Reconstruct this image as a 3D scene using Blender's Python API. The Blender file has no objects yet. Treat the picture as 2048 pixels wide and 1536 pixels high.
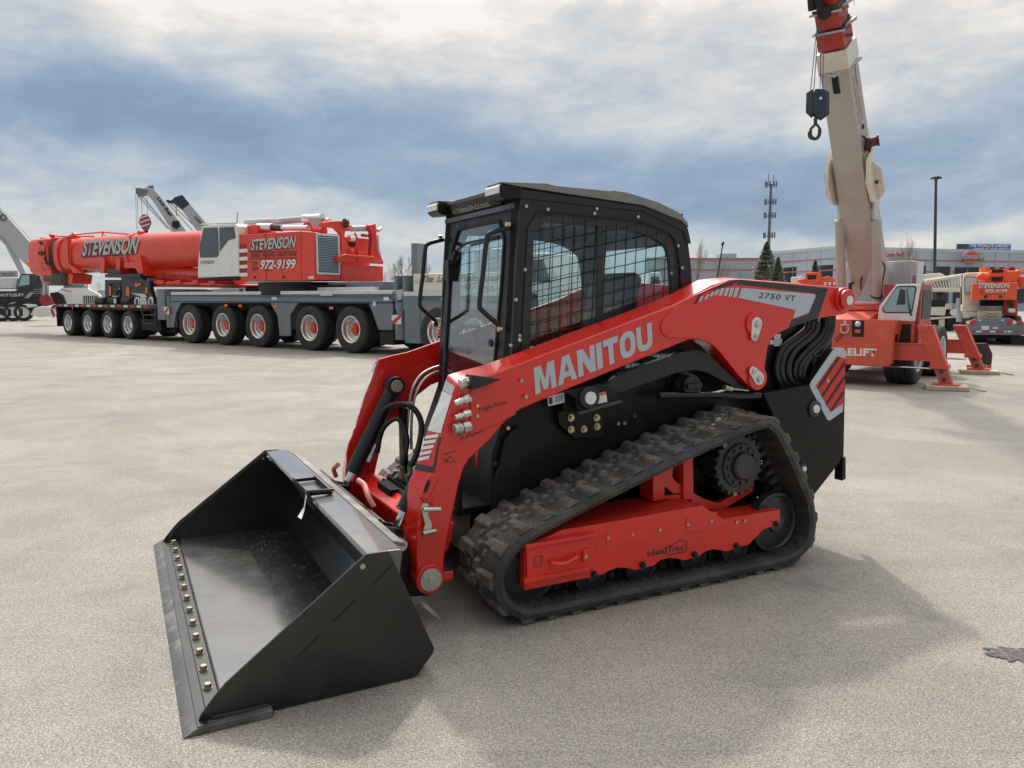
import bpy, bmesh, math, random
from mathutils import Vector, Matrix
R = math.radians
random.seed(7)
scene = bpy.context.scene
col = scene.collection
# ------------------------------------------------------------------ camera
CAMH, FPX, HZ = 1.50, 1540.0, 596.0
TH = math.atan((768 - HZ) / FPX)
cam_d = bpy.data.cameras.new('camera')
cam = bpy.data.objects.new('camera', cam_d); col.objects.link(cam)
cam.location = (0, 0, CAMH); cam.rotation_euler = (math.pi / 2 - TH, 0, 0)
cam_d.sensor_fit = 'HORIZONTAL'; cam_d.sensor_width = 36.0
cam_d.lens = 36.0 * FPX / 2048.0
cam_d.clip_start = 0.05; cam_d.clip_end = 3000
scene.camera = cam
scene.view_settings.view_transform = 'Standard'
scene.view_settings.look = 'None'
scene.view_settings.exposure = 0.32
scene.view_settings.gamma = 1.0
# ------------------------------------------------------------------ sun: high, behind the loader, veiled by thin cloud
SUN_EL, SUN_AZ = 49.0, -3.0            # azimuth measured from +Y towards +X
sd = bpy.data.lights.new('sun', 'SUN'); sun = bpy.data.objects.new('sun', sd); col.objects.link(sun)
sd.energy = 1.8; sd.angle = R(2.4); sd.color = (1.0, 0.93, 0.83)
sdir = Vector((math.sin(R(SUN_AZ)) * math.cos(R(SUN_EL)), math.cos(R(SUN_AZ)) * math.cos(R(SUN_EL)), math.sin(R(SUN_EL))))
sun.rotation_euler = sdir.to_track_quat('Z', 'Y').to_euler()
# ------------------------------------------------------------------ node helper
class NT:
    def __init__(s, tree): s.t = tree; s.n = tree.nodes; s.l = tree.links
    def new(s, typ, **kw):
        n = s.n.new(typ)
        for k, v in kw.items(): setattr(n, k, v)
        return n
    def set(s, sock, v):
        if hasattr(v, 'is_output') or hasattr(v, 'links'): s.l.new(v, sock)
        else: sock.default_value = v
    def math(s, op, a, b=0.0, c=None, clamp=False):
        n = s.new('ShaderNodeMath', operation=op, use_clamp=clamp)
        s.set(n.inputs[0], a); s.set(n.inputs[1], b)
        if c is not None: s.set(n.inputs[2], c)
        return n.outputs[0]
    def mix(s, f, a, b, mode='MIX'):
        n = s.new('ShaderNodeMix', data_type='RGBA', blend_type=mode)
        s.set(n.inputs[0], f); s.set(n.inputs[6], a); s.set(n.inputs[7], b)
        return n.outputs[2]
    def ramp(s, f, stops, interp='LINEAR'):
        n = s.new('ShaderNodeValToRGB'); n.color_ramp.interpolation = interp
        e = n.color_ramp.elements
        while len(e) < len(stops): e.new(0.5)
        for el, (p, c) in zip(e, stops): el.position = p; el.color = (c[0], c[1], c[2], 1)
        s.l.new(f, n.inputs[0]); return n.outputs[0]
    def noise(s, vec, scale, detail=4, rough=0.5, dist=0.0, out=0):
        n = s.new('ShaderNodeTexNoise'); n.inputs['Scale'].default_value = scale
        n.inputs['Detail'].default_value = detail; n.inputs['Roughness'].default_value = rough
        n.inputs['Distortion'].default_value = dist
        if vec is not None: s.l.new(vec, n.inputs['Vector'])
        return n.outputs[out]
    def mapr(s, f, a, b, c, d):
        n = s.new('ShaderNodeMapRange'); s.set(n.inputs[0], f)
        for i, v in enumerate((a, b, c, d)): n.inputs[i + 1].default_value = v
        return n.outputs[0]
# ------------------------------------------------------------------ sky (world): Nishita light under broken cloud
w = bpy.data.worlds.new('World'); scene.world = w; w.use_nodes = True
T = NT(w.node_tree); T.n.clear()
wo = T.new('ShaderNodeOutputWorld'); bg = T.new('ShaderNodeBackground'); T.l.new(bg.outputs[0], wo.inputs[0])
sky = T.new('ShaderNodeTexSky', sky_type='NISHITA'); sky.sun_disc = False
sky.sun_elevation = R(SUN_EL); sky.sun_rotation = R(SUN_AZ)
tc = T.new('ShaderNodeTexCoord'); D = tc.outputs['Generated']
sep = T.new('ShaderNodeSeparateXYZ'); T.l.new(D, sep.inputs[0])
X, Y, Z = sep.outputs
zc = T.math('MAXIMUM', Z, -0.02)
den = T.math('ADD', zc, 0.13)
cmb = T.new('ShaderNodeCombineXYZ'); T.l.new(T.math('DIVIDE', X, den), cmb.inputs[0]); T.l.new(T.math('DIVIDE', Y, den), cmb.inputs[1])
PV = cmb.outputs[0]
mpn = T.new('ShaderNodeMapping'); mpn.inputs['Scale'].default_value = (1.0, 1.0, 2.6); mpn.inputs['Rotation'].default_value = (0, R(-7), 0); T.l.new(D, mpn.inputs[0]); DS = mpn.outputs[0]
nz = T.noise(DS, 2.6, 8, 0.58, 0.25)
nz2 = T.noise(DS, 7.5, 7, 0.6, 0.35)
az = T.math('MULTIPLY', T.math('ARCTAN2', X, Y), 57.2958)
el = T.math('MULTIPLY', T.math('ARCSINE', Z), 57.2958)
nA = T.noise(DS, 3.0, 3, 0.5); nB = T.noise(D, 5.0, 5, 0.6, 0, 0)
az = T.math('ADD', az, T.mapr(nA, 0, 1, -7, 7))
nC = T.noise(DS, 4.0, 4, 0.5)
el2 = T.math('ADD', el, T.mapr(nC, 0, 1, -4.0, 4.0))
def blob(px, py, rx, ry, amt):
    a = math.degrees(math.atan((px - 1024) / FPX)); e = math.degrees(math.atan((768 - py) / FPX)) - math.degrees(TH)
    sa = rx / 26.9; se = ry / 26.9
    dx = T.math('DIVIDE', T.math('SUBTRACT', az, a), sa); dy = T.math('DIVIDE', T.math('SUBTRACT', el2, e), se)
    r2 = T.math('ADD', T.math('MULTIPLY', dx, dx), T.math('MULTIPLY', dy, dy))
    return T.math('MULTIPLY', T.math('EXPONENT', T.math('MULTIPLY', r2, -1.0)), amt)
BL = [(950, -20, 620, 110, .42), (160, -60, 520, 110, .22), (560, 40, 420, 90, .16), (650, 130, 330, 50, .16), (80, 110, 330, 110, .05),
      (250, 255, 500, 95, -.27), (720, 215, 360, 55, -.16), (820, 330, 420, 75, -.24), (300, 330, 480, 60, -.16), (1000, 400, 500, 55, -.15),
      (560, 400, 300, 26, .12), (760, 445, 200, 45, .18), (300, 430, 420, 35, .06), (60, 500, 400, 60, .12), (560, 480, 200, 40, .02),
      (1250, 265, 200, 45, .26), (1130, 225, 120, 30, .10), (1400, 400, 260, 80, -.27), (1900, 90, 420, 130, .34), (1560, 190, 160, 100, .16),
      (1780, 330, 420, 85, -.24), (1600, 260, 90, 60, .14), (1500, 150, 140, 60, -.12), (1780, 110, 110, 40, -.10), (1930, 478, 240, 22, .28), (1480, 500, 240, 30, .14), (1650, 430, 300, 40, -.14)]
acc = T.mapr(nz, 0.25, 0.75, 0.44, 0.66)
acc = T.math('ADD', acc, T.mapr(nz2, 0.3, 0.7, -0.15, 0.15))
for b in BL: acc = T.math('ADD', acc, blob(*b))
# wisps: fine ribs of cloud
wv = T.noise(DS, 24.0, 6, 0.6, 0.6)
acc = T.math('ADD', acc, T.mapr(wv, 0.35, 0.65, -0.045, 0.045))
accb = T.mapr(el, 20, 45, 0.0, 0.35)
acc = T.math('ADD', acc, accb)
cc = T.ramp(acc, [(0.0, (.165, .235, .345)), (0.25, (.225, .305, .41)), (0.48, (.335, .40, .475)), (0.66, (.475, .495, .51)), (0.82, (.61, .59, .56)), (1.0, (.80, .75, .69))])
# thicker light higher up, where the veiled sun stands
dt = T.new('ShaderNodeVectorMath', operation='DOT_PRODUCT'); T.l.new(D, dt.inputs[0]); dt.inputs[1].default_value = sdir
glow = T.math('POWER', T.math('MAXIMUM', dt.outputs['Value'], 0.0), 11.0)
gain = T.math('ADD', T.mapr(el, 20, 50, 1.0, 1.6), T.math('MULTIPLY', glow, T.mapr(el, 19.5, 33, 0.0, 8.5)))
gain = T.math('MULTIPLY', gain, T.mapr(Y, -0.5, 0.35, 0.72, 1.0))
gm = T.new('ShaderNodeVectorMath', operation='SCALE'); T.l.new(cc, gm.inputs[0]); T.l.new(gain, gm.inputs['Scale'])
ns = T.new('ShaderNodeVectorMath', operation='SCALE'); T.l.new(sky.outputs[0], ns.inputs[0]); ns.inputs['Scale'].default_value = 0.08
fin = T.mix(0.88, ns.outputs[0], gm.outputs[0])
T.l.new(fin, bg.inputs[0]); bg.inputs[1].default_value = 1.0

# ------------------------------------------------------------------ materials
def new_mat(name):
    m = bpy.data.materials.new(name); m.use_nodes = True
    t = NT(m.node_tree); b = t.n['Principled BSDF']; return m, t, b
def mat(name, c, rough=0.5, metal=0.0, coat=0.0, var=0.0, vscale=3.0, dirt=None, damt=0.0, dscale=6.0, bump=0.0, bscale=60.0, spec=0.5, rvar=0.12):
    m, t, b = new_mat(name)
    tcn = t.new('ShaderNodeTexCoord'); O = tcn.outputs['Object']
    base = (c[0], c[1], c[2], 1)
    colr = base
    if var > 0:
        n = t.noise(O, vscale, 5, 0.6)
        lo = tuple(max(0, x * (1 - var)) for x in c) + (1,); hi = tuple(min(1, x * (1 + var)) for x in c) + (1,)
        colr = t.mix(t.mapr(n, 0.3, 0.7, 0, 1), lo, hi)
    if dirt is not None:
        n = t.noise(O, dscale, 8, 0.7)
        f = t.math('MULTIPLY', t.mapr(n, 0.5, 0.72, 0, 1), damt)
        colr = t.mix(f, colr, (dirt[0], dirt[1], dirt[2], 1))
    t.set(b.inputs['Base Color'], colr)
    n2 = t.noise(O, vscale * 2.3 + 1, 6, 0.65)
    t.set(b.inputs['Roughness'], t.mapr(n2, 0.3, 0.7, max(0.02, rough - rvar), min(1, rough + rvar)))
    b.inputs['Metallic'].default_value = metal
    b.inputs['Specular IOR Level'].default_value = spec
    if coat > 0: b.inputs['Coat Weight'].default_value = coat; b.inputs['Coat Roughness'].default_value = 0.06
    if bump > 0:
        bn = t.new('ShaderNodeBump'); bn.inputs['Strength'].default_value = bump; bn.inputs['Distance'].default_value = 0.01
        t.l.new(t.noise(O, bscale, 6, 0.6), bn.inputs['Height']); t.l.new(bn.outputs[0], b.inputs['Normal'])
    return m
RED = mat('glossy_red_paint', (.68, .015, .008), .30, coat=.65, var=.05, bump=.03, bscale=9, rvar=.05)
REDT = mat('red_track_frame_paint', (.72, .028, .016), .42, coat=.25, var=.06, dirt=(.30, .18, .13), damt=.18, dscale=14, bump=.05, bscale=40)
BLK = mat('black_body_paint', (.008, .0075, .007), .42, coat=.06, var=.2, dirt=(.03, .027, .024), damt=.3, dscale=4, rvar=.1, spec=.25)
BLK2 = mat('black_satin_paint', (.014, .015, .017), .42, coat=.12, var=.2, vscale=2, spec=.4)
BKT = mat('bucket_black_paint', (.009, .009, .009), .34, coat=.3, var=.2, dirt=(.06, .055, .05), damt=.25, dscale=5, bump=.04, bscale=8, rvar=.08)
STEEL = mat('zinc_steel', (.55, .55, .52), .32, metal=.9, var=.1, vscale=20)
CHROME = mat('chrome_rod', (.75, .76, .78), .12, metal=1.0)
BRASS = mat('plated_bolt', (.55, .50, .32), .35, metal=.9, var=.2, vscale=40)
SILV = mat('silver_decal', (.46, .52, .58), .45, metal=.0, var=.02)
SILVB = mat('pale_decal', (.72, .74, .76), .45)
DKG = mat('dark_grey_decal', (.035, .036, .038), .5)
DGREY = mat('dark_grey_plastic', (.045, .047, .05), .55, var=.2)
ROOFG = mat('grey_roof_plastic', (.20, .205, .20), .6, var=.1, bump=.1, bscale=80)
HOSE = mat('hose_rubber', (.010, .010, .011), .45, var=.3, vscale=30)
WHT = mat('white_truck_paint', (.78, .78, .76), .35, coat=.3, var=.05, dirt=(.35, .30, .25), damt=.12, dscale=2)
CREAM = mat('cream_paint', (.72, .67, .57), .42, coat=.2, var=.06, dirt=(.30, .25, .20), damt=.25, dscale=2.5)
TAN = mat('weathered_boom_paint', (.45, .42, .375), .55, var=.10, vscale=1.2, dirt=(.35, .22, .17), damt=.35, dscale=1.5)
GREYP = mat('grey_carrier_paint', (.155, .18, .205), .42, coat=.2, var=.08, dirt=(.25, .22, .19), damt=.2, dscale=2)
LGREY = mat('light_grey_paint', (.42, .44, .47), .45, coat=.1, var=.08, dirt=(.25, .24, .22), damt=.2, dscale=2)
CRED = mat('crane_red_paint', (.74, .048, .022), .44, coat=.12, var=.10, vscale=1.0, dirt=(.45, .12, .08), damt=.35, dscale=2.2)
FRED = mat('faded_red_paint', (.66, .085, .045), .5, coat=.1, var=.09, vscale=2, dirt=(.58, .25, .18), damt=.4, dscale=5)
ORNG = mat('orange_red_paint', (.82, .095, .025), .42, coat=.2, var=.06, dirt=(.4, .15, .1), damt=.2, dscale=3)
ALU = mat('polished_aluminium', (.78, .77, .75), .25, metal=.85, var=.08, vscale=15)
MIDG = mat('worn_aluminium_trim', (.62, .64, .65), .5, metal=.2, var=.1)
WOOD = mat('timber_pad', (.50, .42, .31), .8, var=.2, vscale=6, dirt=(.2, .16, .12), damt=.4, dscale=12, bump=.2)
ROPE = mat('rope_yellow', (.55, .45, .22), .8)
TYRE = mat('tyre_rubber', (.030, .029, .029), .75, var=.25, vscale=5, dirt=(.10, .092, .082), damt=.45, dscale=6, bump=.1, bscale=50)
DARK = mat('dark_underbody', (.012, .012, .013), .7, var=.3)
NAVY = mat('navy_block_paint', (.02, .035, .075), .45, var=.2)
AMBER = mat('amber_lens', (.85, .20, .02), .3)
LENSR = mat('red_lens', (.45, .01, .015), .25, coat=.5)
LENSW = mat('clear_lens', (.72, .73, .72), .2, coat=.6)
WIRE = mat('steel_cable', (.10, .10, .11), .5, metal=.5)
YEL = mat('yellow_hose', (.6, .5, .05), .5)
STK = mat('sticker_white', (.7, .72, .74), .5)
STKR = mat('sticker_orange_band', (.65, .16, .06), .5)
STKB = mat('sticker_pale_blue', (.45, .58, .72), .5)
SEATM = mat('seat_vinyl', (.03, .032, .036), .5, var=.2)
INTM = mat('cab_interior_grey', (.12, .14, .165), .7, var=.1)
def glass(name, tint, alpha, rough=0.02, refl=1.0):
    m, t, b = new_mat(name); t.n.remove(b); out = t.n['Material Output']
    tr = t.new('ShaderNodeBsdfTransparent'); tr.inputs[0].default_value = tint + (1,)
    gl = t.new('ShaderNodeBsdfGlossy'); gl.inputs['Roughness'].default_value = rough; gl.inputs[0].default_value = (1, 1, 1, 1)
    lw_ = t.new('ShaderNodeLayerWeight'); lw_.inputs[0].default_value = .5
    fr_ = t.math('ADD', t.math('MULTIPLY', t.math('POWER', lw_.outputs['Facing'], 4.5), .9), .035)
    f = t.math('ADD', t.math('MULTIPLY', fr_, refl), alpha, clamp=True)
    mx = t.new('ShaderNodeMixShader'); t.l.new(f, mx.inputs[0]); t.l.new(tr.outputs[0], mx.inputs[1]); t.l.new(gl.outputs[0], mx.inputs[2])
    t.l.new(mx.outputs[0], out.inputs[0]); return m
GLS = glass('cab_side_glass', (.86, .93, .94), .02)
GLD = glass('door_glass', (.84, .92, .93), .03, refl=1.1)
GLT = mat('dark_window_glass', (.03, .045, .055), .08, coat=.5, rvar=.03)
GLB = mat('bright_window_glass', (.28, .42, .46), .12, coat=.5, rvar=.04)

def rubber_mat():
    m, t, b = new_mat('track_rubber')
    O = t.new('ShaderNodeTexCoord').outputs['Object']
    n = t.noise(O, 7, 8, .7); g = t.noise(O, 190, 3, .6)
    c = t.mix(t.mapr(n, .42, .68, 0, .8), (.030, .029, .028, 1), (.085, .080, .073, 1))
    c = t.mix(t.math('MULTIPLY', t.mapr(g, .56, .70, 0, 1), t.mapr(n, .40, .60, 0.1, .7)), c, (.24, .225, .20, 1))
    t.set(b.inputs['Base Color'], c); b.inputs['Roughness'].default_value = .68
    bn = t.new('ShaderNodeBump'); bn.inputs['Strength'].default_value = .35; bn.inputs['Distance'].default_value = .006
    t.l.new(t.noise(O, 90, 5, .7), bn.inputs['Height']); t.l.new(bn.outputs[0], b.inputs['Normal'])
    return m
RUB = rubber_mat()
RUBT = rubber_mat(); RUBT.name = 'dusty_tread_rubber'
for nd in RUBT.node_tree.nodes:
    if nd.type == 'MIX' and nd.data_type == 'RGBA':
        for k in (6, 7):
            if not nd.inputs[k].is_linked: c_ = nd.inputs[k].default_value; nd.inputs[k].default_value = (min(.3, c_[0] * 2.2), min(.3, c_[1] * 2.2), min(.28, c_[2] * 2.2), 1)
def floor_mat():
    m, t, b = new_mat('bucket_floor_worn')
    O = t.new('ShaderNodeTexCoord').outputs['Object']
    n = t.noise(O, 5, 8, .7); s = t.noise(O, 95, 2, .5); st = t.new('ShaderNodeTexVoronoi'); st.inputs['Scale'].default_value = 70; t.l.new(O, st.inputs['Vector'])
    sp = t.new('ShaderNodeSeparateXYZ'); t.l.new(O, sp.inputs[0])
    wet_refl = t.mapr(t.math('ADD', t.math('ADD', sp.outputs[0], t.math('MULTIPLY', sp.outputs[1], .28)), t.math('MULTIPLY', n, .45)), .69, .82, 0, 1)
    c = t.mix(t.mapr(n, .4, .7, 0, 1), (.045, .045, .046, 1), (.085, .085, .084, 1))  # worn grey, lifted to hold some of the sky highlight
    c = t.mix(wet_refl, c, (.014, .014, .014, 1))  # wet rear zone; dark reflection of the back wall painted in with it
    spk = t.math('MULTIPLY', t.mapr(s, .60, .68, 0, 1), t.mapr(t.noise(O, 6, 6, .8), .44, .60, 0, 1))
    c = t.mix(t.math('MULTIPLY', spk, wet_refl), c, (.42, .39, .33, 1))
    t.set(b.inputs['Base Color'], c)
    drop = t.mapr(st.outputs['Distance'], .08, .16, -.12, 0)
    r = t.math('ADD', t.mapr(n, .35, .7, .16, .26), t.math('MULTIPLY', wet_refl, .10)); t.set(b.inputs['Roughness'], t.math('ADD', r, drop, clamp=True))
    b.inputs['Coat Weight'].default_value = 1; b.inputs['Coat Roughness'].default_value = .16
    bn = t.new('ShaderNodeBump'); bn.inputs['Strength'].default_value = .12; bn.inputs['Distance'].default_value = .01
    t.l.new(t.noise(O, 14, 6, .6), bn.inputs['Height']); t.l.new(bn.outputs[0], b.inputs['Normal'])
    return m
FLOORM = floor_mat()
def asphalt():
    m, t, b = new_mat('asphalt_lot')
    O = t.new('ShaderNodeTexCoord').outputs['Object']
    big = t.noise(O, .16, 6, .6, .6); mid = t.noise(O, 1.1, 8, .68, .8)
    mp = t.new('ShaderNodeMapping'); mp.inputs['Scale'].default_value = (.35, 2.4, 1); mp.inputs['Rotation'].default_value = (0, 0, R(14)); t.l.new(O, mp.inputs[0])
    strk = t.noise(mp.outputs[0], .9, 7, .62, 1.2)
    v = t.new('ShaderNodeTexVoronoi'); v.inputs['Scale'].default_value = 190; t.l.new(O, v.inputs['Vector'])
    g2 = t.noise(O, 130, 4, .8); g3 = t.noise(O, 260, 2, .5)
    base = t.mix(t.mapr(big, .35, .65, 0, 1), (.290, .277, .256, 1), (.355, .336, .305, 1))
    base = t.mix(t.mapr(mid, .44, .70, 0, .60), base, (.205, .198, .188, 1))
    patch = t.noise(O, .42, 3, .5, 1.5); base = t.mix(t.mapr(patch, .53, .60, 0, .34), base, (.20, .195, .185, 1))
    mp3 = t.new('ShaderNodeMapping'); mp3.inputs['Scale'].default_value = (.15, 5.5, 1); mp3.inputs['Rotation'].default_value = (0, 0, R(-28)); t.l.new(O, mp3.inputs[0])
    scf = t.noise(mp3.outputs[0], 2.2, 5, .6, .5); base = t.mix(t.math('MULTIPLY', t.mapr(scf, .60, .68, 0, .35), t.mapr(mid, .4, .6, 0, 1)), base, (.16, .155, .15, 1))
    base = t.mix(t.mapr(strk, .52, .72, 0, .30), base, (.215, .20, .18, 1))
    base = t.mix(t.mapr(strk, .25, .42, .25, 0), base, (.44, .405, .35, 1))
    vc = t.new('ShaderNodeSeparateColor'); t.l.new(v.outputs['Color'], vc.inputs[0])
    agg = t.ramp(vc.outputs[0], [(0, (.42, .42, .43)), (.3, (.80, .80, .79)), (.65, (1.02, 1.02, 1.0)), (1, (1.55, 1.50, 1.42))])
    base = t.mix(.60, base, agg, 'MULTIPLY')
    f = t.mapr(g2, .38, .62, .58, 1.36); k = t.new('ShaderNodeVectorMath', operation='SCALE'); t.l.new(base, k.inputs[0]); t.l.new(f, k.inputs['Scale'])
    st_ = t.noise(O, .85, 6, .72, .4); k2 = t.mix(t.math('MULTIPLY', t.mapr(st_, .60, .70, 0, .42), 1.0), k.outputs[0], (.115, .11, .105, 1))
    # scattered oil drips
    v2 = t.new('ShaderNodeTexVoronoi'); v2.inputs['Scale'].default_value = .9; t.l.new(O, v2.inputs['Vector'])
    dots = t.math('MULTIPLY', t.mapr(v2.outputs['Distance'], .035, .06, 1, 0), t.mapr(mid, .50, .58, 0, .7))
    fin = t.mix(dots, k2, (.07, .065, .06, 1))
    t.set(b.inputs['Base Color'], fin); b.inputs['Roughness'].default_value = .86; b.inputs['Specular IOR Level'].default_value = .3
    bn = t.new('ShaderNodeBump'); bn.inputs['Strength'].default_value = .55; bn.inputs['Distance'].default_value = .006
    hh = t.math('ADD', t.math('MULTIPLY', v.outputs['Distance'], .7), t.math('MULTIPLY', g3, .5)); t.l.new(hh, bn.inputs['Height']); t.l.new(bn.outputs[0], b.inputs['Normal'])
    return m
ASPH = asphalt()
def leafmat(name, a, c):
    m, t, b = new_mat(name); O = t.new('ShaderNodeTexCoord').outputs['Object']
    t.set(b.inputs['Base Color'], t.mix(t.mapr(t.noise(O, 1.6, 4, .7), .35, .65, 0, 1), a + (1,), c + (1,))); b.inputs['Roughness'].default_value = .7
    return m
SPRUCE = leafmat('spruce_needles', (.12, .15, .11), (.26, .29, .22))
BARK = mat('bare_bark', (.26, .21, .17), .9, var=.2)

# ------------------------------------------------------------------ frames: a vehicle's own axes; P() measures a photo point on one of its planes
def ray(px, py):
    x = (px - 1024) / FPX; v = (768 - py) / FPX
    return (x, math.cos(TH) + v * math.sin(TH), -math.sin(TH) + v * math.cos(TH))
def ground(px, py, z=0.0):
    d = ray(px, py); t = (z - CAMH) / d[2]; return (d[0] * t, d[1] * t)
class Frame:
    def __init__(s, O, psi):
        s.O = O; a = R(psi); s.psi = a; s.X = (math.cos(a), math.sin(a)); s.Y = (-math.sin(a), math.cos(a))
    def P(s, px, py, y):
        d = ray(px, py); t = (y + s.O[0] * s.Y[0] + s.O[1] * s.Y[1]) / (d[0] * s.Y[0] + d[1] * s.Y[1])
        return ((d[0] * t - s.O[0]) * s.X[0] + (d[1] * t - s.O[1]) * s.X[1], CAMH + d[2] * t)
    def PX(s, px, py, x):
        d = ray(px, py); t = (x + s.O[0] * s.X[0] + s.O[1] * s.X[1]) / (d[0] * s.X[0] + d[1] * s.X[1])
        return ((d[0] * t - s.O[0]) * s.Y[0] + (d[1] * t - s.O[1]) * s.Y[1], CAMH + d[2] * t)
    def L(s, pts, y): return [s.P(a, b, y) for a, b in pts]
    def LX(s, pts, x): return [s.PX(a, b, x) for a, b in pts]
    def V(s, px, py, y): a = s.P(px, py, y); return (a[0], y, a[1])
    def VX(s, px, py, x): a = s.PX(px, py, x); return (x, a[0], a[1])
    def G(s, px, py):
        g = ground(px, py); q = (g[0] - s.O[0], g[1] - s.O[1])
        return (q[0] * s.X[0] + q[1] * s.X[1], q[0] * s.Y[0] + q[1] * s.Y[1])
# ------------------------------------------------------------------ mesh builder
class MB:
    def __init__(s, my=1): s.b = bmesh.new(); s.my = my
    def v(s, p): return s.b.verts.new((p[0], p[1] * s.my, p[2]))
    def face(s, pts):
        try: return s.b.faces.new([s.v(p) for p in pts])
        except ValueError: pass
    def hull8(s, a, c):
        n = len(a); va = [s.v(p) for p in a]; vc = [s.v(p) for p in c]
        s.b.faces.new(va); s.b.faces.new(vc[::-1])
        for i in range(n): s.b.faces.new((va[i], vc[i], vc[(i + 1) % n], va[(i + 1) % n]))
        return s
    def box(s, x0, x1, y0, y1, z0, z1):
        return s.hull8([(x0, y0, z0), (x1, y0, z0), (x1, y1, z0), (x0, y1, z0)], [(x0, y0, z1), (x1, y0, z1), (x1, y1, z1), (x0, y1, z1)])
    def prism(s, poly, y0, y1): return s.hull8([(x, y0, z) for x, z in poly], [(x, y1, z) for x, z in poly])
    def loft(s, pa, ya, pb, yb): return s.hull8([(x, ya, z) for x, z in pa], [(x, yb, z) for x, z in pb])
    def prismx(s, poly, x0, x1): return s.hull8([(x0, y, z) for y, z in poly], [(x1, y, z) for y, z in poly])
    def prismz(s, poly, z0, z1): return s.hull8([(x, y, z0) for x, y in poly], [(x, y, z1) for x, y in poly])
    def ring(s, out, inn, y0, y1):
        n = len(out); A = [s.v((x, y0, z)) for x, z in out]; B = [s.v((x, y0, z)) for x, z in inn]
        C = [s.v((x, y1, z)) for x, z in out]; E = [s.v((x, y1, z)) for x, z in inn]
        for i in range(n):
            j = (i + 1) % n
            s.b.faces.new((A[i], A[j], B[j], B[i])); s.b.faces.new((C[i], E[i], E[j], C[j]))
            s.b.faces.new((A[i], C[i], C[j], A[j])); s.b.faces.new((B[i], B[j], E[j], E[i]))
        return s
    def ringx(s, out, inn, x0, x1, tilt=0.0, zr=0.0):
        n = len(out); f = lambda x, p: (x + (p[1] - zr) * tilt, p[0], p[1])
        A = [s.v(f(x0, p)) for p in out]; B = [s.v(f(x0, p)) for p in inn]; C = [s.v(f(x1, p)) for p in out]; E = [s.v(f(x1, p)) for p in inn]
        for i in range(n):
            j = (i + 1) % n
            s.b.faces.new((A[i], A[j], B[j], B[i])); s.b.faces.new((C[i], E[i], E[j], C[j]))
            s.b.faces.new((A[i], C[i], C[j], A[j])); s.b.faces.new((B[i], B[j], E[j], E[i]))
        return s
    def beam(s, p, q, wd, ht, up=(0, 0, 1)):
        p = Vector(p); q = Vector(q); d = (q - p).normalized(); u = Vector(up)
        if abs(d.dot(u)) > .98: u = Vector((1, 0, 0))
        l = d.cross(u).normalized() * wd / 2; t = l.cross(d).normalized() * ht / 2
        return s.hull8([p - l - t, p + l - t, p + l + t, p - l + t], [q - l - t, q + l - t, q + l + t, q - l + t])
    def tube(s, pts, r, n=10, cap=True):
        pts = [Vector(p) for p in pts]; rs = r if isinstance(r, (list, tuple)) else [r] * len(pts)
        rings = []; prev = None
        for i, p in enumerate(pts):
            d = (pts[min(i + 1, len(pts) - 1)] - pts[max(i - 1, 0)]).normalized()
            if prev is None: u = d.orthogonal().normalized()
            else:
                u = prev - d * prev.dot(d)
                u = u.normalized() if u.length > 1e-6 else d.orthogonal().normalized()
            prev = u; vv = d.cross(u)
            rings.append([s.v(p + (u * math.cos(a) + vv * math.sin(a)) * rs[i]) for a in [2 * math.pi * k / n for k in range(n)]])
        for a, b in zip(rings, rings[1:]):
            for k in range(n): s.b.faces.new((a[k], a[(k + 1) % n], b[(k + 1) % n], b[k]))
        if cap: s.b.faces.new(rings[0][::-1]); s.b.faces.new(rings[-1])
        return s
    def cyl(s, p, q, r, r2=None, n=24): return s.tube([p, q], [r, r if r2 is None else r2], n)
    def lathe(s, prof, o, axis, n=32):
        o = Vector(o); a = Vector(axis).normalized(); u = a.orthogonal().normalized(); v = a.cross(u); rings = []
        for r, t in prof:
            rings.append([s.v(o + a * t + (u * math.cos(2 * math.pi * k / n) + v * math.sin(2 * math.pi * k / n)) * max(r, 1e-4)) for k in range(n)])
        for A, B in zip(rings, rings[1:]):
            for k in range(n): s.b.faces.new((A[k], A[(k + 1) % n], B[(k + 1) % n], B[k]))
        return s
    def ball(s, c, r, n=10):
        return s.lathe([(r * math.sin(math.pi * i / n), -r * math.cos(math.pi * i / n)) for i in range(n + 1)], c, (0, 0, 1), n * 2)
    def build(s, name, m, parent=None, bevel=0.0, smooth=35, seg=2, recalc=True, solid=0):
        if recalc: bmesh.ops.recalc_face_normals(s.b, faces=s.b.faces[:])
        me = bpy.data.meshes.new(name); s.b.to_mesh(me); s.b.free()
        for mm in (m if isinstance(m, (list, tuple)) else [m]): me.materials.append(mm)
        if smooth:
            me.polygons.foreach_set('use_smooth', [True] * len(me.polygons)); me.set_sharp_from_angle(angle=R(smooth))
        o = bpy.data.objects.new(name, me); col.objects.link(o); o.parent = parent
        if solid: sm = o.modifiers.new('thick', 'SOLIDIFY'); sm.thickness = solid
        if bevel:
            bv = o.modifiers.new('bevel', 'BEVEL'); bv.width = bevel; bv.segments = seg; bv.limit_method = 'ANGLE'; bv.angle_limit = R(40); bv.harden_normals = True
        return o
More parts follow.
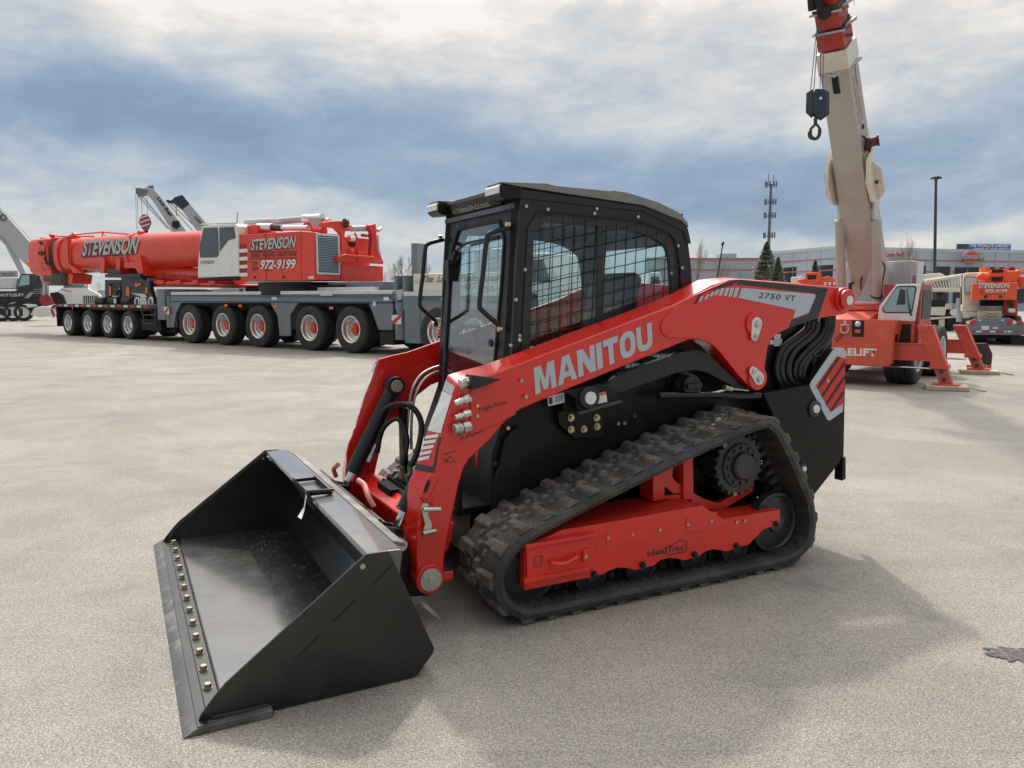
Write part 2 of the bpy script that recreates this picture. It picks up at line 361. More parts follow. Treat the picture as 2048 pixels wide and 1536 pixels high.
def smooth_path(pts, n=8, closed=False):
    P = [Vector(p) for p in pts]; out = []; m = len(P)
    rng = range(m) if closed else range(m - 1)
    for i in rng:
        if closed: a, b, c, d = P[(i - 1) % m], P[i], P[(i + 1) % m], P[(i + 2) % m]
        else: a, b, c, d = P[max(i - 1, 0)], P[i], P[i + 1], P[min(i + 2, m - 1)]
        for k in range(n):
            t = k / n
            out.append(.5 * ((2 * b) + (c - a) * t + (2 * a - 5 * b + 4 * c - d) * t * t + (3 * b - a - 3 * c + d) * t ** 3))
    if not closed: out.append(P[-1])
    return out
def thing(name, label, cat, loc=(0, 0, 0), psi=0.0, group=None):
    o = bpy.data.objects.new(name, None); col.objects.link(o); o.empty_display_size = .3
    o.location = loc; o.rotation_euler = (0, 0, psi); o['label'] = label; o['category'] = cat
    if group: o['group'] = group
    return o
def tag(o, label, cat, group=None):
    o['label'] = label; o['category'] = cat
    if group: o['group'] = group
    return o
def struct(o): o['kind'] = 'structure'; return o
def node(name, parent, loc=(0, 0, 0)):
    o = bpy.data.objects.new(name, None); col.objects.link(o); o.parent = parent; o.location = loc; o.empty_display_size = .1; return o
def text(name, s, bl, br, tl, m, parent, shear=0.0, off=0.0, space=1.0, thick=0.0):
    """lettering laid on the plane of three corner points (bottom left, bottom right, top left)"""
    c = bpy.data.curves.new(name, 'FONT'); c.body = s; c.shear = shear; c.offset = off; c.space_character = space; c.resolution_u = 3; c.align_x = 'CENTER'
    c.space_line = .85
    o = bpy.data.objects.new(name, c); col.objects.link(o)
    bpy.context.view_layer.update()
    me = bpy.data.meshes.new_from_object(o.evaluated_get(bpy.context.evaluated_depsgraph_get()))
    bpy.data.objects.remove(o); bpy.data.curves.remove(c)
    xs = [v.co.x for v in me.vertices]; ys = [v.co.y for v in me.vertices]
    x0, x1, y0, y1 = min(xs), max(xs), min(ys), max(ys)
    bl, br, tl = Vector(bl), Vector(br), Vector(tl)
    for v in me.vertices:
        u = (v.co.x - x0) / (x1 - x0); w_ = (v.co.y - y0) / (y1 - y0); v.co = bl + (br - bl) * u + (tl - bl) * w_
    me.name = name; me.materials.clear(); me.materials.append(m)
    o = bpy.data.objects.new(name, me); col.objects.link(o); o.parent = parent
    if thick: sm = o.modifiers.new('t', 'SOLIDIFY'); sm.thickness = thick; sm.offset = 0
    return o
def curved_path_obj(name, pts, r, m, parent, n=8, k=6):
    return MB().tube(smooth_path(pts, k), r, n).build(name, m, parent)
def clip_line(p, d, poly):
    """parts of the line p+t*d inside a polygon"""
    ts = []
    n = len(poly)
    for i in range(n):
        a = poly[i]; b = poly[(i + 1) % n]; ex, ez = b[0] - a[0], b[1] - a[1]
        det = d[0] * -ez + ex * d[1]
        if abs(det) < 1e-9: continue
        t = ((a[0] - p[0]) * -ez + ex * (a[1] - p[1])) / det
        u = (d[0] * (a[1] - p[1]) - d[1] * (a[0] - p[0])) / det
        if 0 <= u < 1: ts.append(t)
    ts.sort(); return [(ts[i], ts[i + 1]) for i in range(0, len(ts) - 1, 2)]
def wheel(parent, c, r, wd, tyre=None, rimm=None, hubm=None, dish=.22, side=-1, n=40, rr=.60, hubr=.16, grooves=4, nuts=10):
    """wheel with its outer face towards side*Y: tyre mesh > rim, hub"""
    y0 = c[1]; s = side; tyre = tyre or TYRE; rimm = rimm or ALU
    b = MB(); ax = (0, s, 0)
    prof = [(r * rr, -.02), (r * rr * 1.02, 0.015), (r * .70, .03), (r * .86, .03), (r * .95, .012), (r * .985, -.03)]
    for k in range(grooves):
        t0 = -.04 - (wd - .08) * (k + .35) / grooves; g = .012
        prof += [(r, t0 + g * 1.2), (r * .965, t0 + g), (r * .965, t0 - g), (r, t0 - g * 1.2)]
    prof += [(r * .985, -wd + .03), (r * .95, -wd - .01), (r * .8, -wd - .02), (r * rr, -wd)]
    b.lathe(prof, c, ax, n); w_ = b.build('wheel', tyre, parent)
    b = MB(); R0 = r * rr
    b.lathe([(R0 * 1.04, .022), (R0 * .98, .03), (R0 * .90, .01), (R0 * .86, -dish * .45), (R0 * .80, -dish * .55), (R0 * .76, -dish), (R0 * .52, -dish * 1.02), (R0 * .46, -dish * .85), (.001, -dish * .8)], c, ax, n)
    for k in range(10):
        a = 2 * math.pi * k / 10; p = (c[0] + math.cos(a) * R0 * .62, c[1] - s * dish * 1.03, c[2] + math.sin(a) * R0 * .62)
        b.cyl(p, (p[0], p[1] + s * .006, p[2]), R0 * .07, n=10)
    b.build('rim', rimm, w_)
    h = MB(); cy = c[1] - s * dish * .8
    h.cyl((c[0], cy, c[2]), (c[0], cy + s * dish * .35, c[2]), R0 * .36, R0 * .30, 20)
    for k in range(nuts):
        a = 2 * math.pi * (k + .5) / nuts; p = (c[0] + math.cos(a) * R0 * .44, c[1] - s * dish * .88, c[2] + math.sin(a) * R0 * .44)
        h.cyl(p, (p[0], p[1] + s * dish * .28, p[2]), R0 * .05, n=8)
    h.build('hub', hubm or rimm, w_)
    return w_
def copy_tree(o, parent=None):
    c = o.copy(); col.objects.link(c); c.parent = parent
    for ch in list(o.children): copy_tree(ch, c)
    return c

def block_letters(name, word, bl, br, tl, m, parent, gap=.09):
    """heavy squared capitals, each drawn as its own outline on the plane of three corners"""
    def arc(cx, cy, rx, ry, a0, a1, n, e=2.6):
        o = []
        for k in range(n + 1):
            a = a0 + (a1 - a0) * k / n; c, s_ = math.cos(a), math.sin(a)
            o.append((cx + rx * math.copysign(abs(c) ** (2 / e), c), cy + ry * math.copysign(abs(s_) ** (2 / e), s_)))
        return o
    pi = math.pi; oo = arc(.5, .5, .5, .5, 0, 2 * pi, 32)[:-1]; oi = arc(.5, .5, .19, .26, 0, 2 * pi, 32)[:-1]
    uo = [(0, 1)] + arc(.5, .42, .5, .42, pi, 2 * pi, 16) + [(1, 1)]; ui = [(.30, 1)] + arc(.5, .42, .20, .19, pi, 2 * pi, 16) + [(.70, 1)]
    G = {'M': (1.22, [[(0, 0), (.24, 0), (.26, .60), (.40, .06), (.60, .06), (.74, .60), (.76, 0), (1, 0), (.97, 1), (.66, 1), (.50, .40), (.34, 1), (.03, 1)]]),
         'A': (1.12, [[(0, 0), (.27, 0), (.33, .20), (.5, .20), (.5, .40), (.39, .40), (.5, .76), (.5, 1), (.32, 1)], [(.5, .20), (.67, .20), (.73, 0), (1, 0), (.68, 1), (.5, 1), (.5, .76), (.61, .40), (.5, .40)]]),
         'N': (1.06, [[(0, 0), (.28, 0), (.28, .56), (.66, 0), (1, 0), (1, 1), (.72, 1), (.72, .44), (.34, 1), (0, 1)]]),
         'I': (.34, [[(0, 0), (1, 0), (1, 1), (0, 1)]]),
         'T': (.92, [[(.34, 0), (.66, 0), (.66, .75), (1, .75), (1, 1), (0, 1), (0, .75), (.34, .75)]]),
         'O': (1.0, [[oo[i], oo[(i + 1) % 32], oi[(i + 1) % 32], oi[i]] for i in range(32)]),
         'U': (1.0, [[uo[i], uo[i + 1], ui[i + 1], ui[i]] for i in range(len(uo) - 1)])}
    tot = sum(G[c][0] for c in word) + gap * (len(word) - 1); bl, br, tl = Vector(bl), Vector(br), Vector(tl); x = 0; mb = MB()
    for c in word:
        wd, polys = G[c]
        for p in polys: mb.face([bl + (br - bl) * ((x + a * wd) / tot) + (tl - bl) * b_ for a, b_ in p])
        x += wd + gap
    return mb.build(name, m, parent, smooth=0, recalc=False)
# ================================================================== ground
gm_ = MB(); n_ = 60
gm_.face([(-900, -60, 0), (900, -60, 0), (900, 1700, 0), (-900, 1700, 0)])
struct(gm_.build('ground', ASPH, None, smooth=0, recalc=False))
# dark tar patch in the lot surface
b_ = MB(); cx_, cy_ = ground(2030, 1310)
pts_ = []
for k in range(90):
    a = 2 * math.pi * k / 90; rr_ = 1 + .28 * math.sin(3 * a + 1) * math.cos(5 * a) + .10 * math.sin(11 * a) + random.uniform(-.09, .09)
    pts_.append((cx_ + .10 * rr_ * math.cos(a), cy_ + .075 * rr_ * math.sin(a), .004))
b_.face(pts_); TAR = mat('tar_patch', (.07, .07, .075), .7, var=.5, vscale=40, dirt=(.26, .25, .22), damt=.9, dscale=40, bump=.4)
struct(b_.build('tar_patch', TAR, None, smooth=0, recalc=False))

# ================================================================== compact track loader
M = Frame((-1.657, 3.519), 27.09)
LD = thing('track_loader', 'glossy red and black compact track loader with wide black bucket lowered in the foreground', 'track loader', (M.O[0], M.O[1], 0), M.psi)
def z7(x, y): return (900 + .3906 * x, 800 + .3906 * y)
def z6(x, y): return (640 + .3385 * x, 680 + .3385 * y)
def z2(x, y): return (1240 + .2344 * x, 540 + .2344 * y)
def z3b(x, y): return (1040 + .1465 * x, 680 + .1465 * y)
def z4b(x, y): return (1500 + .15625 * x, 620 + .15625 * y)
def zb(x, y): return (280 + .4036 * x, 880 + .4036 * y)
def zc3(x, y): return (820 + .293 * x, 340 + .293 * y)
# ---- bucket
W = 1.125; WC = 1.166
side_pts = [(.055, .030), (.062, .048), (.084, .075), (.112, .109), (.150, .147), (.195, .181), (.666, .537), (.753, .537), (.772, .500), (.938, .105), (.930, .085), (.862, .008), (.22, .006), (.20, .016)]
prof_out = [(.10, .004), (.862, .006), (.935, .095), (.790, .470), (.790, .535), (.690, .535)]
bk = MB()   # shell: floor, heel, back, top box
t_ = .014
fl = MB().prism([(.150, .029), (.80, .014), (.80, .026), (.150, .034)], -W + .01, W - .01)
bs = MB()
bs.prism([(.80, .008), (.862, .008), (.935, .10), (.925, .112), (.90, .16), (.80, .026)], -W + .01, W - .01)
bs.prism([(.90, .16), (.925, .112), (.80, .42), (.765, .42)], -W + .01, W - .01)
BK = bs.build('bucket', BKT, LD, bevel=.003)
bfl = fl.build('bucket_floor', FLOORM, BK)
tb = MB().prism([(.708, .462), (.672, .512), (.676, .532), (.752, .534), (.815, .530), (.815, .515), (.80, .40), (.775, .40)], -W + .012, W - .012)
LIP = mat('lip_satin_black', (.075, .077, .08), .36, coat=1.0, var=.1, rvar=.06)
tb.build('top_lip', LIP, BK, bevel=.006)
for s in (-1, 1):
    e = MB().prism(side_pts, s * W, s * (W - .012))
    sp_ = e.build('side_plate', BKT, BK, bevel=.0025)
    bev_ = MB()   # edge flange inside, along the rising front edge
    fr_ = [(.075, .035), (.112, .109), (.195, .181), (.666, .537)]; inn = [(.10, .030), (.135, .092), (.215, .160), (.68, .505)]
    for i in range(3):
        bev_.hull8([(fr_[i][0], s * (W - .012), fr_[i][1] - .004), (fr_[i + 1][0], s * (W - .012), fr_[i + 1][1] - .004), (inn[i + 1][0], s * (W - .012), inn[i + 1][1]), (inn[i][0], s * (W - .012), inn[i][1])],
                   [(fr_[i][0] + .01, s * (W - .016), fr_[i][1] - .012), (fr_[i + 1][0] + .01, s * (W - .016), fr_[i + 1][1] - .012), (inn[i + 1][0], s * (W - .014), inn[i + 1][1]), (inn[i][0], s * (W - .014), inn[i][1])])
    bev_.build('edge_flange', BKT, BK)
    ho = MB().cyl((.652, s * (W + .0025), .492), (.652, s * (W - .0145), .492), .0105, n=20).build('lifting_hole', mat('asphalt_seen_hole', (.42, .38, .33), .9), BK)
    MB().box(.04, .305, s * (W + .001), s * (W + .034), .003, .022).build('wear_block', BKT, BK, bevel=.004)
    wd_ = MB().tube([(.10, s * (W + .003), .034), (.16, s * (W + .004), .033), (.24, s * (W + .004), .032), (.29, s * (W + .003), .034)], .007, 8).build('weld_bead', BKT, BK)
# stitch marks on the near plate
for i, (a, c) in enumerate([((780, 1080), (890, 968)), ((960, 897), (1070, 795)), ((1152, 722), (1255, 615))]):
    p = M.V(*zb(*a), -W - .001); q = M.V(*zb(*c), -W - .001)
    MB().beam(p, q, .0025, .005).build('weld_seam', DARK, BK)
# cutting edge
EDGE = mat('worn_cutting_edge', (.095, .095, .098), .42, metal=.3, var=.25, vscale=4, dirt=(.30, .29, .27), damt=.7, dscale=9, rvar=.1)
MB().prism([(.047, .0268), (.050, .0295), (.0835, .0310), (.0835, .0275)], -WC + .004, WC - .004).build('edge_backing', BKT, BK, bevel=.001)
MB().prism([(0, .001), (.046, .026), (.30, .030), (.30, .001)], -WC, WC).build('cutting_edge', EDGE, BK, bevel=.002)
MB().prism([(.082, .0275), (.085, .036), (.138, .037), (.142, .0285)], -W + .015, W - .015).build('edge_plate', BKT, BK, bevel=.002)
MB().tube([(.146, -W + .02, .031), (.146, W - .02, .031)], .0055, 6).build('floor_weld', BKT, BK)
EB = mat('dull_edge_bolt', (.30, .285, .22), .45, metal=.8, var=.3, vscale=60)
for i in range(13):
    y = -.905 + i * (1.935 / 12)
    b = MB().cyl((.108, y, .036), (.108, y, .040), .018, n=18); b.cyl((.108, y, .040), (.108, y, .056), .0155, .0135, 6); b.build('edge_bolt', EB, BK, bevel=.001)
# step / grip pad in the middle of the lip and its tag
gp = MB()
for z0, z1, x0, x1 in ((.538, .546, .655, .672), (.538, .546, .762, .780)): gp.box(x0, x1, -.17, .16, z0, z1)
gp.hull8([(.650, -.17, .548), (.656, -.17, .548), (.656, .16, .548), (.650, .16, .548)], [(.686, -.17, .462), (.692, -.17, .462), (.692, .16, .462), (.686, .16, .462)])
for k in range(18):
    y_ = -.168 + k * .019
    gp.prismx([(y_, .546), (y_ + .005, .562), (y_ + .010, .562), (y_ + .015, .546)], .762, .767); gp.prismx([(y_, .546), (y_ + .005, .562), (y_ + .010, .562), (y_ + .015, .546)], .652, .657)
for y_ in (-.17, .152): gp.box(.655, .775, y_, y_ + .010, .540, .556)
gp.build('step_grip', BLK, BK)
MB().beam((.650, -.172, .565), (.785, -.172, .558), .012, .014).beam((.650, -.172, .565), (.690, -.172, .465), .012, .014).build('grip_end_bar', DGREY, BK, bevel=.002)
tg_ = MB(); tg_.face([(.645, -.185, .555), (.640, -.225, .550), (.635, -.185, .47), (.640, -.155, .485)]); tg_.face([(.640, -.155, .485), (.635, -.185, .47), (.610, -.235, .448), (.600, -.20, .452)])
tg_.build('paper_tag', STK, BK, solid=.001, smooth=0)
a_ = [M.V(*zb(690, 78), .95)]
def lipp(y, t): # point on the lip's sloped face
    return (.708 + (.672 - .708) * t - .0015, y, .462 + (.512 - .462) * t - .001)
tx = text('lip_lettering', 'MANITOU', lipp(.86, .72), lipp(.99, .72), lipp(.86, 1.0), STK, BK, off=.01)
tx2 = text('lip_lettering', 'GROUP', lipp(.90, .50), lipp(.965, .50), lipp(.90, .63), STK, BK, off=.01)
MB().tube(smooth_path([lipp(1.00, .62), lipp(1.03, .62), lipp(1.03, 1.08), lipp(1.0, 1.1)], 5), .003, 6).build('lip_lettering', STK, BK)
# quick attach frame behind the bucket
qa = MB()
for s in (-1, 1):
    qa.prism([(.955, .06), (.985, .06), (.88, .50), (.84, .50)], s * .57, s * .40)
    qa.prism([(.95, .10), (1.02, .10), (1.02, .42), (.86, .47)], s * .53, s * .505); qa.prism([(.95, .10), (1.02, .10), (1.02, .42), (.86, .47)], s * .435, s * .41)
    qa.prism([(.96, .12), (1.12, .10), (1.15, .24), (1.04, .30), (.96, .44), (.87, .48)], s * .585, s * .565)
    qa.prism([(.96, .12), (1.12, .10), (1.15, .24), (1.04, .30), (.96, .44), (.87, .48)], s * .40, s * .38)
qa.box(.835, .90, -.57, .57, .45, .50); qa.box(.955, 1.0, -.57, .57, .06, .12)
qa.build('quick_attach_frame', BLK, LD, bevel=.004)
TOPP = mat('bare_rolled_steel', (.20, .19, .18), .45, metal=.5, var=.25, dirt=(.4, .38, .35), damt=.5, dscale=9)
MB().prism([(.815, .531), (.86, .520), (.87, .50), (.815, .51)], -1.0, 1.0).build('bucket_hanger_strip', TOPP, BK, bevel=.002)
for s in (-1, 1):
    MB().cyl((.985, s * .60, .37), (.985, s * .37, .37), .028).build('attach_pin', STEEL, LD)
    hd_ = MB().tube(smooth_path([(.93, s * .36, .50), (.91, s * .33, .55), (.915, s * .26, .585), (.90, s * .20, .60)], 5), .013, 10).build('lock_lever', mat('pale_red_lever', (.62, .22, .18), .5), LD)
# ---- loader arms
arm_out = [(916, 768), (950, 757), (984, 749), (1150, 686), (1347, 611), (1372, 598), z2(640, 208), (1424, 571), z2(930, 82), z2(1020, 77), z2(1500, 115), z2(1900, 152), z2(1950, 180), z2(1965, 250), z2(1955, 330), z2(1925, 372),
           z2(1680, 412), z2(1460, 484), z2(1330, 548), z2(1285, 600), z2(1262, 660), z2(1240, 800), z2(1225, 960), z2(1205, 1005), z2(1165, 1025), z2(1120, 1008), z2(1010, 900), z2(850, 700), z2(800, 650), z2(740, 612), z2(660, 588), z2(600, 592),
           (1240, 736), (1096, 796), (1040, 820), (1009, 846), (978, 883), (955, 904), (938, 920), (928, 937), (918, 970), (911, 1005), (897, 1069), (889, 1123), (889, 1160), (882, 1176), (870, 1186), (856, 1189), (843, 1184), (834, 1172), (833, 1144), (832, 1100), (833, 1052),
           (840, 1020), (846, 998), (858, 970), (870, 947), (874, 925), (877, 903), (890, 850), (903, 806)]
YO, YI = -.65, -.53
AO = M.L(arm_out, YO)
# clean lower leg so that it stays solid in side view
AI = []
DXI = {-1: -.015, -2: -.028, -3: -.040, -4: -.048, -5: -.058, -6: -.055, -7: -.040, -8: -.022, -9: -.012, -10: -.010, -11: -.008}
NA = len(AO)
for i, (x, z) in enumerate(AO):
    dz = .034 if i < 8 else (.012 if i < 12 else 0)
    AI.append((x + (0 if i else -.006) + DXI.get(i - NA, 0), z + dz))
plate_pts = [z2(540, 262), z2(480, 300), z2(405, 385), z2(360, 440), z2(350, 480), z2(355, 520), z2(375, 556), z2(410, 578), z2(600, 588)] + [z2(660, 586), z2(740, 610), z2(800, 648), z2(850, 698), z2(1010, 898), z2(1120, 1006), z2(1165, 1023), z2(1203, 1003), z2(1223, 958), z2(1238, 800), z2(1260, 660), z2(1283, 602), z2(1330, 550), z2(1460, 486), z2(1680, 414), z2(1924, 374), z2(1953, 330), z2(1963, 250), z2(1948, 182), z2(1898, 154), z2(1500, 117), z2(1020, 79), z2(930, 84), z2(780, 150)]
for s in (1, -1):
    arm = MB(s).loft(AO, YO, AI, YI).build('loader_arm', RED, LD, bevel=.010, seg=3)
    MB(s).prism(M.L(plate_pts, YO - .008), YO - .009, YO + .002).build('arm_side_plate', RED, arm, bevel=.004)
    # lower pin boss
    c = M.V(860, 1158, YO - .01)
    MB(s).cyl((c[0], YI + .02, c[2]), (c[0], YO - .018, c[2]), .071, n=36).build('pin_boss', RED, arm, bevel=.006)
    pn = MB(s).cyl((c[0], YO - .018, c[2]), (c[0], YO - .026, c[2]), .053, n=36)
    pn.cyl((c[0], YO - .026, c[2]), (c[0], YO - .034, c[2]), .018, n=6)
    for k in range(3):
        a = k * 2.094 + .5; pn.cyl((c[0] + .036 * math.cos(a), YO - .026, c[2] + .036 * math.sin(a)), (c[0] + .036 * math.cos(a), YO - .030, c[2] + .036 * math.sin(a)), .007, n=8)
    pn.build('pivot_pin', STEEL, arm, bevel=.001)
    MB(s).box(c[0] + .06, c[0] + .115, YO, YO - .012, c[2] - .02, c[2] + .02).build('pin_stop', RED, arm, bevel=.004)
    # rear pivot boss
    c = M.V(1688, 599, YO - .02)
    rb = MB(s); rb.cyl((c[0], YI, c[2]), (c[0], YO - .03, c[2]), .072, n=36); rb.cyl((c[0], YO - .03, c[2]), (c[0], YO - .055, c[2]), .060, n=36); rb.build('rear_pivot_boss', RED, arm, bevel=.007)
    MB(s).cyl((c[0] + .005, YO - .055, c[2] - .006), (c[0] + .005, YO - .060, c[2] - .006), .028, n=24).build('pivot_pin', SILVB, arm, bevel=.002)
    # link pin keepers
    for (a, d, r1, r2) in ((z2(1160, 460), z2(1142, 565), .046, .034), (z2(1178, 925), z2(1128, 862), .046, .034)):
        p = M.P(*a, YO - .02); q = M.P(*d, YO - .02)
        mb = MB(s); n = 14; ang = math.atan2(q[1] - p[1], q[0] - p[0]); pl = []
        for k in range(n + 1): t = ang + math.pi / 2 + math.pi * k / n; pl.append((p[0] + r1 * .8 * math.cos(t), p[1] + r1 * .8 * math.sin(t)))
        for k in range(n + 1): t = ang - math.pi / 2 + math.pi * k / n; pl.append((q[0] + r2 * .75 * math.cos(t), q[1] + r2 * .75 * math.sin(t)))
        MB(s).cyl((p[0], YO + .01, p[1]), (p[0], YO - .022, p[1]), .068, n=32).build('pin_collar', RED, arm, bevel=.005)
        mb.prism(pl, YO - .022, YO - .030); kp = mb.build('pin_keeper', SILVB, arm, bevel=.002)
        MB(s).cyl((p[0], YO - .03, p[1]), (p[0], YO - .042, p[1]), .022, .018, 12).build('grease_fitting', STEEL, arm)
        MB(s).cyl((q[0], YO - .03, q[1]), (q[0], YO - .040, q[1]), .014, n=6).build('keeper_bolt', BRASS, arm)
    # front face strip, silver with dark ends
    op_ = [AO[0]] + [AO[-k] for k in range(1, 6)]; ip_ = [AI[0]] + [AI[-k] for k in range(1, 6)]
    cl_ = [0]
    for a, b in zip(op_, op_[1:]): cl_.append(cl_[-1] + math.hypot(a[0] - b[0], a[1] - b[1]))
    def fp(u, t):
        d = u * cl_[-1]; k = 0
        while k < 4 and cl_[k + 1] < d: k += 1
        f = (d - cl_[k]) / (cl_[k + 1] - cl_[k]); o = [op_[k][q] + (op_[k + 1][q] - op_[k][q]) * f for q in (0, 1)]; n = [ip_[k][q] + (ip_[k + 1][q] - ip_[k][q]) * f for q in (0, 1)]
        return (o[0] + (n[0] - o[0]) * t - .0035, YO + (YI - YO) * t, o[1] + (n[1] - o[1]) * t)
    def strip(z0, z1, t0, t1, m, nm, sk=0.0):
        mb = MB(s); us = sorted([z0, z1] + [c / cl_[-1] for c in cl_ if z0 < c / cl_[-1] < z1]) if sk == 0 else [z0, z1]
        for a, b in zip(us, us[1:]): mb.face([fp(a, t0), fp(a + sk, t1), fp(b + sk, t1), fp(b, t0)])
        return mb.build(nm, m, arm, smooth=0, recalc=False)
    strip(.04, .13, .10, .90, SILV, 'decal'); strip(.135, .56, .08, .92, SILVB, 'decal')
    for k in range(5): strip(.57 + k * .062, .607 + k * .062, .20 + k * .05, .94, SILVB, 'decal', sk=.05)
    strip(.60, .99, .02, .14, DKG, 'decal'); strip(.93, .995, .16, .95, DKG, 'decal')
    # black and silver flash on the rear plate
    Y1 = YO - .0105; Q = lambda *p: M.V(*z2(*p), Y1)
    if s == 1 or s == -1:
        mb = MB(s)
        for poly in ([(632, 292), (668, 212), (700, 190), (680, 238), (652, 288)],):
            mb.face([Q(*p) for p in poly])
        mb.face([Q(668, 212), Q(960, 88), Q(1025, 82), Q(960, 130), Q(700, 196)])
        mb.face([Q(1025, 82), Q(1775, 158), Q(1770, 178), Q(1665, 200), Q(1600, 192), Q(990, 122)])
        mb.face([Q(1775, 158), Q(1690, 408), Q(1612, 375), Q(1672, 210), Q(1665, 196)])
        mb.face([Q(1690, 408), Q(1438, 496), Q(1468, 425), Q(1612, 375)])
        mb.build('decal', DKG, arm, smooth=0, recalc=False)
        Y1 = YO - .0115; Q = lambda *p: M.V(*z2(*p), Y1)
        mb = MB(s); mb.face([Q(1040, 152), Q(1650, 205), Q(1668, 214), Q(1668, 230), Q(1610, 365), Q(1476, 415), Q(1495, 340), Q(1010, 236)])
        for k, (a, c, dlo, dhi) in enumerate([(1018, 985, 150, 232), (975, 945, 150, 228), (935, 905, 152, 222), (895, 862, 154, 216), (852, 825, 165, 213), (812, 785, 186, 222), (765, 742, 206, 250), (715, 692, 224, 272)]):
            mb.face([Q(a, dlo), Q(c, dlo + 1), Q(c - 22, dhi), Q(a - 26, dhi + 3)])
        mb.build('decal', SILV, arm, smooth=0, recalc=False)
    Y2 = YO - .0125
    if s == 1:
        V2 = lambda *p: M.V(*z2(*p), Y2)
        text('model_lettering', '2750', V2(1176, 238), V2(1366, 256), V2(1186, 190), DKG, arm, shear=.12, off=.012, space=1.12); text('model_lettering', 'VT', V2(1408, 260), V2(1495, 268), V2(1412, 212), DKG, arm, shear=.12, off=.012, space=1.05)
        ym = YO - .0022; VM = lambda a, d: M.V(a, d, ym)
        block_letters('brand_lettering', 'MANITOU', VM(1071, 790), VM(1306, 695), VM(1066, 736), SILV, arm)
        Ql = lambda *p: M.V(*z6(*p), YO - .014)
        # coupler guard box
        gb = MB().prism(M.L([z6(890, 300), z6(1085, 236), z6(1120, 300), z6(1160, 440), z6(1085, 478), z6(890, 562)], YO - .012), YO - .012, YO + .01).build('coupler_plate', RED, arm, bevel=.004)
        text('flow_lettering', 'High-Flow', M.V(*z6(945, 436), YO - .014), M.V(*z6(1106, 388), YO - .014), M.V(*z6(940, 396), YO - .014), DKG, arm)
        text('speed_lettering', '2-SPEED', M.V(*z6(822, 598), YO - .002), M.V(*z6(960, 545), YO - .002), M.V(*z6(826, 575), YO - .002), DKG, arm, shear=.3)
        cb = MB().prism(M.L([z6(892, 206), z6(1075, 232), z6(900, 296)], YO - .075), YO - .075, YO - .012); cb.build('coupler_cap_box', BLK2, arm, bevel=.004)
        for p in (z6(928, 388), z6(928, 450), z6(1190, 240), z6(1215, 335), z6(1180, 0)):
            v = M.V(*p, YO - .014); MB().cyl(v, (v[0], v[1] - .006, v[2]), .009, n=6).build('plate_bolt', BRASS, arm)
        for (p, q, r, fat) in ((z6(890, 240), z6(828, 262), .024, 1), (z6(888, 340), z6(800, 375), .020, 0), (z6(888, 428), z6(800, 458), .018, 0), (z6(888, 510), z6(792, 530), .026, 1)):
            a = Vector(M.V(*p, YO - .035)); c2 = Vector(M.V(*q, YO - .035)); d = c2 - a
            fb = MB(); fb.cyl(a, a + d * .45, r, n=6); fb.cyl(a + d * .45, a + d * .55, r * .7, n=16)
            fb.cyl(a + d * .55, c2, r * (1.05 if fat else .72), n=20); fb.cyl(a + d * .62, a + d * .74, r * (1.25 if fat else .9), n=20)
            fb.build('hydraulic_coupler', ALU if not fat else STEEL, arm, bevel=.0015)
        # etched warning outline and lift hole bracket
        MB().tube([M.V(*z6(*p), YO - .002) for p in ((725, 705), (750, 702), (742, 722), (800, 718), (775, 685), (742, 722))], .0018, 5).build('warning_mark', DKG, arm)
        MB().tube([M.V(*z6(*p), YO - .002) for p in ((728, 680), (770, 664), (798, 658))], .0018, 5).build('warning_mark', DKG, arm)
        hb = MB(); hb.prism(M.L([z6(690, 800), z6(690, 850), z6(655, 925), z6(612, 960), z6(590, 930), z6(640, 800), z6(662, 790)], YO - .01), YO - .012, YO + .004); hb.build('lift_eye_plate', RED, arm, bevel=.008)
        MB().prism(M.L([z6(640, 825), z6(650, 830), z6(648, 860), z6(625, 905), z6(614, 900), z6(618, 865)], YO - .014), YO - .0145, YO - .0125).build('lift_eye_hole', DARK, arm)
        # lock handle
        lk = MB(); ylk = YO - .03
        lk.prism(M.L([z6(598, 1000), z6(612, 965), z6(640, 968), z6(648, 1000), z6(636, 1030), z6(660, 1080), z6(662, 1110), z6(640, 1140), z6(612, 1120), z6(622, 1085), z6(606, 1030)], ylk), ylk, ylk + .008)
        lk.cyl(M.V(*z6(612, 1002), ylk - .01), M.V(*z6(715, 1000), ylk - .03), .011, n=12); lk.cyl(M.V(*z6(605, 1145), ylk - .02), M.V(*z6(680, 1128), ylk), .012, n=12)
        lk.build('lock_handle', STEEL, arm, bevel=.001)
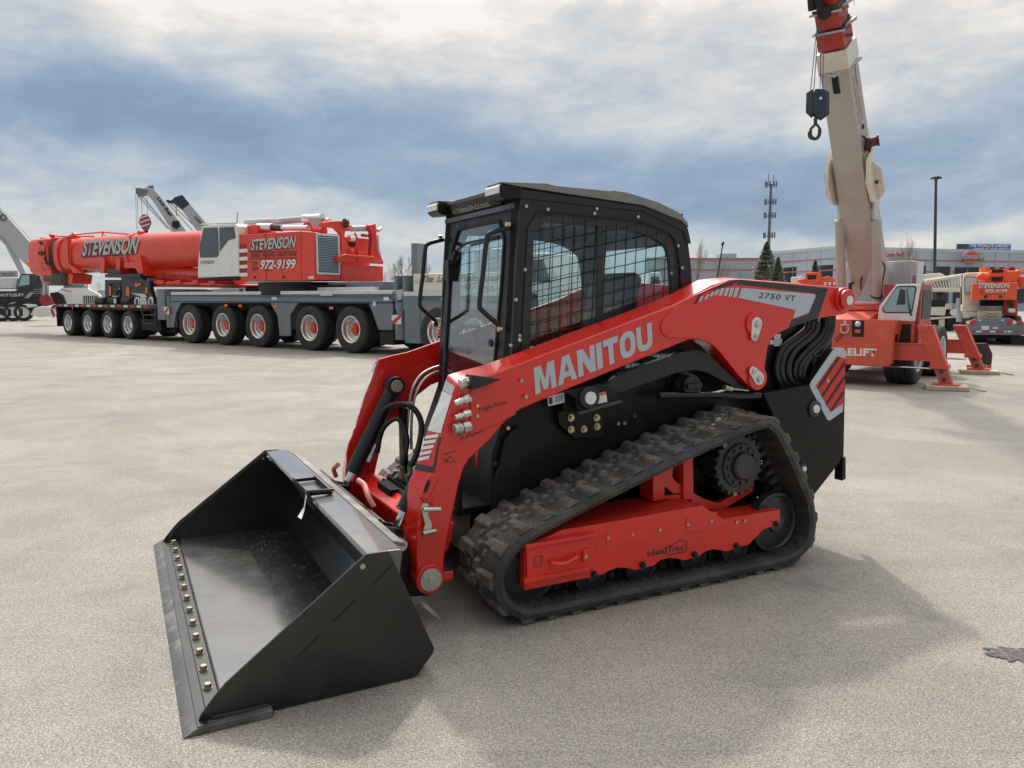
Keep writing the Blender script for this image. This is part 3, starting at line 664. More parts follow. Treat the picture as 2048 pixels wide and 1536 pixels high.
# tilt cylinders between the arms
for s in (-1, 1):
    pt = (1.318, s * .475, .985); pb = (.99, s * .455, .372); d = (Vector(pb) - Vector(pt))
    e = Vector(pt) + d * .80
    cy = MB().cyl(pt, e, .046, n=28); cy.cyl(e, e + d * .012, .050, n=28); cy.cyl((pt[0], pt[1] - .05, pt[2]), (pt[0], pt[1] + .05, pt[2]), .055, n=24)
    c_ = cy.build('tilt_cylinder', BLK2, LD, bevel=.003)
    MB().cyl(e, pb, .026, n=24).build('cylinder_rod', CHROME, c_)
    MB().cyl((pt[0], pt[1] - .058, pt[2]), (pt[0], pt[1] + .058, pt[2]), .036, n=24).build('cylinder_pin', STEEL, c_, bevel=.002)
    MB().prism([(pt[0] - .02, pt[2] + .07), (pt[0] + .06, pt[2] + .055), (pt[0] + .09, pt[2] - .09), (pt[0] + .06, pt[2] - .30), (pt[0] + .03, pt[2] - .10), (pt[0] - .06, pt[2] - .03)], s * .575, s * .545).build('cylinder_bracket', RED, LD, bevel=.008)
    f0 = Vector(pt) + d * .55 + Vector((.05, -s * .03, 0)); 
    MB().cyl(f0, f0 + d * .10, .014, n=8).cyl(f0 + d * .10, f0 + d * .16, .019, n=6).build('hose_fitting', STEEL, c_)
MB().tube(smooth_path([(1.17, .45, .62), (1.19, .45, .72), (1.25, .42, .86), (1.36, .34, .88), (1.42, .30, .78), (1.38, .26, .62), (1.33, .25, .54)], 8), .017, 12).build('hydraulic_hose', HOSE, LD)
MB().tube(smooth_path([(1.19, .42, .60), (1.22, .40, .74), (1.30, .36, .80), (1.34, .32, .68), (1.30, .30, .54)], 8), .015, 12).build('hydraulic_hose', HOSE, LD)
for p in ((1.33, .25, .54), (1.30, .30, .54), (1.30, .22, .5)): MB().cyl(p, (p[0], p[1], p[2] - .09), .016, n=8).build('hose_fitting', STEEL, LD)
MB().tube(smooth_path([(1.9, .46, 1.12), (1.55, .44, 1.08), (1.42, .42, .98), (1.38, .41, .80), (1.36, .40, .6)], 6), .009, 8).tube(smooth_path([(1.9, .47, 1.09), (1.57, .46, 1.05), (1.45, .44, .95), (1.41, .43, .80), (1.40, .42, .6)], 6), .009, 8).build('steel_line', STEEL, LD)
# cross tube between the arms with a ribbed step
MB().prism([(1.10, .30), (1.24, .28), (1.28, .42), (1.16, .47), (1.08, .42)], -.54, .54).build('arm_crossmember', RED, LD, bevel=.012)
st = MB(); st.prism([(1.16, .47), (1.28, .44), (1.29, .455), (1.17, .485)], -.34, .26)
for k in range(15):
    st.cyl((1.20, -.32 + k * .04, .478), (1.20, -.32 + k * .04, .497), .012, .008, 10); st.cyl((1.26, -.30 + k * .04, .462), (1.26, -.30 + k * .04, .480), .012, .008, 10)
st.box(1.12, 1.18, -.02, .2, .44, .485); st.build('serrated_step', BLK, LD, bevel=.001)
text('step_lettering', 'PART', (1.098, -.28, .37), (1.098, -.38, .37), (1.108, -.28, .405), DKG, LD)
# ---- chassis
ch = MB(); ch.prism([(1.50, .20), (1.50, .72), (1.60, .98), (3.10, 1.16), (3.62, 1.16), (3.66, .60), (3.45, .32), (3.0, .24)], -.485, .485)
ch.build('chassis', BLK, LD, bevel=.008)
MB().box(1.32, 1.56, -.44, .44, .42, .46).box(1.33, 1.36, -.44, -.36, .42, .86).box(1.33, 1.36, .36, .44, .42, .86).box(1.40, 1.6, -.44, .44, .20, .45).build('footwell_frame', BLK, LD, bevel=.004)
# side guard plate beside the track, with pale bevelled corner
MB().prism([(1.505, .22), (1.505, .60), (1.56, .80), (1.60, .84), (1.64, .86), (1.64, .80), (1.66, .22)], -.52, -.487).build('front_guard_plate', BLK, LD, bevel=.003)
for p in (z6(1038, 730), z6(1126, 714), z7(945, 80)): 
    v = M.V(*p, -.487); MB().cyl(v, (v[0], v[1] - .004, v[2]), .014, n=20).build('plug', DGREY, LD)
for p in (z6(1108, 520), z7(858, 120), z7(890, 118)):
    v = M.V(*p, -.487); MB().cyl(v, (v[0], v[1] - .010, v[2]), .010, n=12).build('small_bolt', BRASS, LD)
# rear tower, engine cover and rear side panels
rt = MB(); rt.prism([(3.02, .95), (3.02, 1.28), (3.10, 1.40), (3.62, 1.38), (3.66, 1.16), (3.70, .95)], -.44, .44)
for s in (-1, 1): rt.prism([(3.58, 1.0), (3.66, 1.0), (3.80, 1.47), (3.70, 1.49)], s * .53, s * .46)
rt.build('engine_hood', BLK, LD, bevel=.01)
rear_px = [(1527, 788), (1619, 770), (1640, 735), (1662, 702), (1670, 697), (1692, 700), (1691, 760), (1688, 915), (1625, 995), (1590, 930), (1558, 866), (1544, 825)]
rp = M.L(rear_px, -.65)
for s in (1, -1):
    pnl = MB(s).prism(rp, -.65, -.60).build('rear_side_panel', BLK, LD, bevel=.006)
    if s == 1:
        Y1 = -.652; Q = lambda *p: M.V(*z4b(*p), Y1)
        mb = MB(); mb.face([Q(*p) for p in ((1092, 492), (1228, 517), (1190, 1298), (1025, 1412), (1000, 1414), (985, 1400), (775, 1000), (766, 960), (775, 925), (1060, 512))]); mb.build('hazard_decal', SILV, pnl, smooth=0)
        Y1 = -.6532; mb = MB(); inner = ((1112, 592), (1224, 622), (1198, 1196), (1036, 1306), (1010, 1275), (846, 966)); mb.face([Q(*p) for p in inner]); mb.build('hazard_decal', mat('decal_red', (.62, .03, .02), .45), pnl, smooth=0)
        Y1 = -.6544; mb = MB(); ipoly = inner
        for k in range(4):
            p0 = (870 + 57 * k, 1005 + 95 * k); dd = (.56, -.83); w2 = 15
            for off in (0,):
                n2 = (.83, .56); A = clip_line((p0[0] - n2[0] * w2, p0[1] - n2[1] * w2), dd, ipoly); B2 = clip_line((p0[0] + n2[0] * w2, p0[1] + n2[1] * w2), dd, ipoly)
                if A and B2:
                    f = lambda t, sg: Q(p0[0] + sg * n2[0] * w2 + dd[0] * t, p0[1] + sg * n2[1] * w2 + dd[1] * t)
                    mb.face([f(A[0][0], -1), f(A[0][1], -1), f(B2[0][1], 1), f(B2[0][0], 1)])
        mb.build('hazard_decal', BLK2, pnl, smooth=0)
        for p, r in ((z4b(820, 1262), .05), ((1604, 937), .032)):
            v = M.V(*p, -.65); MB().cyl(v, (v[0], v[1] - .012, v[2]), r, n=32).build('panel_washer', DGREY, pnl, bevel=.003)
            MB().cyl((v[0], v[1] - .012, v[2]), (v[0], v[1] - .022, v[2]), r * .5, n=24).cyl((v[0], v[1] - .022, v[2]), (v[0], v[1] - .024, v[2]), r * .16, n=8).build('panel_bolt', SILVB, pnl, bevel=.002)
        v = M.V(*z4b(985, 905), -.655); MB().cyl(v, (v[0], v[1] - .008, v[2]), .010, n=12).build('small_bolt', STEEL, pnl)
    MB(s).prism(M.L([(1686, 916), (1692, 914), (1692, 958), (1684, 962)], -.66), -.66, -.60).build('rear_bumper_tab', BLK, LD, bevel=.004)
MB().box(3.60, 3.80, -.60, .60, .55, 1.16).build('rear_door', BLK, LD, bevel=.02)
# hoses behind the arm
HS = [[z4b(745, 160), z4b(700, 260), z4b(560, 370), z4b(430, 470), z4b(360, 600), z4b(335, 760), z4b(370, 920), z4b(440, 1000)],
      [z4b(800, 150), z4b(760, 270), z4b(620, 390), z4b(490, 490), z4b(420, 620), z4b(400, 780), z4b(440, 920), z4b(540, 985)],
      [z4b(860, 150), z4b(830, 270), z4b(720, 390), z4b(580, 510), z4b(500, 660), z4b(490, 800), z4b(540, 930), z4b(640, 975)],
      [z4b(975, 90), z4b(950, 250), z4b(850, 400), z4b(690, 550), z4b(590, 680), z4b(570, 820), z4b(620, 950), z4b(700, 970)],
      [z4b(1015, 80), z4b(1000, 250), z4b(900, 430), z4b(740, 590), z4b(650, 720), z4b(640, 850), z4b(690, 950), z4b(760, 960)],
      [z4b(1055, 70), z4b(1045, 250), z4b(960, 430), z4b(800, 590), z4b(705, 720), z4b(690, 840), z4b(730, 930), z4b(790, 950)]]
HOSE2 = mat('glossy_hose_sleeve', (.011, .012, .014), .36, coat=.15, var=.3, vscale=20)
for i, h in enumerate(HS):
    yy = -.54 - .012 * (i % 3)
    MB().tube(smooth_path([M.V(*p, yy) for p in h], 7), .021, 12).build('hydraulic_hose', HOSE2, LD)
MB().tube([M.V(*z4b(915, 495), -.56), M.V(*z4b(790, 900), -.57)], .004, 6).build('prop_rod', STEEL, LD)
MB().tube([M.V(*z4b(885, 100), -.57), M.V(*z4b(865, 200), -.57)], .006, 6).build('hose_fitting', STEEL, LD)
for p, q, m in ((z4b(310, 310), z4b(390, 370), STK), (z4b(310, 375), z4b(408, 460), STKB), (z4b(255, 385), z4b(300, 440), STK)):
    a = M.V(*p, -.53); c = M.V(*q, -.53); MB().box(a[0], c[0], -.531, -.527, c[2], a[2]).build('warning_sticker', m, LD)
MB().prism(M.L([z4b(195, 700), z4b(190, 330), z4b(540, 180), z4b(900, 100), z4b(1088, 55), z4b(1062, 300), z4b(1050, 490), z4b(770, 960), z4b(170, 1075)], -.52), -.515, -.50).build('hose_backplate', BLK, LD)
# lift link, bracket, cap, lower tube
link = [z2(-350, 1130), z2(0, 880), z2(500, 700), z2(590, 684), z2(660, 688), z2(740, 712), z2(1000, 960), z2(1095, 1030), z2(1060, 1045), z2(720, 874), z2(620, 852), z2(450, 882), z2(0, 1040), z2(-350, 1180)]
for s in (1, -1):
    MB(s).prism(M.L(link, -.60), -.62, -.57).build('lift_link', BLK2, LD, bevel=.005)
br = MB(); br.prism(M.L([z3b(590, 700), z3b(760, 800), z3b(790, 1000), z3b(1370, 830), z3b(1330, 700), z3b(1100, 600)], -.655), -.655, -.63); br.prism(M.L([z3b(590, 700), z3b(1330, 700), z3b(1370, 830), z3b(600, 980)], -.60), -.60, -.487)
br.prism(M.L([z3b(480, 960), z3b(500, 1150), z3b(700, 1330), z3b(1090, 1330), z3b(1120, 920)], -.50), -.53, -.487)
brk = br.build('lift_bracket', BLK, LD, bevel=.004)
v = M.V(*z3b(930, 785), -.655); MB().cyl((v[0], -.60, v[2]), (v[0], -.675, v[2]), .058, n=36).build('pivot_bushing', BLK2, brk, bevel=.006)
MB().cyl((v[0], -.675, v[2]), (v[0], -.682, v[2]), .032, n=28).cyl((v[0], -.682, v[2]), (v[0], -.6835, v[2]), .009, n=8).build('pivot_washer', SILVB, brk)
e0 = M.V(*z3b(785, 1000), -.665); e1 = M.V(*z3b(1375, 835), -.665); MB().beam(e0, e1, .03, .014).build('bracket_lip', DGREY, brk, bevel=.003)
for p in ((690, 1060), (690, 1220), (865, 1215), (1040, 1060), (1045, 1180)):
    v = M.V(*z3b(*p), -.53); MB().cyl(v, (v[0], v[1] - .006, v[2]), .019, n=20).cyl((v[0], v[1] - .006, v[2]), (v[0], v[1] - .022, v[2]), .012, n=6).build('bracket_bolt', BRASS, brk)
def sticker(zf, poly, y, band=None):
    q = [M.V(*zf(*p), y) for p in poly]; mb = MB(); mb.face(q); o = mb.build('warning_sticker', STK, brk, smooth=0)
    if band is not None:
        a, b_, c_, d_ = [Vector(v) for v in q]; mb = MB(); mb.face([a + Vector((0, -.0008, 0)), b_ + Vector((0, -.0008, 0)), b_ + (c_ - b_) * .3 + Vector((0, -.0008, 0)), a + (d_ - a) * .3 + Vector((0, -.0008, 0))]); mb.build('warning_band', band, brk, smooth=0)
    return o
sticker(z3b, [(1037, 733), (1172, 700), (1192, 845), (1053, 873)], -.657, STKR)
s1 = sticker(z3b, [(368, 770), (600, 715), (608, 850), (388, 905)], -.606)
q = [M.V(*z3b(*p), -.6075) for p in ((385, 795), (440, 780), (450, 870), (400, 882))]; mb = MB(); mb.face([q[0], q[1], q[3]]); mb.face([q[1], q[2], q[3]]); mb.build('pictogram', DKG, brk, smooth=0)
for k in range(4):
    a = M.V(*z3b(475, 785 + 22 * k), -.6075); c = M.V(*z3b(590, 757 + 22 * k), -.6075); MB().beam(a, c, .0006, .003).build('sticker_line', DKG, brk)
v = M.V(*z2(590, 985), -.56); capb = MB().cyl((v[0], -.50, v[2]), (v[0], -.59, v[2]), .060, n=28)
for k in range(3): capb.cyl((v[0], -.515 - .016 * k, v[2]), (v[0], -.522 - .016 * k, v[2]), .068, n=28)
capb.box(v[0] - .05, v[0] + .05, -.59, -.612, v[2] - .014, v[2] + .014); capb.build('filler_cap', BLK2, LD, bevel=.004)
tb_ = MB().tube([M.V(*z2(330, 1075), -.58), M.V(*z2(1190, 1068), -.62)], .020, 12); tb_.build('lower_tube', BLK2, LD)
MB().tube(smooth_path([M.V(*z2(600, 1055), -.57), M.V(*z2(800, 1050), -.60), M.V(*z2(930, 1015), -.61), M.V(*z2(1095, 1025), -.62)], 5), .007, 8).build('steel_line', STEEL, LD)
MB().cyl(M.V(*z2(890, 1000), -.61), M.V(*z2(950, 1015), -.61), .016, n=8).build('hose_fitting', STEEL, LD)
q = [M.V(*z2(*p), -.56) for p in ((660, 968), (682, 968), (682, 1045), (610, 1045))]; mb = MB(); mb.face(q); mb.build('warning_sticker', STK, LD, smooth=0)
MB().tube([(3.05, -.30, 1.40), M.V(1446, 487, -.30)], .004, 6).build('antenna', DARK, LD)
MB().cyl(M.V(1444, 490, -.30), M.V(1447, 485, -.30), .008, n=8).build('antenna_tip', DARK, LD)

# ---- tracks
loop = [(2.90, .835), (2.484, .737), (1.861, .549), (1.50, .425), (1.375, .335), (1.337, .235), (1.368, .135), (1.44, .072), (1.56, .050), (2.149, .048), (2.794, .048), (3.10, .052), (3.24, .090), (3.305, .165), (3.305, .28), (3.262, .41), (3.13, .63), (3.03, .775), (2.965, .825)]
lp = smooth_path([(x, 0, z) for x, z in loop], 8, True)
# even resample
def resample(pts, n):
    P = pts + [pts[0]]; L = [0]
    for a, b in zip(P, P[1:]): L.append(L[-1] + (b - a).length)
    out = []; j = 0
    for k in range(n):
        t = L[-1] * k / n
        while L[j + 1] < t: j += 1
        f = (t - L[j]) / max(1e-9, L[j + 1] - L[j]); out.append(P[j].lerp(P[j + 1], f))
    return out, L[-1]
LP, LEN = resample(lp, 264)
N_ = len(LP)
def nrm(i):
    d = (LP[(i + 1) % N_] - LP[(i - 1) % N_]).normalized(); return d, Vector((-d.z, 0, d.x))
cen = sum(LP, Vector()) / N_
sgn = 1 if (LP[0] - cen).dot(nrm(0)[1]) > 0 else -1
for s in (1, -1):
    mb = MB(s); prof = [(-.905, -.004), (-.895, .024), (-.87, .030), (-.53, .030), (-.505, .024), (-.497, 0), (-.505, -.024), (-.62, -.030), (-.66, -.030), (-.74, -.030), (-.78, -.030), (-.895, -.026)]
    rings = []
    for i in range(N_):
        d, n = nrm(i); n = n * sgn; rings.append([mb.v(LP[i] + n * h + Vector((0, y, 0))) for y, h in prof])
    for i in range(N_):
        a = rings[i]; b = rings[(i + 1) % N_]
        for k in range(len(prof)): mb.b.faces.new((a[k], a[(k + 1) % len(prof)], b[(k + 1) % len(prof)], b[k]))
    tk = mb.build('rubber_track', RUB, LD, bevel=0)
    # tread lugs: staggered blocks with hooked inner ends
    NL = 72; step = N_ / NL; lg = MB(s)
    def P3(u, y, h):
        i = int(math.floor(u)) % N_; f = u - math.floor(u); d, n = nrm(i); d2, n2 = nrm((i + 1) % N_)
        p = LP[i].lerp(LP[(i + 1) % N_], f); nn = n.lerp(n2, f).normalized() * sgn
        return p + nn * h + Vector((0, y, 0))
    def lug(u0, u1, ya, yb, sk=0.0, h=.019, tp=.24):
        m_ = (u1 - u0) * tp
        lo = [P3(u0, ya, .028), P3(u1, ya, .028), P3(u1 + sk, yb, .028), P3(u0 + sk, yb, .028)]
        dy = (yb - ya); hi = [P3(u0 + m_, ya + dy * .05, .03 + h), P3(u1 - m_, ya + dy * .05, .03 + h), P3(u1 - m_ + sk, yb - dy * .06, .03 + h), P3(u0 + m_ + sk, yb - dy * .06, .03 + h)]
        lg.hull8(lo, hi)
    for k in range(NL // 2):
        u = k * step * 2; jt = random.uniform(-.08, .08); u += jt; q = step * 2
        lug(u, u + q * .56, -.893, -.800, .25); lug(u + q * .05, u + q * .50, -.803, -.735, .15); lug(u - q * .16, u + q * .30, -.745, -.697, .0, .016)
        lug(u + q * .48, u + q * .80, -.775, -.748, 0, .012)
        u += step
        lug(u, u + q * .56, -.507, -.600, .25); lug(u + q * .05, u + q * .50, -.597, -.665, .15); lug(u - q * .16, u + q * .30, -.655, -.700, .0, .016)
        lug(u + q * .48, u + q * .80, -.625, -.652, 0, .012)
    lgo = lg.build('tread_lugs', RUBT, tk, bevel=.004, seg=2)
    gl = MB(s)
    for k in range(NL):
        u = k * step; a = lambda uu, y, h: P3(uu, y, -h)
        lo = [a(u, -.735, .028), a(u + 2.2, -.735, .028), a(u + 2.2, -.70, .028), a(u, -.70, .028)]; hi = [a(u + .6, -.73, .085), a(u + 1.6, -.73, .085), a(u + 1.6, -.705, .085), a(u + .6, -.705, .085)]
        gl.hull8(lo, hi); gl.hull8([p - Vector((0, s * 0 - .0, 0)) + Vector((0, -.06, 0)) for p in []] or [P3(u, -.665, -.028), P3(u + 2.2, -.665, -.028), P3(u + 2.2, -.63, -.028), P3(u, -.63, -.028)], [P3(u + .6, -.66, -.085), P3(u + 1.6, -.66, -.085), P3(u + 1.6, -.635, -.085), P3(u + .6, -.635, -.085)])
        gl.hull8([P3(u + 3.2, -.86, -.024), P3(u + 3.6, -.86, -.024), P3(u + 3.6, -.76, -.030), P3(u + 3.2, -.76, -.030)], [P3(u + 3.25, -.855, -.034), P3(u + 3.55, -.855, -.034), P3(u + 3.55, -.77, -.036), P3(u + 3.25, -.77, -.036)])
    gl.build('drive_lugs', RUB, tk, bevel=.003)
    # rollers, idlers, sprocket
    WH = mat('roller_dark_paint', (.022, .024, .028), .38, var=.3, dirt=(.06, .055, .05), damt=.3) if s == 1 else WH
    def roller(x, z, r, y0=-.805, y1=-.545, nm='roller', hub=.35):
        m_ = MB(s)
        for yy in (y0, y1 + .05):
            m_.lathe([(.001, -.012), (r * .30, -.012), (r * .34, 0), (r * .84, .008), (r * .90, -.003), (r, -.003), (r, .05), (r * .5, .052), (.001, .052)], (x, yy, z), (0, 1, 0), 36)
        m_.cyl((x, y0 + .04, z), (x, y1, z), r * hub); return m_.build(nm, WH, LD)
    for x in (1.883, 2.184, 2.528, 2.815): roller(x, .142, .088)
    roller(3.115, .245, .17, nm='rear_idler'); roller(1.535, .245, .17, nm='front_idler')
    # sprocket with round lugs and hub motor
    sp = MB(s); cx, cz = 2.835, .600
    n = 22; pl = []
    for k in range(n * 2): a = math.pi * k / n; rr = .176 if k % 2 == 0 else .150; pl.append((cx + rr * math.cos(a), cz + rr * math.sin(a)))
    sp.prism(pl, -.80, -.775); spo = sp.build('drive_sprocket', WH, LD, bevel=.003)
    hb = MB(s); hb.lathe([(.001, -.055), (.065, -.055), (.075, -.045), (.078, -.02), (.118, -.012), (.122, 0), (.122, .2)], (cx, -.80, cz), (0, 1, 0), 40); hb.build('hub_motor', WH, spo, bevel=.002)
    for k in range(12):
        a = 2 * math.pi * k / 12; p = (cx + .098 * math.cos(a), -.812, cz + .098 * math.sin(a)); MB(s).cyl(p, (p[0], p[1] - .014, p[2]), .010, n=6).build('hub_bolt', WH, spo)
    for k in range(11):
        a = 2 * math.pi * k / 11; p = (cx + .158 * math.cos(a), -.72, cz + .158 * math.sin(a)); MB(s).cyl((p[0], -.80, p[2]), (p[0], -.68, p[2]), .012, n=10).build('sprocket_roller', STEEL if k % 4 == 0 else WH, spo)
    # red track frame
    tf = [z7(380, 742), z7(500, 700), z7(575, 665), z7(740, 640), z7(1290, 541), z7(1400, 610), z7(1690, 562), z7(1690, 645), z7(1640, 652), z7(1600, 668), z7(1565, 705), z7(1530, 742), z7(1470, 756), z7(1420, 776), z7(1380, 770), z7(1350, 765), z7(1310, 775), z7(1270, 803), z7(1200, 822), z7(1160, 812), z7(1120, 810), z7(1080, 820), z7(1040, 850), z7(950, 872), z7(900, 860), z7(860, 860), z7(820, 872), z7(785, 892), z7(740, 905), z7(380, 975)]
    TFP = M.L(tf, -.865)
    frm = MB(s).prism(TFP, -.865, -.815).build('track_frame', REDT, LD, bevel=.003)
    MB(s).prism(M.L([z7(500, 700), z7(575, 665), z7(740, 640), z7(1290, 541), z7(1300, 600), z7(700, 760), z7(500, 800)], -.865), -.815, -.56).build('frame_top_beam', REDT, frm, bevel=.004)
    a, c = M.P(*z7(1400, 612), -.865), M.P(*z7(1690, 565), -.865); MB(s).prism([(a[0], a[1]), (c[0], c[1]), (c[0], c[1] - .01), (a[0], a[1] - .01)], -.815, -.70).build('frame_flange', REDT, frm)
    up_ = lambda pts: M.L([z7(*p) for p in pts], -.70)
    MB(s).prism(up_([(1040, 370), (1100, 345), (1100, 510), (1040, 520)]), -.70, -.58).prism(up_([(1190, 300), (1240, 290), (1242, 510), (1190, 510)]), -.71, -.62).build('frame_upright', REDT, frm, bevel=.004)
    MB(s).prism(up_([(1098, 345), (1192, 300), (1192, 330), (1150, 348), (1145, 395), (1168, 425), (1192, 435), (1192, 478), (1150, 482), (1112, 448), (1098, 452)]), -.69, -.665).prism(up_([(1098, 495), (1192, 485), (1192, 510), (1098, 512)]), -.69, -.665).build('frame_web', REDT, frm, bevel=.003)
    MB(s).prism(up_([(1242, 470), (1300, 505), (1380, 530), (1560, 440), (1560, 470), (1390, 575), (1242, 540)]), -.69, -.66).build('sprocket_guard', REDT, frm, bevel=.003)
    # tensioner box with handle
    bx_ = MB(s).prism(M.L([z7(385, 757), z7(735, 700), z7(735, 858), z7(392, 942)], -.875), -.885, -.866).build('tension_cover', REDT, frm, bevel=.004)
    MB(s).prism(M.L([z7(385, 740), z7(750, 684), z7(750, 700), z7(385, 762)], -.895), -.900, -.866).build('cover_rib', REDT, frm, bevel=.003)
    MB(s).prism(M.L([z7(378, 918), z7(720, 855), z7(722, 872), z7(378, 942)], -.895), -.900, -.866).build('cover_rib', REDT, frm, bevel=.003)
    hv = [M.V(*z7(*p), y) for p, y in (((515, 825), -.888), ((530, 838), -.91), ((590, 838), -.915), ((645, 808), -.91), ((655, 800), -.888))]
    MB(s).tube(smooth_path(hv, 5), .010, 10).build('cover_handle', REDT, frm)
    a = M.P(*z7(675, 765), -.886); c = M.P(*z7(708, 822), -.886); MB(s).box(a[0], c[0], -.900, -.884, c[1], a[1]).build('latch_block', REDT, frm, bevel=.003)
    v = M.V(*z7(692, 800), -.900); MB(s).cyl(v, (v[0], v[1] - .008, v[2]), .011, n=6).build('frame_bolt', BRASS, frm)
    v = M.P(*z7(430, 805), -.887); c = M.P(*z7(472, 850), -.887); MB(s).tube([(v[0], -.887, v[1]), (c[0], -.887, v[1]), (c[0], -.887, c[1]), (v[0], -.887, c[1]), (v[0], -.887, v[1])], .0012, 4).tube([(v[0] + .01, -.887, v[1] - .012), (v[0] + .012, -.887, c[1] + .014), (c[0] - .012, -.887, c[1] + .014), (c[0] - .01, -.887, v[1] - .012)], .0012, 4).build('tie_down_mark', DKG, frm)
    for (pa, pb, pc, pd) in ((z7(800, 665), z7(1100, 625), z7(1085, 708), z7(800, 750)), (z7(1208, 598), z7(1370, 572), z7(1330, 665), z7(1208, 678))):
        q = [M.P(*p, -.8655) for p in (pa, pb, pc, pd)]; MB(s).prism(q, -.8685, -.8645).build('service_cover', REDT, frm, bevel=.0015)
    for p in ((808, 706), (933, 686), (1074, 663), (1216, 638), (1336, 620), (1467, 625), (1507, 618)):
        v = M.V(*z7(*p), -.868); MB(s).cyl(v, (v[0], v[1] - .006, v[2]), .009, n=6).build('cover_bolt', BRASS, frm)
    for p in ((735, 890), (983, 842), (1248, 788), (1463, 745), (1665, 633)):
        v = M.V(*z7(*p), -.865); MB(s).cyl(v, (v[0], v[1] - .006, v[2]), .017, n=14).cyl((v[0], v[1] - .006, v[2]), (v[0], v[1] - .022, v[2]), .012, n=6).build('roller_bolt', DARK, frm)
    if s == 1:
        text('frame_lettering', 'Ideal', M.V(*z7(1012, 804), -.8662), M.V(*z7(1108, 785), -.8662), M.V(*z7(1012, 770), -.8662), DKG, frm, off=.02)
        text('frame_lettering', 'Trax', M.V(*z7(1113, 784), -.8662), M.V(*z7(1200, 768), -.8662), M.V(*z7(1116, 750), -.8662), DKG, frm, off=.02, shear=.15)
        ol = [(1108, 752)] + [(1108 + 10 * k, 750 - 3.3 * k + (6 if k % 2 else 0) - (8 if k > 4 else 0)) for k in range(1, 10)] + [(1210, 718), (1212, 765)] + [(1205 - 10 * k, 774 + 2 * k + (5 if k % 2 else 0)) for k in range(0, 9)] + [(1110, 792), (1108, 752)]
        MB().tube([M.V(*z7(*p), -.8662) for p in ol], .0022, 4).build('frame_lettering', DKG, frm)

# ---- cab
CAB = LD
cab_out = [(1.600, .98), (1.640, 1.70), (1.664, 1.995), (1.80, 1.995), (2.00, 1.990), (2.20, 1.985), (2.392, 1.978), (2.55, 1.95), (2.655, 1.918), (2.69, 1.87), (2.712, 1.80), (2.735, 1.68), (2.755, 1.50), (2.77, .98), (2.30, .98), (1.90, .98)]
cab_in = [(1.655, 1.10), (1.690, 1.70), (1.700, 1.85), (1.755, 1.930), (1.90, 1.928), (2.20, 1.918), (2.385, 1.908), (2.50, 1.88), (2.585, 1.852), (2.625, 1.81), (2.645, 1.75), (2.662, 1.65), (2.672, 1.50), (2.68, 1.10), (2.30, 1.10), (1.90, 1.10)]
gls_poly = [(1.72, 1.12), (1.74, 1.66), (1.745, 1.80), (1.79, 1.875), (1.92, 1.878), (2.20, 1.868), (2.37, 1.855), (2.47, 1.83), (2.54, 1.80), (2.575, 1.77), (2.595, 1.72), (2.61, 1.62), (2.62, 1.50), (2.63, 1.12), (2.30, 1.12), (1.92, 1.12)]
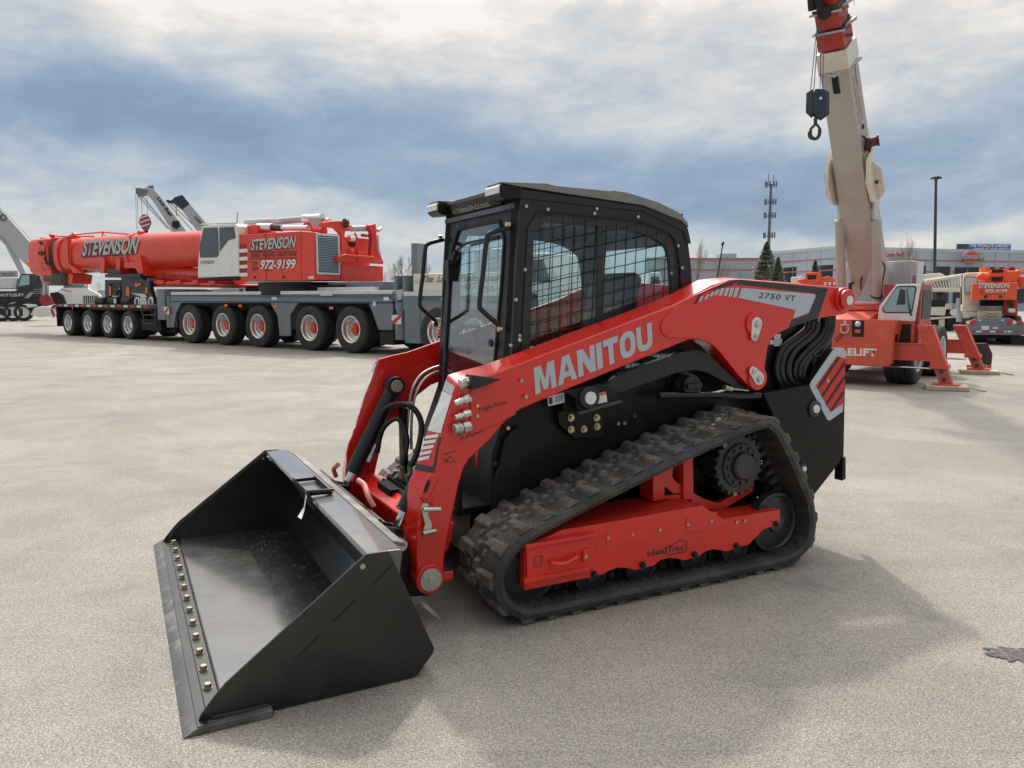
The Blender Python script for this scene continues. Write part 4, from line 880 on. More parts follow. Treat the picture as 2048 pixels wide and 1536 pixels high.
for s in (1, -1):
    side = MB(s).ring(cab_out, cab_in, -.480, -.455).build('cab_side_frame', BLK2, CAB, bevel=.004)
    MB(s).ring(cab_in, gls_poly, -.468, -.440).build('window_seal', DGREY, side)
    MB(s).prism([(x, z) for x, z in gls_poly], -.452, -.448).build('side_window', GLS, side, smooth=0)
    MB(s).ring([(x, z) for x, z in cab_in], [(x * .992 + .017, z * .985 + .024) for x, z in cab_in], -.486, -.480).build('window_trim', DARK, side)
    MB(s).box(2.13, 2.165, -.458, -.435, 1.1, 1.89).build('window_pillar', DGREY, side)
    # welded wire guard
    g = MB(s)
    k0 = M.P(*zc3(760, 1010), -.492); k1 = M.P(*zc3(1700, 790), -.492); sl = (k1[1] - k0[1]) / (k1[0] - k0[0])
    gp_ = [(1.675, 1.02), (1.70, 1.70), (1.712, 1.85), (1.765, 1.915), (1.90, 1.92), (2.20, 1.908), (2.39, 1.895), (2.50, 1.872), (2.58, 1.842), (2.615, 1.80), (2.635, 1.75), (2.652, 1.65), (2.662, 1.50), (2.67, 1.02)]
    z = .80
    while z < 2.05:
        for t0, t1 in clip_line((1.5, z), (1, sl), gp_):
            if t1 - t0 > .02: g.cyl((1.5 + t0, -.492, z + sl * t0), (1.5 + t1, -.492, z + sl * t1), .0026, n=6)
        z += .0655
    x = 1.60
    while x < 2.75:
        for t0, t1 in clip_line((x, 1.0), (.035, 1), gp_):
            if t1 - t0 > .02: g.cyl((x + .035 * t0, -.498, 1 + t0), (x + .035 * t1, -.498, 1 + t1), .0026, n=6)
        x += .0655
    g.build('window_guard', DARK, side)
    for p in ((790, 248), (720, 885), (685, 1197), (1270, 265), (1825, 518), (1853, 668), (1780, 705), (938, 270), (1255, 297), (1552, 320), (782, 680), (745, 1130)):
        v = M.V(*zc3(*p), -.48); MB(s).cyl(v, (v[0], v[1] - .009, v[2]), .0085, n=10).build('frame_bolt', STEEL, side)
    # corner post
    MB(s).hull8([(1.600, -.475, .90), (1.575, -.425, .90), (1.60, -.40, .90), (1.64, -.44, .90)], [(1.664, -.475, 1.995), (1.640, -.425, 1.995), (1.665, -.40, 1.995), (1.70, -.44, 1.995)]).build('corner_post', BLK, CAB, bevel=.006)
    # handrail
    hp = [(1.625, -.43, 1.845), (1.585, -.428, 1.835), (1.524, -.424, 1.815), (1.505, -.423, 1.78), (1.485, -.422, 1.62), (1.466, -.422, 1.475), (1.480, -.423, 1.438), (1.555, -.43, 1.375), (1.568, -.432, 1.355), (1.570, -.432, 1.33)]
    MB(s).tube(smooth_path(hp, 5), .0125, 12).build('grab_rail', BLK2, CAB)
    MB(s).cyl((1.575, -.445, 1.345), (1.555, -.445, 1.345), .013, n=8).cyl((1.62, -.445, 1.86), (1.60, -.445, 1.86), .013, n=8).build('rail_bolt', BRASS, CAB)
    # work lamp
    lm = MB(s).prism([(1.556, 2.048), (1.548, 2.03), (1.548, 1.995), (1.575, 1.975), (1.66, 1.985), (1.68, 2.048)], -.488, -.322).build('work_light', BLK, CAB, bevel=.006)
    MB(s).prism([(1.548, 2.045), (1.540, 2.034), (1.541, 2.004), (1.556, 2.004), (1.556, 2.045)], -.480, -.330).build('lamp_lens', LENSW, lm)
# front frame ring
tilt = .085
fo = [(-.425, .82), (-.425, 1.6), (-.425, 1.99), (-.15, 1.99), (.15, 1.99), (.425, 1.99), (.425, 1.6), (.425, .82), (.15, .82), (-.15, .82)]
fi = [(-.335, .88), (-.350, 1.6), (-.290, 1.90), (-.15, 1.915), (.15, 1.915), (.290, 1.90), (.350, 1.6), (.335, .88), (.15, .88), (-.15, .88)]
fo = [(-.425, .82), (-.425, 1.6), (-.425, 1.85), (-.425, 1.99), (-.15, 1.99), (.15, 1.99), (.425, 1.99), (.425, 1.85), (.425, 1.6), (.425, .82), (.15, .82), (-.15, .82)]
fi = [(-.335, .88), (-.355, 1.6), (-.350, 1.80), (-.275, 1.90), (-.15, 1.905), (.15, 1.905), (.275, 1.90), (.350, 1.80), (.355, 1.6), (.335, .88), (.15, .88), (-.15, .88)]
MB().ringx(fo, fi, 1.575, 1.605, tilt, .98).build('front_frame', BLK, CAB, bevel=.004)
fi2 = [(y * .955, .90 + (z - .90) * .985) for y, z in fi]
MB().ringx(fi, fi2, 1.567, 1.590, tilt, .98).build('door_seal', DARK, CAB, bevel=.003)
dg = MB(); dg.hull8([(1.578 + (z - .98) * tilt, y, z) for y, z in fi2], [(1.582 + (z - .98) * tilt, y, z) for y, z in fi2]); dg.build('front_door_glass', GLD, CAB, smooth=0)
# wiper
wp = MB(); wx = lambda z: 1.562 + (z - .98) * tilt
wp.tube([(wx(1.68), .335, 1.66), (wx(1.76), .24, 1.765)], .016, 8); wp.tube([(wx(1.76), .25, 1.76), (wx(1.77), .30, 1.755), (wx(1.80) - .01, .10, 1.80), (wx(1.80), -.30, 1.815)], .007, 6); wp.tube([(wx(1.79) + .008, .06, 1.79), (wx(1.80) + .008, -.30, 1.805)], .006, 6)
wp.box(1.60, 1.64, .30, .36, 1.60, 1.72); wp.build('wiper', BLK, CAB)
MB().cyl((wx(1.25), -.315, 1.27), (wx(1.25) - .012, -.315, 1.27), .020, n=16).build('door_latch', DARK, CAB)
# roof: grey cap over dark rails, visor between the lamps
rtop = [(1.552, 2.057), (1.735, 2.063), (1.80, 2.066), (1.852, 2.058), (2.176, 2.052), (2.20, 2.056), (2.29, 2.050), (2.40, 2.030), (2.50, 2.010), (2.63, 1.966), (2.695, 1.915), (2.705, 1.885), (2.655, 1.920), (2.392, 1.990), (1.66, 2.022), (1.556, 2.030)]
rfr = [(1.552, 2.057)] + rtop[1:-2] + [(1.66, 2.040), (1.556, 2.0505)]; rce = [(1.60, 2.046), (1.66, 2.052)] + rtop[1:-2] + [(1.66, 2.022), (1.605, 2.036)]
roof = MB().prism(rce, -.32, .32).build('roof_panel', ROOFG, CAB, bevel=.005)
for s in (-1, 1): MB().prism(rfr, s * .492, s * .3205).build('roof_wing', ROOFG, roof, bevel=.006)
MB().prism([(1.63, 2.030), (1.66, 2.030), (2.392, 1.986), (2.655, 1.916), (2.705, 1.880), (2.73, 1.80), (2.70, 1.80), (2.67, 1.865), (2.392, 1.958), (1.66, 1.985), (1.63, 1.985)], -.487, .487).build('roof_rail', BLK2, CAB, bevel=.005)
MB().hull8([(1.595, -.320, 2.022), (1.60, -.320, 2.036), (1.60, .320, 2.036), (1.595, .320, 2.022)], [(1.655, -.30, 1.965), (1.67, -.30, 1.985), (1.67, .30, 1.985), (1.655, .30, 1.965)]).build('visor_panel', BLK, CAB, bevel=.004)
text('visor_lettering', 'IdealAccess', (1.638, .20, 1.978), (1.638, -.19, 1.978), (1.611, .20, 2.004), SILV, CAB)
# rear wall, pillars, floor, seat, controls
rw_o = [(-.455, 1.0), (-.455, 1.5), (-.455, 1.92), (0, 1.92), (.455, 1.92), (.455, 1.5), (.455, 1.0), (0, 1.0)]; rw_i = [(-.36, 1.16), (-.37, 1.5), (-.33, 1.80), (0, 1.82), (.33, 1.80), (.37, 1.5), (.36, 1.16), (0, 1.16)]
MB().ringx(rw_o, rw_i, 2.68, 2.72).build('rear_frame', INTM, CAB, bevel=.01)
mb = MB(); mb.hull8([(2.70, y, z) for y, z in rw_i], [(2.703, y, z) for y, z in rw_i]); mb.build('rear_window', GLS, CAB, smooth=0)
MB().box(1.64, 2.70, -.445, .445, 1.94, 1.965).build('headliner', INTM, CAB)
MB().box(1.60, 2.72, -.45, .45, .84, .90).build('cab_floor', DGREY, CAB)
se = MB().prism([(2.02, .98), (2.06, 1.10), (2.42, 1.07), (2.46, .96)], -.23, .23).build('seat', SEATM, CAB, bevel=.03, seg=3)
MB().prism([(2.40, 1.05), (2.50, 1.05), (2.62, 1.62), (2.56, 1.66), (2.50, 1.60)], -.21, .21).build('backrest', SEATM, se, bevel=.03, seg=3)
for s in (-1, 1):
    MB().prism([(1.95, 1.0), (1.95, 1.20), (2.30, 1.20), (2.40, 1.0)], s * .26, s * .36).build('arm_console', mat('console_grey', (.16, .18, .18), .55) if s < 0 else bpy.data.materials['console_grey'], CAB, bevel=.02)
    MB().tube([(2.0, s * .31, 1.20), (1.97, s * .31, 1.28), (1.975, s * .31, 1.34)], [.012, .018, .024], 12).build('joystick', SEATM, CAB)
MB().tube(smooth_path([(1.66, .36, 1.0), (1.64, .37, 1.25), (1.66, .30, 1.33), (1.70, .10, 1.34)], 6), .013, 8).build('lap_bar', DGREY, CAB)
# ================================================================== big red telescopic crane (left)
def zl(x, y): return (x / 4.389, 350 + y / 4.389)
def zm(x, y): return (400 + x / 4.267, 400 + y / 4.267)
def zs(x, y): return (60 + x * .12695, 440 + y * .12695)
_a = ground(390, 687); _b = ground(710, 707)
C = Frame(_b, math.degrees(math.atan2(_b[1] - _a[1], _b[0] - _a[0])))
CR = thing('mobile_crane', 'long red telescopic crane on grey carrier with silver lettering along its lowered boom', 'crane', (C.O[0], C.O[1], 0), C.psi)
for i, (px, py) in enumerate(((704.7, 659), (621.5, 656.6), (518, 652), (448, 648), (380.5, 646), (878, 672), (950, 674))):
    x = C.P(px, py, 0)[0] - (.04 if i < 5 else 0)
    wheel(CR, (x, 0, .645), .645, .42, rimm=ALU, hubm=CRED, dish=.20, rr=.56)
    mb = MB(); mb.lathe([(.3, 0), (.6, 0), (.645, .03), (.645, .38), (.6, .42), (.3, .42)], (x, 2.35, .645), (0, 1, 0), 24); mb.build('wheel', TYRE, CR)
dk = [(343, 592), (785, 597), (785, 660), (757, 660), (751, 643), (738, 607), (596, 606), (580, 630), (581, 672), (559, 672), (555, 632), (540, 606), (362, 606), (352, 625), (347, 655), (338, 655)]
MB().prism(C.L(dk, .0), .0, .05).build('side_skirt', GREYP, CR, bevel=.012)
xl, xr = C.P(343, 590, 0)[0], C.P(785, 592, 0)[0]
xend = C.P(1012, 600, 0)[0]
cb_ = MB().box(xl, xend + .3, .06, 2.75, 1.42, 1.60); cb_.box(xl, xend + 1.5, .7, 2.1, .55, 1.42); cb_.build('carrier_frame', GREYP, CR, bevel=.015)
MB().box(xl, xr, -.02, .25, 1.60, 1.70).build('deck_edge', MIDG, CR, bevel=.01)
MB().box(xl, xr, -.01, .06, 1.36, 1.40).build('fender_trim', DGREY, CR)
for a, c in (((360, 609), (430, 609)), ((430, 609), (538, 609)), ((598, 609), (736, 609))):
    p = C.P(*a, .06)[0]; q = C.P(*c, .06)[0]; MB().prism([(p, 1.25), (p + .12, 1.42), (q - .12, 1.42), (q, 1.25), (q, 1.38), (p, 1.38)], .08, .40).build('mudguard', DARK, CR)
for px, py in ((452.6, 610.7), (481, 611.5), (552, 613), (663, 616)):
    v = C.V(px, py, -.01); MB().box(v[0] - .07, v[0] + .07, -.03, 0, v[2] - .035, v[2] + .035).build('marker_light', AMBER, CR)
for (a, c) in (((543, 594), (554, 600)), ((641, 583), (665, 591)), ((767, 594), (778, 601)), ((746, 603), (751, 612))):
    p = C.V(*a, -.012); q = C.V(*c, -.012); MB().box(p[0], q[0], -.014, -.01, q[2], p[2]).build('carrier_sticker', STK, CR)
MB().box(*[C.P(641, 590, .4)[0], C.P(755, 590, .4)[0]], .3, .45, 1.70, 1.80).build('deck_rail', MIDG, CR)
MB().box(*[C.P(430, 580, .4)[0], C.P(484, 580, .4)[0]], .3, .45, 1.70, 1.79).build('deck_rail', MIDG, CR)
# outriggers and lockers
def outrig(px, top, bot, nm='outrigger'):
    x = C.P(px, bot, .0)[0]; zt = C.P(px, top, 0)[1]; zb_ = C.P(px, bot, 0)[1]
    o = MB().cyl((x, .12, zb_), (x, .12, zb_ + (zt - zb_) * .62), .17).cyl((x, .12, zb_ + (zt - zb_) * .6), (x, .12, zt), .13).build(nm, GREYP, CR, bevel=.01)
    z0 = zb_ + (zt - zb_) * .42; h = (zt - zb_) * .24
    MB().box(x - .17, x + .17, -.065, -.055, z0, z0 + h).build('warning_board', STK, o)
    mb = MB()
    for k in range(1): mb.face([(x - .17, -.067, z0), (x - .05, -.067, z0), (x + .17, -.067, z0 + h * .75), (x + .17, -.067, z0 + h), (x + .10, -.067, z0 + h), (x - .17, -.067, z0 + h * .3)])
    mb.build('warning_stripe', LENSR, o, smooth=0)
outrig(797, 604, 680); outrig(338, 592, 655)
xx = [C.P(p, 600, 0)[0] for p in (757, 785, 808, 840)]
MB().box(xx[0], xx[1], .02, .5, .28, .62).build('tool_box', DARK, CR, bevel=.01)
MB().box(xx[1] + .02, xx[1] + .12, .05, 2.7, 1.2, 2.08).box(xx[2] - .1, xx[2], .05, 2.7, 1.2, 2.08).box(xx[1], xx[2], .3, 2.7, .75, 2.05).build('outrigger_box', GREYP, CR, bevel=.015)
MB().prism(C.L([(790, 580), (806, 578), (803, 598), (795, 600)], .03), .03, .06).build('jack_bracket', LGREY, CR)
MB().box(xx[2] + .02, xx[3] + .0, -.02, 2.7, .35, 1.55).build('locker', GREYP, CR, bevel=.015)
MB().prism(C.L([(840, 600), (1010, 606), (1010, 620), (905, 618), (868, 616), (845, 640), (846, 686), (838, 686), (838, 600)], 0), 0, .05).build('side_skirt', GREYP, CR)
MB().box(xx[2], xend, -.02, .3, 1.55, 1.66).build('deck_edge', MIDG, CR, bevel=.01)
for px, a, c in ((322, 578, 640),):
    p = C.P(px - 10, a, 0); q = C.P(px + 9, c, 0); MB().box(p[0], q[0], 0, 2.7, q[1], p[1]).build('outrigger_box', GREYP, CR, bevel=.02)
# carrier cab and cream body with script lettering
p = C.P(826, 548, .1); q = C.P(826, 592, .1)
x0 = p[0]; bx = MB().box(x0, xend, .1, 2.7, 1.66, p[1]).build('engine_housing', CREAM, CR, bevel=.02)
MB().box(x0, xend, .085, .1, 1.66 + (p[1] - 1.66) * .55, 1.68 + (p[1] - 1.66) * .55).build('panel_joint', LGREY, bx)
def cv(px, py, y): return C.V(px, py, y)
text('script_lettering', 'The  Lifting  Professionals', (x0 + .35, .08, 1.84), (xend - .15, .08, 1.84), (x0 + .35, .08, p[1] - .05), DKG, bx, shear=.45)
text('script_lettering', 'ONE LTM 1500 ON THE MOVE', (xend - 1.4, .08, 1.74), (xend - .4, .08, 1.74), (xend - 1.4, .08, 1.82), DKG, bx) if 0 else text('script_lettering', 'HEAVY HAUL', (xend - 1.4, .08, 1.70), (xend - .4, .08, 1.70), (xend - 1.4, .08, 1.78), DKG, bx)
cc_ = MB().prism([(xend + .05, 1.6), (xend + .05, 2.4), (xend + .15, 2.5), (xend + 1.1, 2.5), (xend + 1.4, 1.9), (xend + 1.5, .8), (xend + 1.0, .8), (xend + .8, 1.6)], .05, 2.7).build('carrier_cab', WHT, CR, bevel=.04)
MB().prism([(xend + .25, 1.85), (xend + .3, 2.35), (xend + 1.0, 2.35), (xend + 1.2, 1.85)], .035, .05).build('cab_window', GLT, cc_)
MB().box(x0 + 1.3, x0 + 2.3, .9, 2.4, p[1], p[1] + .62).build('exhaust_box', LGREY, CR, bevel=.08)
MB().box(x0 - .25, x0 - .05, .3, .7, 1.6, 2.9).build('rear_post', GREYP, CR, bevel=.02)
# turntable and upper structure
MB().cyl((-3.6, 1.4, 1.60), (-3.6, 1.4, 1.97), 1.5, n=48).box(-5.6, -1.0, .5, 2.2, 1.60, 1.88).build('turntable', DARK, CR, bevel=.01)
MB().box(*[C.P(655, 570, .6)[0], C.P(765, 570, .6)[0]], .6, 2.4, 1.66, 1.95).build('rear_deck_block', GREYP, CR, bevel=.02)
hs = [zm(325, 295), zm(548, 285), zm(860, 265), zm(975, 276), zm(982, 682), zm(870, 690), zm(560, 690), zm(345, 690), zm(325, 665)]
HP = C.L(hs, 0.0)
xm = C.P(*zm(865, 400), 0)[0]; xe = C.P(*zm(978, 400), 0)[0]
zt_, zbm = C.P(*zm(860, 265), 0)[1], C.P(*zm(870, 690), 0)[1]
y1 = C.PX(*zm(1198, 450), xe)[0]; y2 = C.PX(*zm(1562, 500), xe)[0]
hb_ = MB().prism(HP, 0, y1)
HSE = hb_.build('machinery_house', CRED, CR, bevel=.015)
zlo = C.PX(*zm(1300, 552), xe)[1]
MB().box(xe - 1.6, xe, y1 + .01, y2, zbm + .03, zlo).build('counterweight', CRED, CR, bevel=.02)
MB().box(xe - 1.9, xe - .5, y1 + .01, y2 - .05, zlo, zlo + .85).build('hoist_body', CRED, CR, bevel=.05)
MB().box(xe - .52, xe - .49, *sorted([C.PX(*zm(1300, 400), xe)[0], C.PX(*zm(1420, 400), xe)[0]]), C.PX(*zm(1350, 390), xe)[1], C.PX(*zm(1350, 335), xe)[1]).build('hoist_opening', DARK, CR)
# grille on the end face
g0 = C.PX(*zm(985, 282), xe); g1 = C.PX(*zm(1193, 640), xe)
gr = MB().box(xe, xe + .03, g0[0], g1[0], g1[1], g0[1]).build('radiator_grille', MIDG, CR, bevel=.008)
nb = 22
for k in range(nb):
    z = g1[1] + .08 + (g0[1] - g1[1] - .16) * k / nb
    MB().hull8([(xe + .031, g0[0] + .07, z), (xe + .06, g0[0] + .07, z + .012), (xe + .06, g1[0] - .07, z + .012), (xe + .031, g1[0] - .07, z)], [(xe + .031, g0[0] + .07, z + .03), (xe + .034, g0[0] + .07, z + .034), (xe + .034, g1[0] - .07, z + .034), (xe + .031, g1[0] - .07, z + .03)]).build('grille_slat', mat('slat_blue_grey', (.30, .36, .42), .4) if k == 0 else bpy.data.materials['slat_blue_grey'], gr)
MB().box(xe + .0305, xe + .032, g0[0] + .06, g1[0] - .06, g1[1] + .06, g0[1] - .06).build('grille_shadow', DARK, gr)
# lettering on the house
def ct(s, bl, br, tl, m, y=-.012, **k): return text('side_lettering', s, C.V(*zm(*bl), y), C.V(*zm(*br), y), C.V(*zm(*tl), y), m, HSE, **k)
BLKT = mat('black_lettering', (.012, .012, .014), .5)
GRT = mat('grey_lettering', (.50, .52, .50), .5)
ct('STEVENSON', (424, 446), (812, 418), (428, 342), BLKT, -.010, shear=.25, off=.055)
ct('STEVENSON', (432, 434), (818, 408), (436, 336), GRT, -.016, shear=.25, off=.03)
ct('CRANE - RIGGING - HEAVY HAUL', (428, 490), (824, 478), (428, 458), BLKT, off=.01)
ct('219', (442, 560), (486, 558), (442, 524), BLKT, off=.01); ct('630', (442, 602), (490, 600), (442, 568), BLKT, off=.01)
ct('972-9199', (508, 605), (806, 598), (512, 520), BLKT, -.010, shear=.2, off=.05)
ct('972-9199', (516, 594), (813, 588), (520, 514), mat('white_lettering', (.75, .75, .73), .5), -.016, shear=.2, off=.03)
WT = bpy.data.materials['white_lettering']
MB().beam(C.V(*zm(428, 446), -.012), C.V(*zm(830, 440), -.012), .003, .02).beam(C.V(*zm(428, 500), -.012), C.V(*zm(830, 495), -.012), .003, .02).build('side_lettering', BLKT, HSE)
for k in range(4):
    a = C.V(*zm(328, 420 + 68 * k), -.01); q = C.V(*zm(406, 446 + 68 * k), -.01); MB().box(a[0], q[0], -.018, -.002, q[2], a[2]).build('white_vent_bar', WHT, HSE)
    a = C.V(*zm(328, 378 + 68 * k), -.01); q = C.V(*zm(396, 412 + 68 * k), -.01); MB().box(a[0], q[0], -.006, -.002, q[2], a[2]).build('vent_recess', mat('vent_dark_red', (.30, .02, .015), .6) if k == 0 else bpy.data.materials['vent_dark_red'], HSE)
for (a, c) in (((456, 650), (478, 668)), ((700, 648), (722, 666))):
    p = C.V(*zm(*a), -.01); q = C.V(*zm(*c), -.01); MB().box(p[0], q[0], -.008, -.001, q[2], p[2]).build('door_latch', DARK, HSE)
for x in (553, 562, 858):
    p = C.V(*zm(x, 280), -.004); q = C.V(*zm(x + 8, 688), -.004); MB().beam(p, q, .004, .012, up=(1, 0, 0)).build('door_seam', bpy.data.materials['vent_dark_red'], HSE)
p = C.V(*zm(925, 650), -.01); q = C.V(*zm(970, 672), -.01); MB().box(p[0], q[0], -.008, -.001, q[2], p[2]).build('carrier_sticker', STK, HSE)
# gear on top of the house
def CT(pts, r, m, nm, y, n=14): return MB().tube([C.V(*zm(*p), y) for p in pts], r, n).build(nm, m, CR)
CT([(500, 236), (625, 236)], .135, ALU, 'exhaust_silencer', .5); CT([(625, 236), (640, 236), (700, 240)], .10, DGREY, 'exhaust_clamp', .5); CT([(680, 240), (925, 238)], .08, ALU, 'exhaust_pipe', .5)
CT([(390, 190), (640, 178)], .085, LGREY, 'jib_cylinder', .9); CT([(640, 185), (900, 162)], .10, LGREY, 'jib_cylinder', .9); CT([(890, 160), (1040, 155)], .13, ALU, 'tool_bracket', .8)
MB().prism(C.L([zm(395, 215), zm(485, 210), zm(490, 285), zm(395, 290)], .3), .3, 1.0).build('roof_box', CRED, CR, bevel=.02)
MB().prism(C.L([zm(900, 145), zm(1040, 145), zm(1010, 235), zm(960, 235)], .5), .5, .65).build('tool_bracket', LGREY, CR, bevel=.02)
MB().prism(C.L([zm(880, 200), zm(970, 180), zm(975, 270), zm(860, 262)], .9), .9, 1.2).build('roof_gear', CRED, CR, bevel=.02)
CT([(1050, 205), (1080, 205)], .11, AMBER, 'roof_beacon', .6); CT([(1035, 175), (1105, 178)], .08, ALU, 'roof_valve', .9); CT([(980, 262), (1060, 262)], .12, CRED, 'roof_gear', .5)
def CX(pts, x, y0=None, th=.12): return MB().hull8([(x, *C.PX(*zm(*p), x)) for p in pts], [(x - th, *C.PX(*zm(*p), x)) for p in pts])
CX([(1050, 190), (1150, 178), (1255, 180), (1278, 215), (1240, 270), (1235, 320), (1285, 420), (1310, 425), (1310, 470), (1190, 480), (1196, 440), (1210, 430), (1200, 290), (1150, 240), (1050, 232)], xe).build('hoist_arm', CRED, CR, bevel=.015)
CX([(1440, 215), (1500, 200), (1510, 300), (1530, 440), (1565, 520), (1480, 520), (1460, 470), (1470, 300)], xe + .05, th=.15).build('hoist_arm', CRED, CR, bevel=.015)
CX([(1250, 215), (1500, 205), (1500, 265), (1260, 262)], xe - .4, th=.3).build('hoist_arm', CRED, CR, bevel=.015)
CX([(1165, 480), (1565, 515), (1565, 548), (1165, 520)], xe + .16, th=.12).build('hoist_guard', CRED, CR, bevel=.01)
CX([(1350, 440), (1400, 440), (1400, 525), (1350, 525)], xe + .2, th=.14).build('hoist_guard', CRED, CR, bevel=.01)
def CTX(pts, r, m, nm, x, n=12): return MB().tube([(x, *C.PX(*zm(*p), x)) for p in pts], r, n).build(nm, m, CR)
CTX([(1230, 195), (1250, 200)], .13, DGREY, 'hoist_pin', xe + .03); CTX([(1270, 330), (1310, 330)], .10, ALU, 'hoist_motor', xe - .2); CTX([(1285, 440), (1290, 445)], .12, CRED, 'hoist_pin', xe + .05)
CTX(smooth_path([(1320, 280, 0), (1340, 330, 0), (1345, 440, 0), (1370, 520, 0)], 4) if 0 else [(1320, 280), (1342, 330), (1348, 440), (1372, 515)], .03, CRED, 'hoist_hose', xe + .08)
CTX([(1440, 290), (1450, 350), (1440, 430)], .025, DGREY, 'hoist_hose', xe + .02); CTX([(1520, 300), (1525, 420), (1540, 470)], .03, MIDG, 'hoist_hose', xe + .12)
CTX([(1290, 245), (1440, 240)], .09, LGREY, 'hoist_drum', xe - .2); CTX([(1515, 262), (1545, 245)], .06, ALU, 'hoist_motor', xe + .05); CTX([(1380, 300), (1470, 310)], .05, CRED, 'hoist_drum', xe - .3)
CTX([(1175, 490), (1240, 470), (1320, 480), (1480, 490)], .04, CRED, 'hoist_guard', xe + .22)
CX([(1210, 560), (1560, 570), (1560, 700), (1210, 695)], xe + .012, th=.02).build('counterweight_plate', CRED, CR)
# operator cab
cabp = C.L([(403, 452), (437, 448), (470, 447.5), (475, 452), (476, 478), (477, 553), (395, 556), (396, 520), (400, 480)], -.05)
OC = MB().prism(cabp, -.05, .85).build('operator_cab', WHT, CR, bevel=.03)
MB().prism(C.L([zm(28, 238), zm(145, 233), zm(152, 300), zm(155, 470), zm(140, 488), zm(0, 492), zm(-8, 400)], -.07), -.07, -.04).build('cab_window', GLT, OC, bevel=.01)
MB().prism(C.L([zm(162, 233), zm(285, 228), zm(300, 325), zm(235, 345), zm(165, 440)], -.07), -.07, -.04).build('cab_window', GLT, OC, bevel=.01)
MB().prism(C.L([(398, 561), (478, 558), (478, 555), (397, 557.5)], -.06), -.08, .85).build('cab_sill', DARK, OC)
MB().tube([C.V(402, 449, 0), C.V(440, 446, 0), C.V(472, 446, 0)], .025, 8).build('cab_rail', MIDG, OC)
MB().tube([C.V(474, 450, .3), C.V(474.5, 425, .3)], .012, 6).build('cab_antenna', DARK, OC)
text('side_lettering', 'STEVENSON', C.V(*zm(0, 548), -.056), C.V(*zm(118, 545), -.056), C.V(*zm(2, 518), -.056), BLKT, OC, shear=.2)
MB().prism(C.L([zm(285, 230), zm(380, 225), zm(385, 290), zm(320, 300)], .2), .2, .8).build('cab_rear_box', MIDG, CR, bevel=.02)
# main boom: oval section lying forward over the dolly
YB, HW = 1.30, .66
def sect(mb, x, zc, hz, hw, n=28, e=2.6):
    r = []
    for k in range(n):
        a = 2 * math.pi * k / n; ca, sa = math.cos(a), math.sin(a)
        r.append((x, YB + hw * math.copysign(abs(ca) ** (2 / e), ca), zc + hz * math.copysign(abs(sa) ** (2 / e), sa)))
    return r
def oval(name, st, m, bevel=0, cap=True, e=2.6, parent=None):
    mb = MB(); rings = []
    for px, t, b, k in st:
        y_ = YB - HW * .2
        p = C.P(px, t, YB); q = C.P(px, b, YB); rings.append([mb.v(v) for v in sect(mb, p[0], (p[1] + q[1]) / 2, (p[1] - q[1]) / 2, HW * k, e=e)])
    for A, B in zip(rings, rings[1:]):
        for k in range(len(A)): mb.b.faces.new((A[k], A[(k + 1) % len(A)], B[(k + 1) % len(A)], B[k]))
    if cap: mb.b.faces.new(rings[0][::-1]); mb.b.faces.new(rings[-1])
    return mb.build(name, m, parent or CR, bevel=bevel)
BOOM = oval('main_boom', [(146, 479, 547, 1.0), (200, 474, 545, 1.0), (282, 468.5, 541, 1.0), (283, 467, 541, 1.03), (340, 465, 538, 1.03), (405, 462, 534, 1.03), (470, 459, 531, 1.0)], CRED)
oval('boom_collar', [(279, 466, 543, 1.07), (287, 465, 543, 1.07)], CRED, parent=BOOM, bevel=.01)
oval('boom_collar', [(140, 474, 551, 1.10), (148, 473, 550, 1.10)], CRED, parent=BOOM, bevel=.01)
oval('inner_boom_section', [(118, 481, 543, .82), (142, 479, 545, .82)], mat('bare_boom_grey', (.13, .125, .115), .4, metal=.3, var=.4, vscale=1.2), parent=BOOM)
oval('boom_collar', [(112, 476, 552, 1.08), (122, 475, 551, 1.10)], CRED, parent=BOOM, bevel=.01)
oval('boom_head', [(84, 482, 550, .92), (90, 479, 552, 1.0), (113, 477, 550, 1.0)], CRED, parent=BOOM, bevel=.02, e=5)
Ysf = YB - HW * 1.03 - .015
def bt(s, bl, br, tl, m, y, **k): return text('boom_lettering', s, C.V(*zs(*bl), y), C.V(*zs(*br), y), C.V(*zs(*tl), y), m, BOOM, **k)
bt('STEVENSON', (800, 600), (1670, 556), (835, 335), BLKT, Ysf - .004, shear=.25, off=.055)
bt('STEVENSON', (820, 568), (1700, 528), (840, 318), GRT, Ysf - .012, shear=.25, off=.03)
# boom details: supports, tie rods, head block
def BT(pts, r, m, nm, y=YB, n=8): return MB().tube([C.V(*zs(*p), y) for p in pts], r, n).build(nm, m, BOOM)
BT([(690, 235), (1140, 190), (1560, 225)], .03, CRED, 'boom_tie'); BT([(1140, 190), (1140, 265)], .03, CRED, 'boom_tie'); BT([(1150, 190), (1190, 250)], .02, CRED, 'boom_tie'); BT([(340, 250), (560, 262), (1000, 258)], .03, CRED, 'boom_tie')
BT([(520, 300), (690, 235)], .06, CRED, 'boom_bracket', YB - HW)
MB().prism(C.L([zs(535, 295), zs(590, 300), zs(605, 690), zs(545, 690)], YB - HW - .1), YB - HW - .1, YB - HW + .02).build('boom_bracket', CRED, BOOM, bevel=.01)
MB().prism(C.L([zs(600, 700), zs(640, 700), zs(800, 830), zs(700, 840)], YB - HW - .02), YB - HW - .05, YB - HW + .3).build('boom_bracket', CRED, BOOM, bevel=.01)
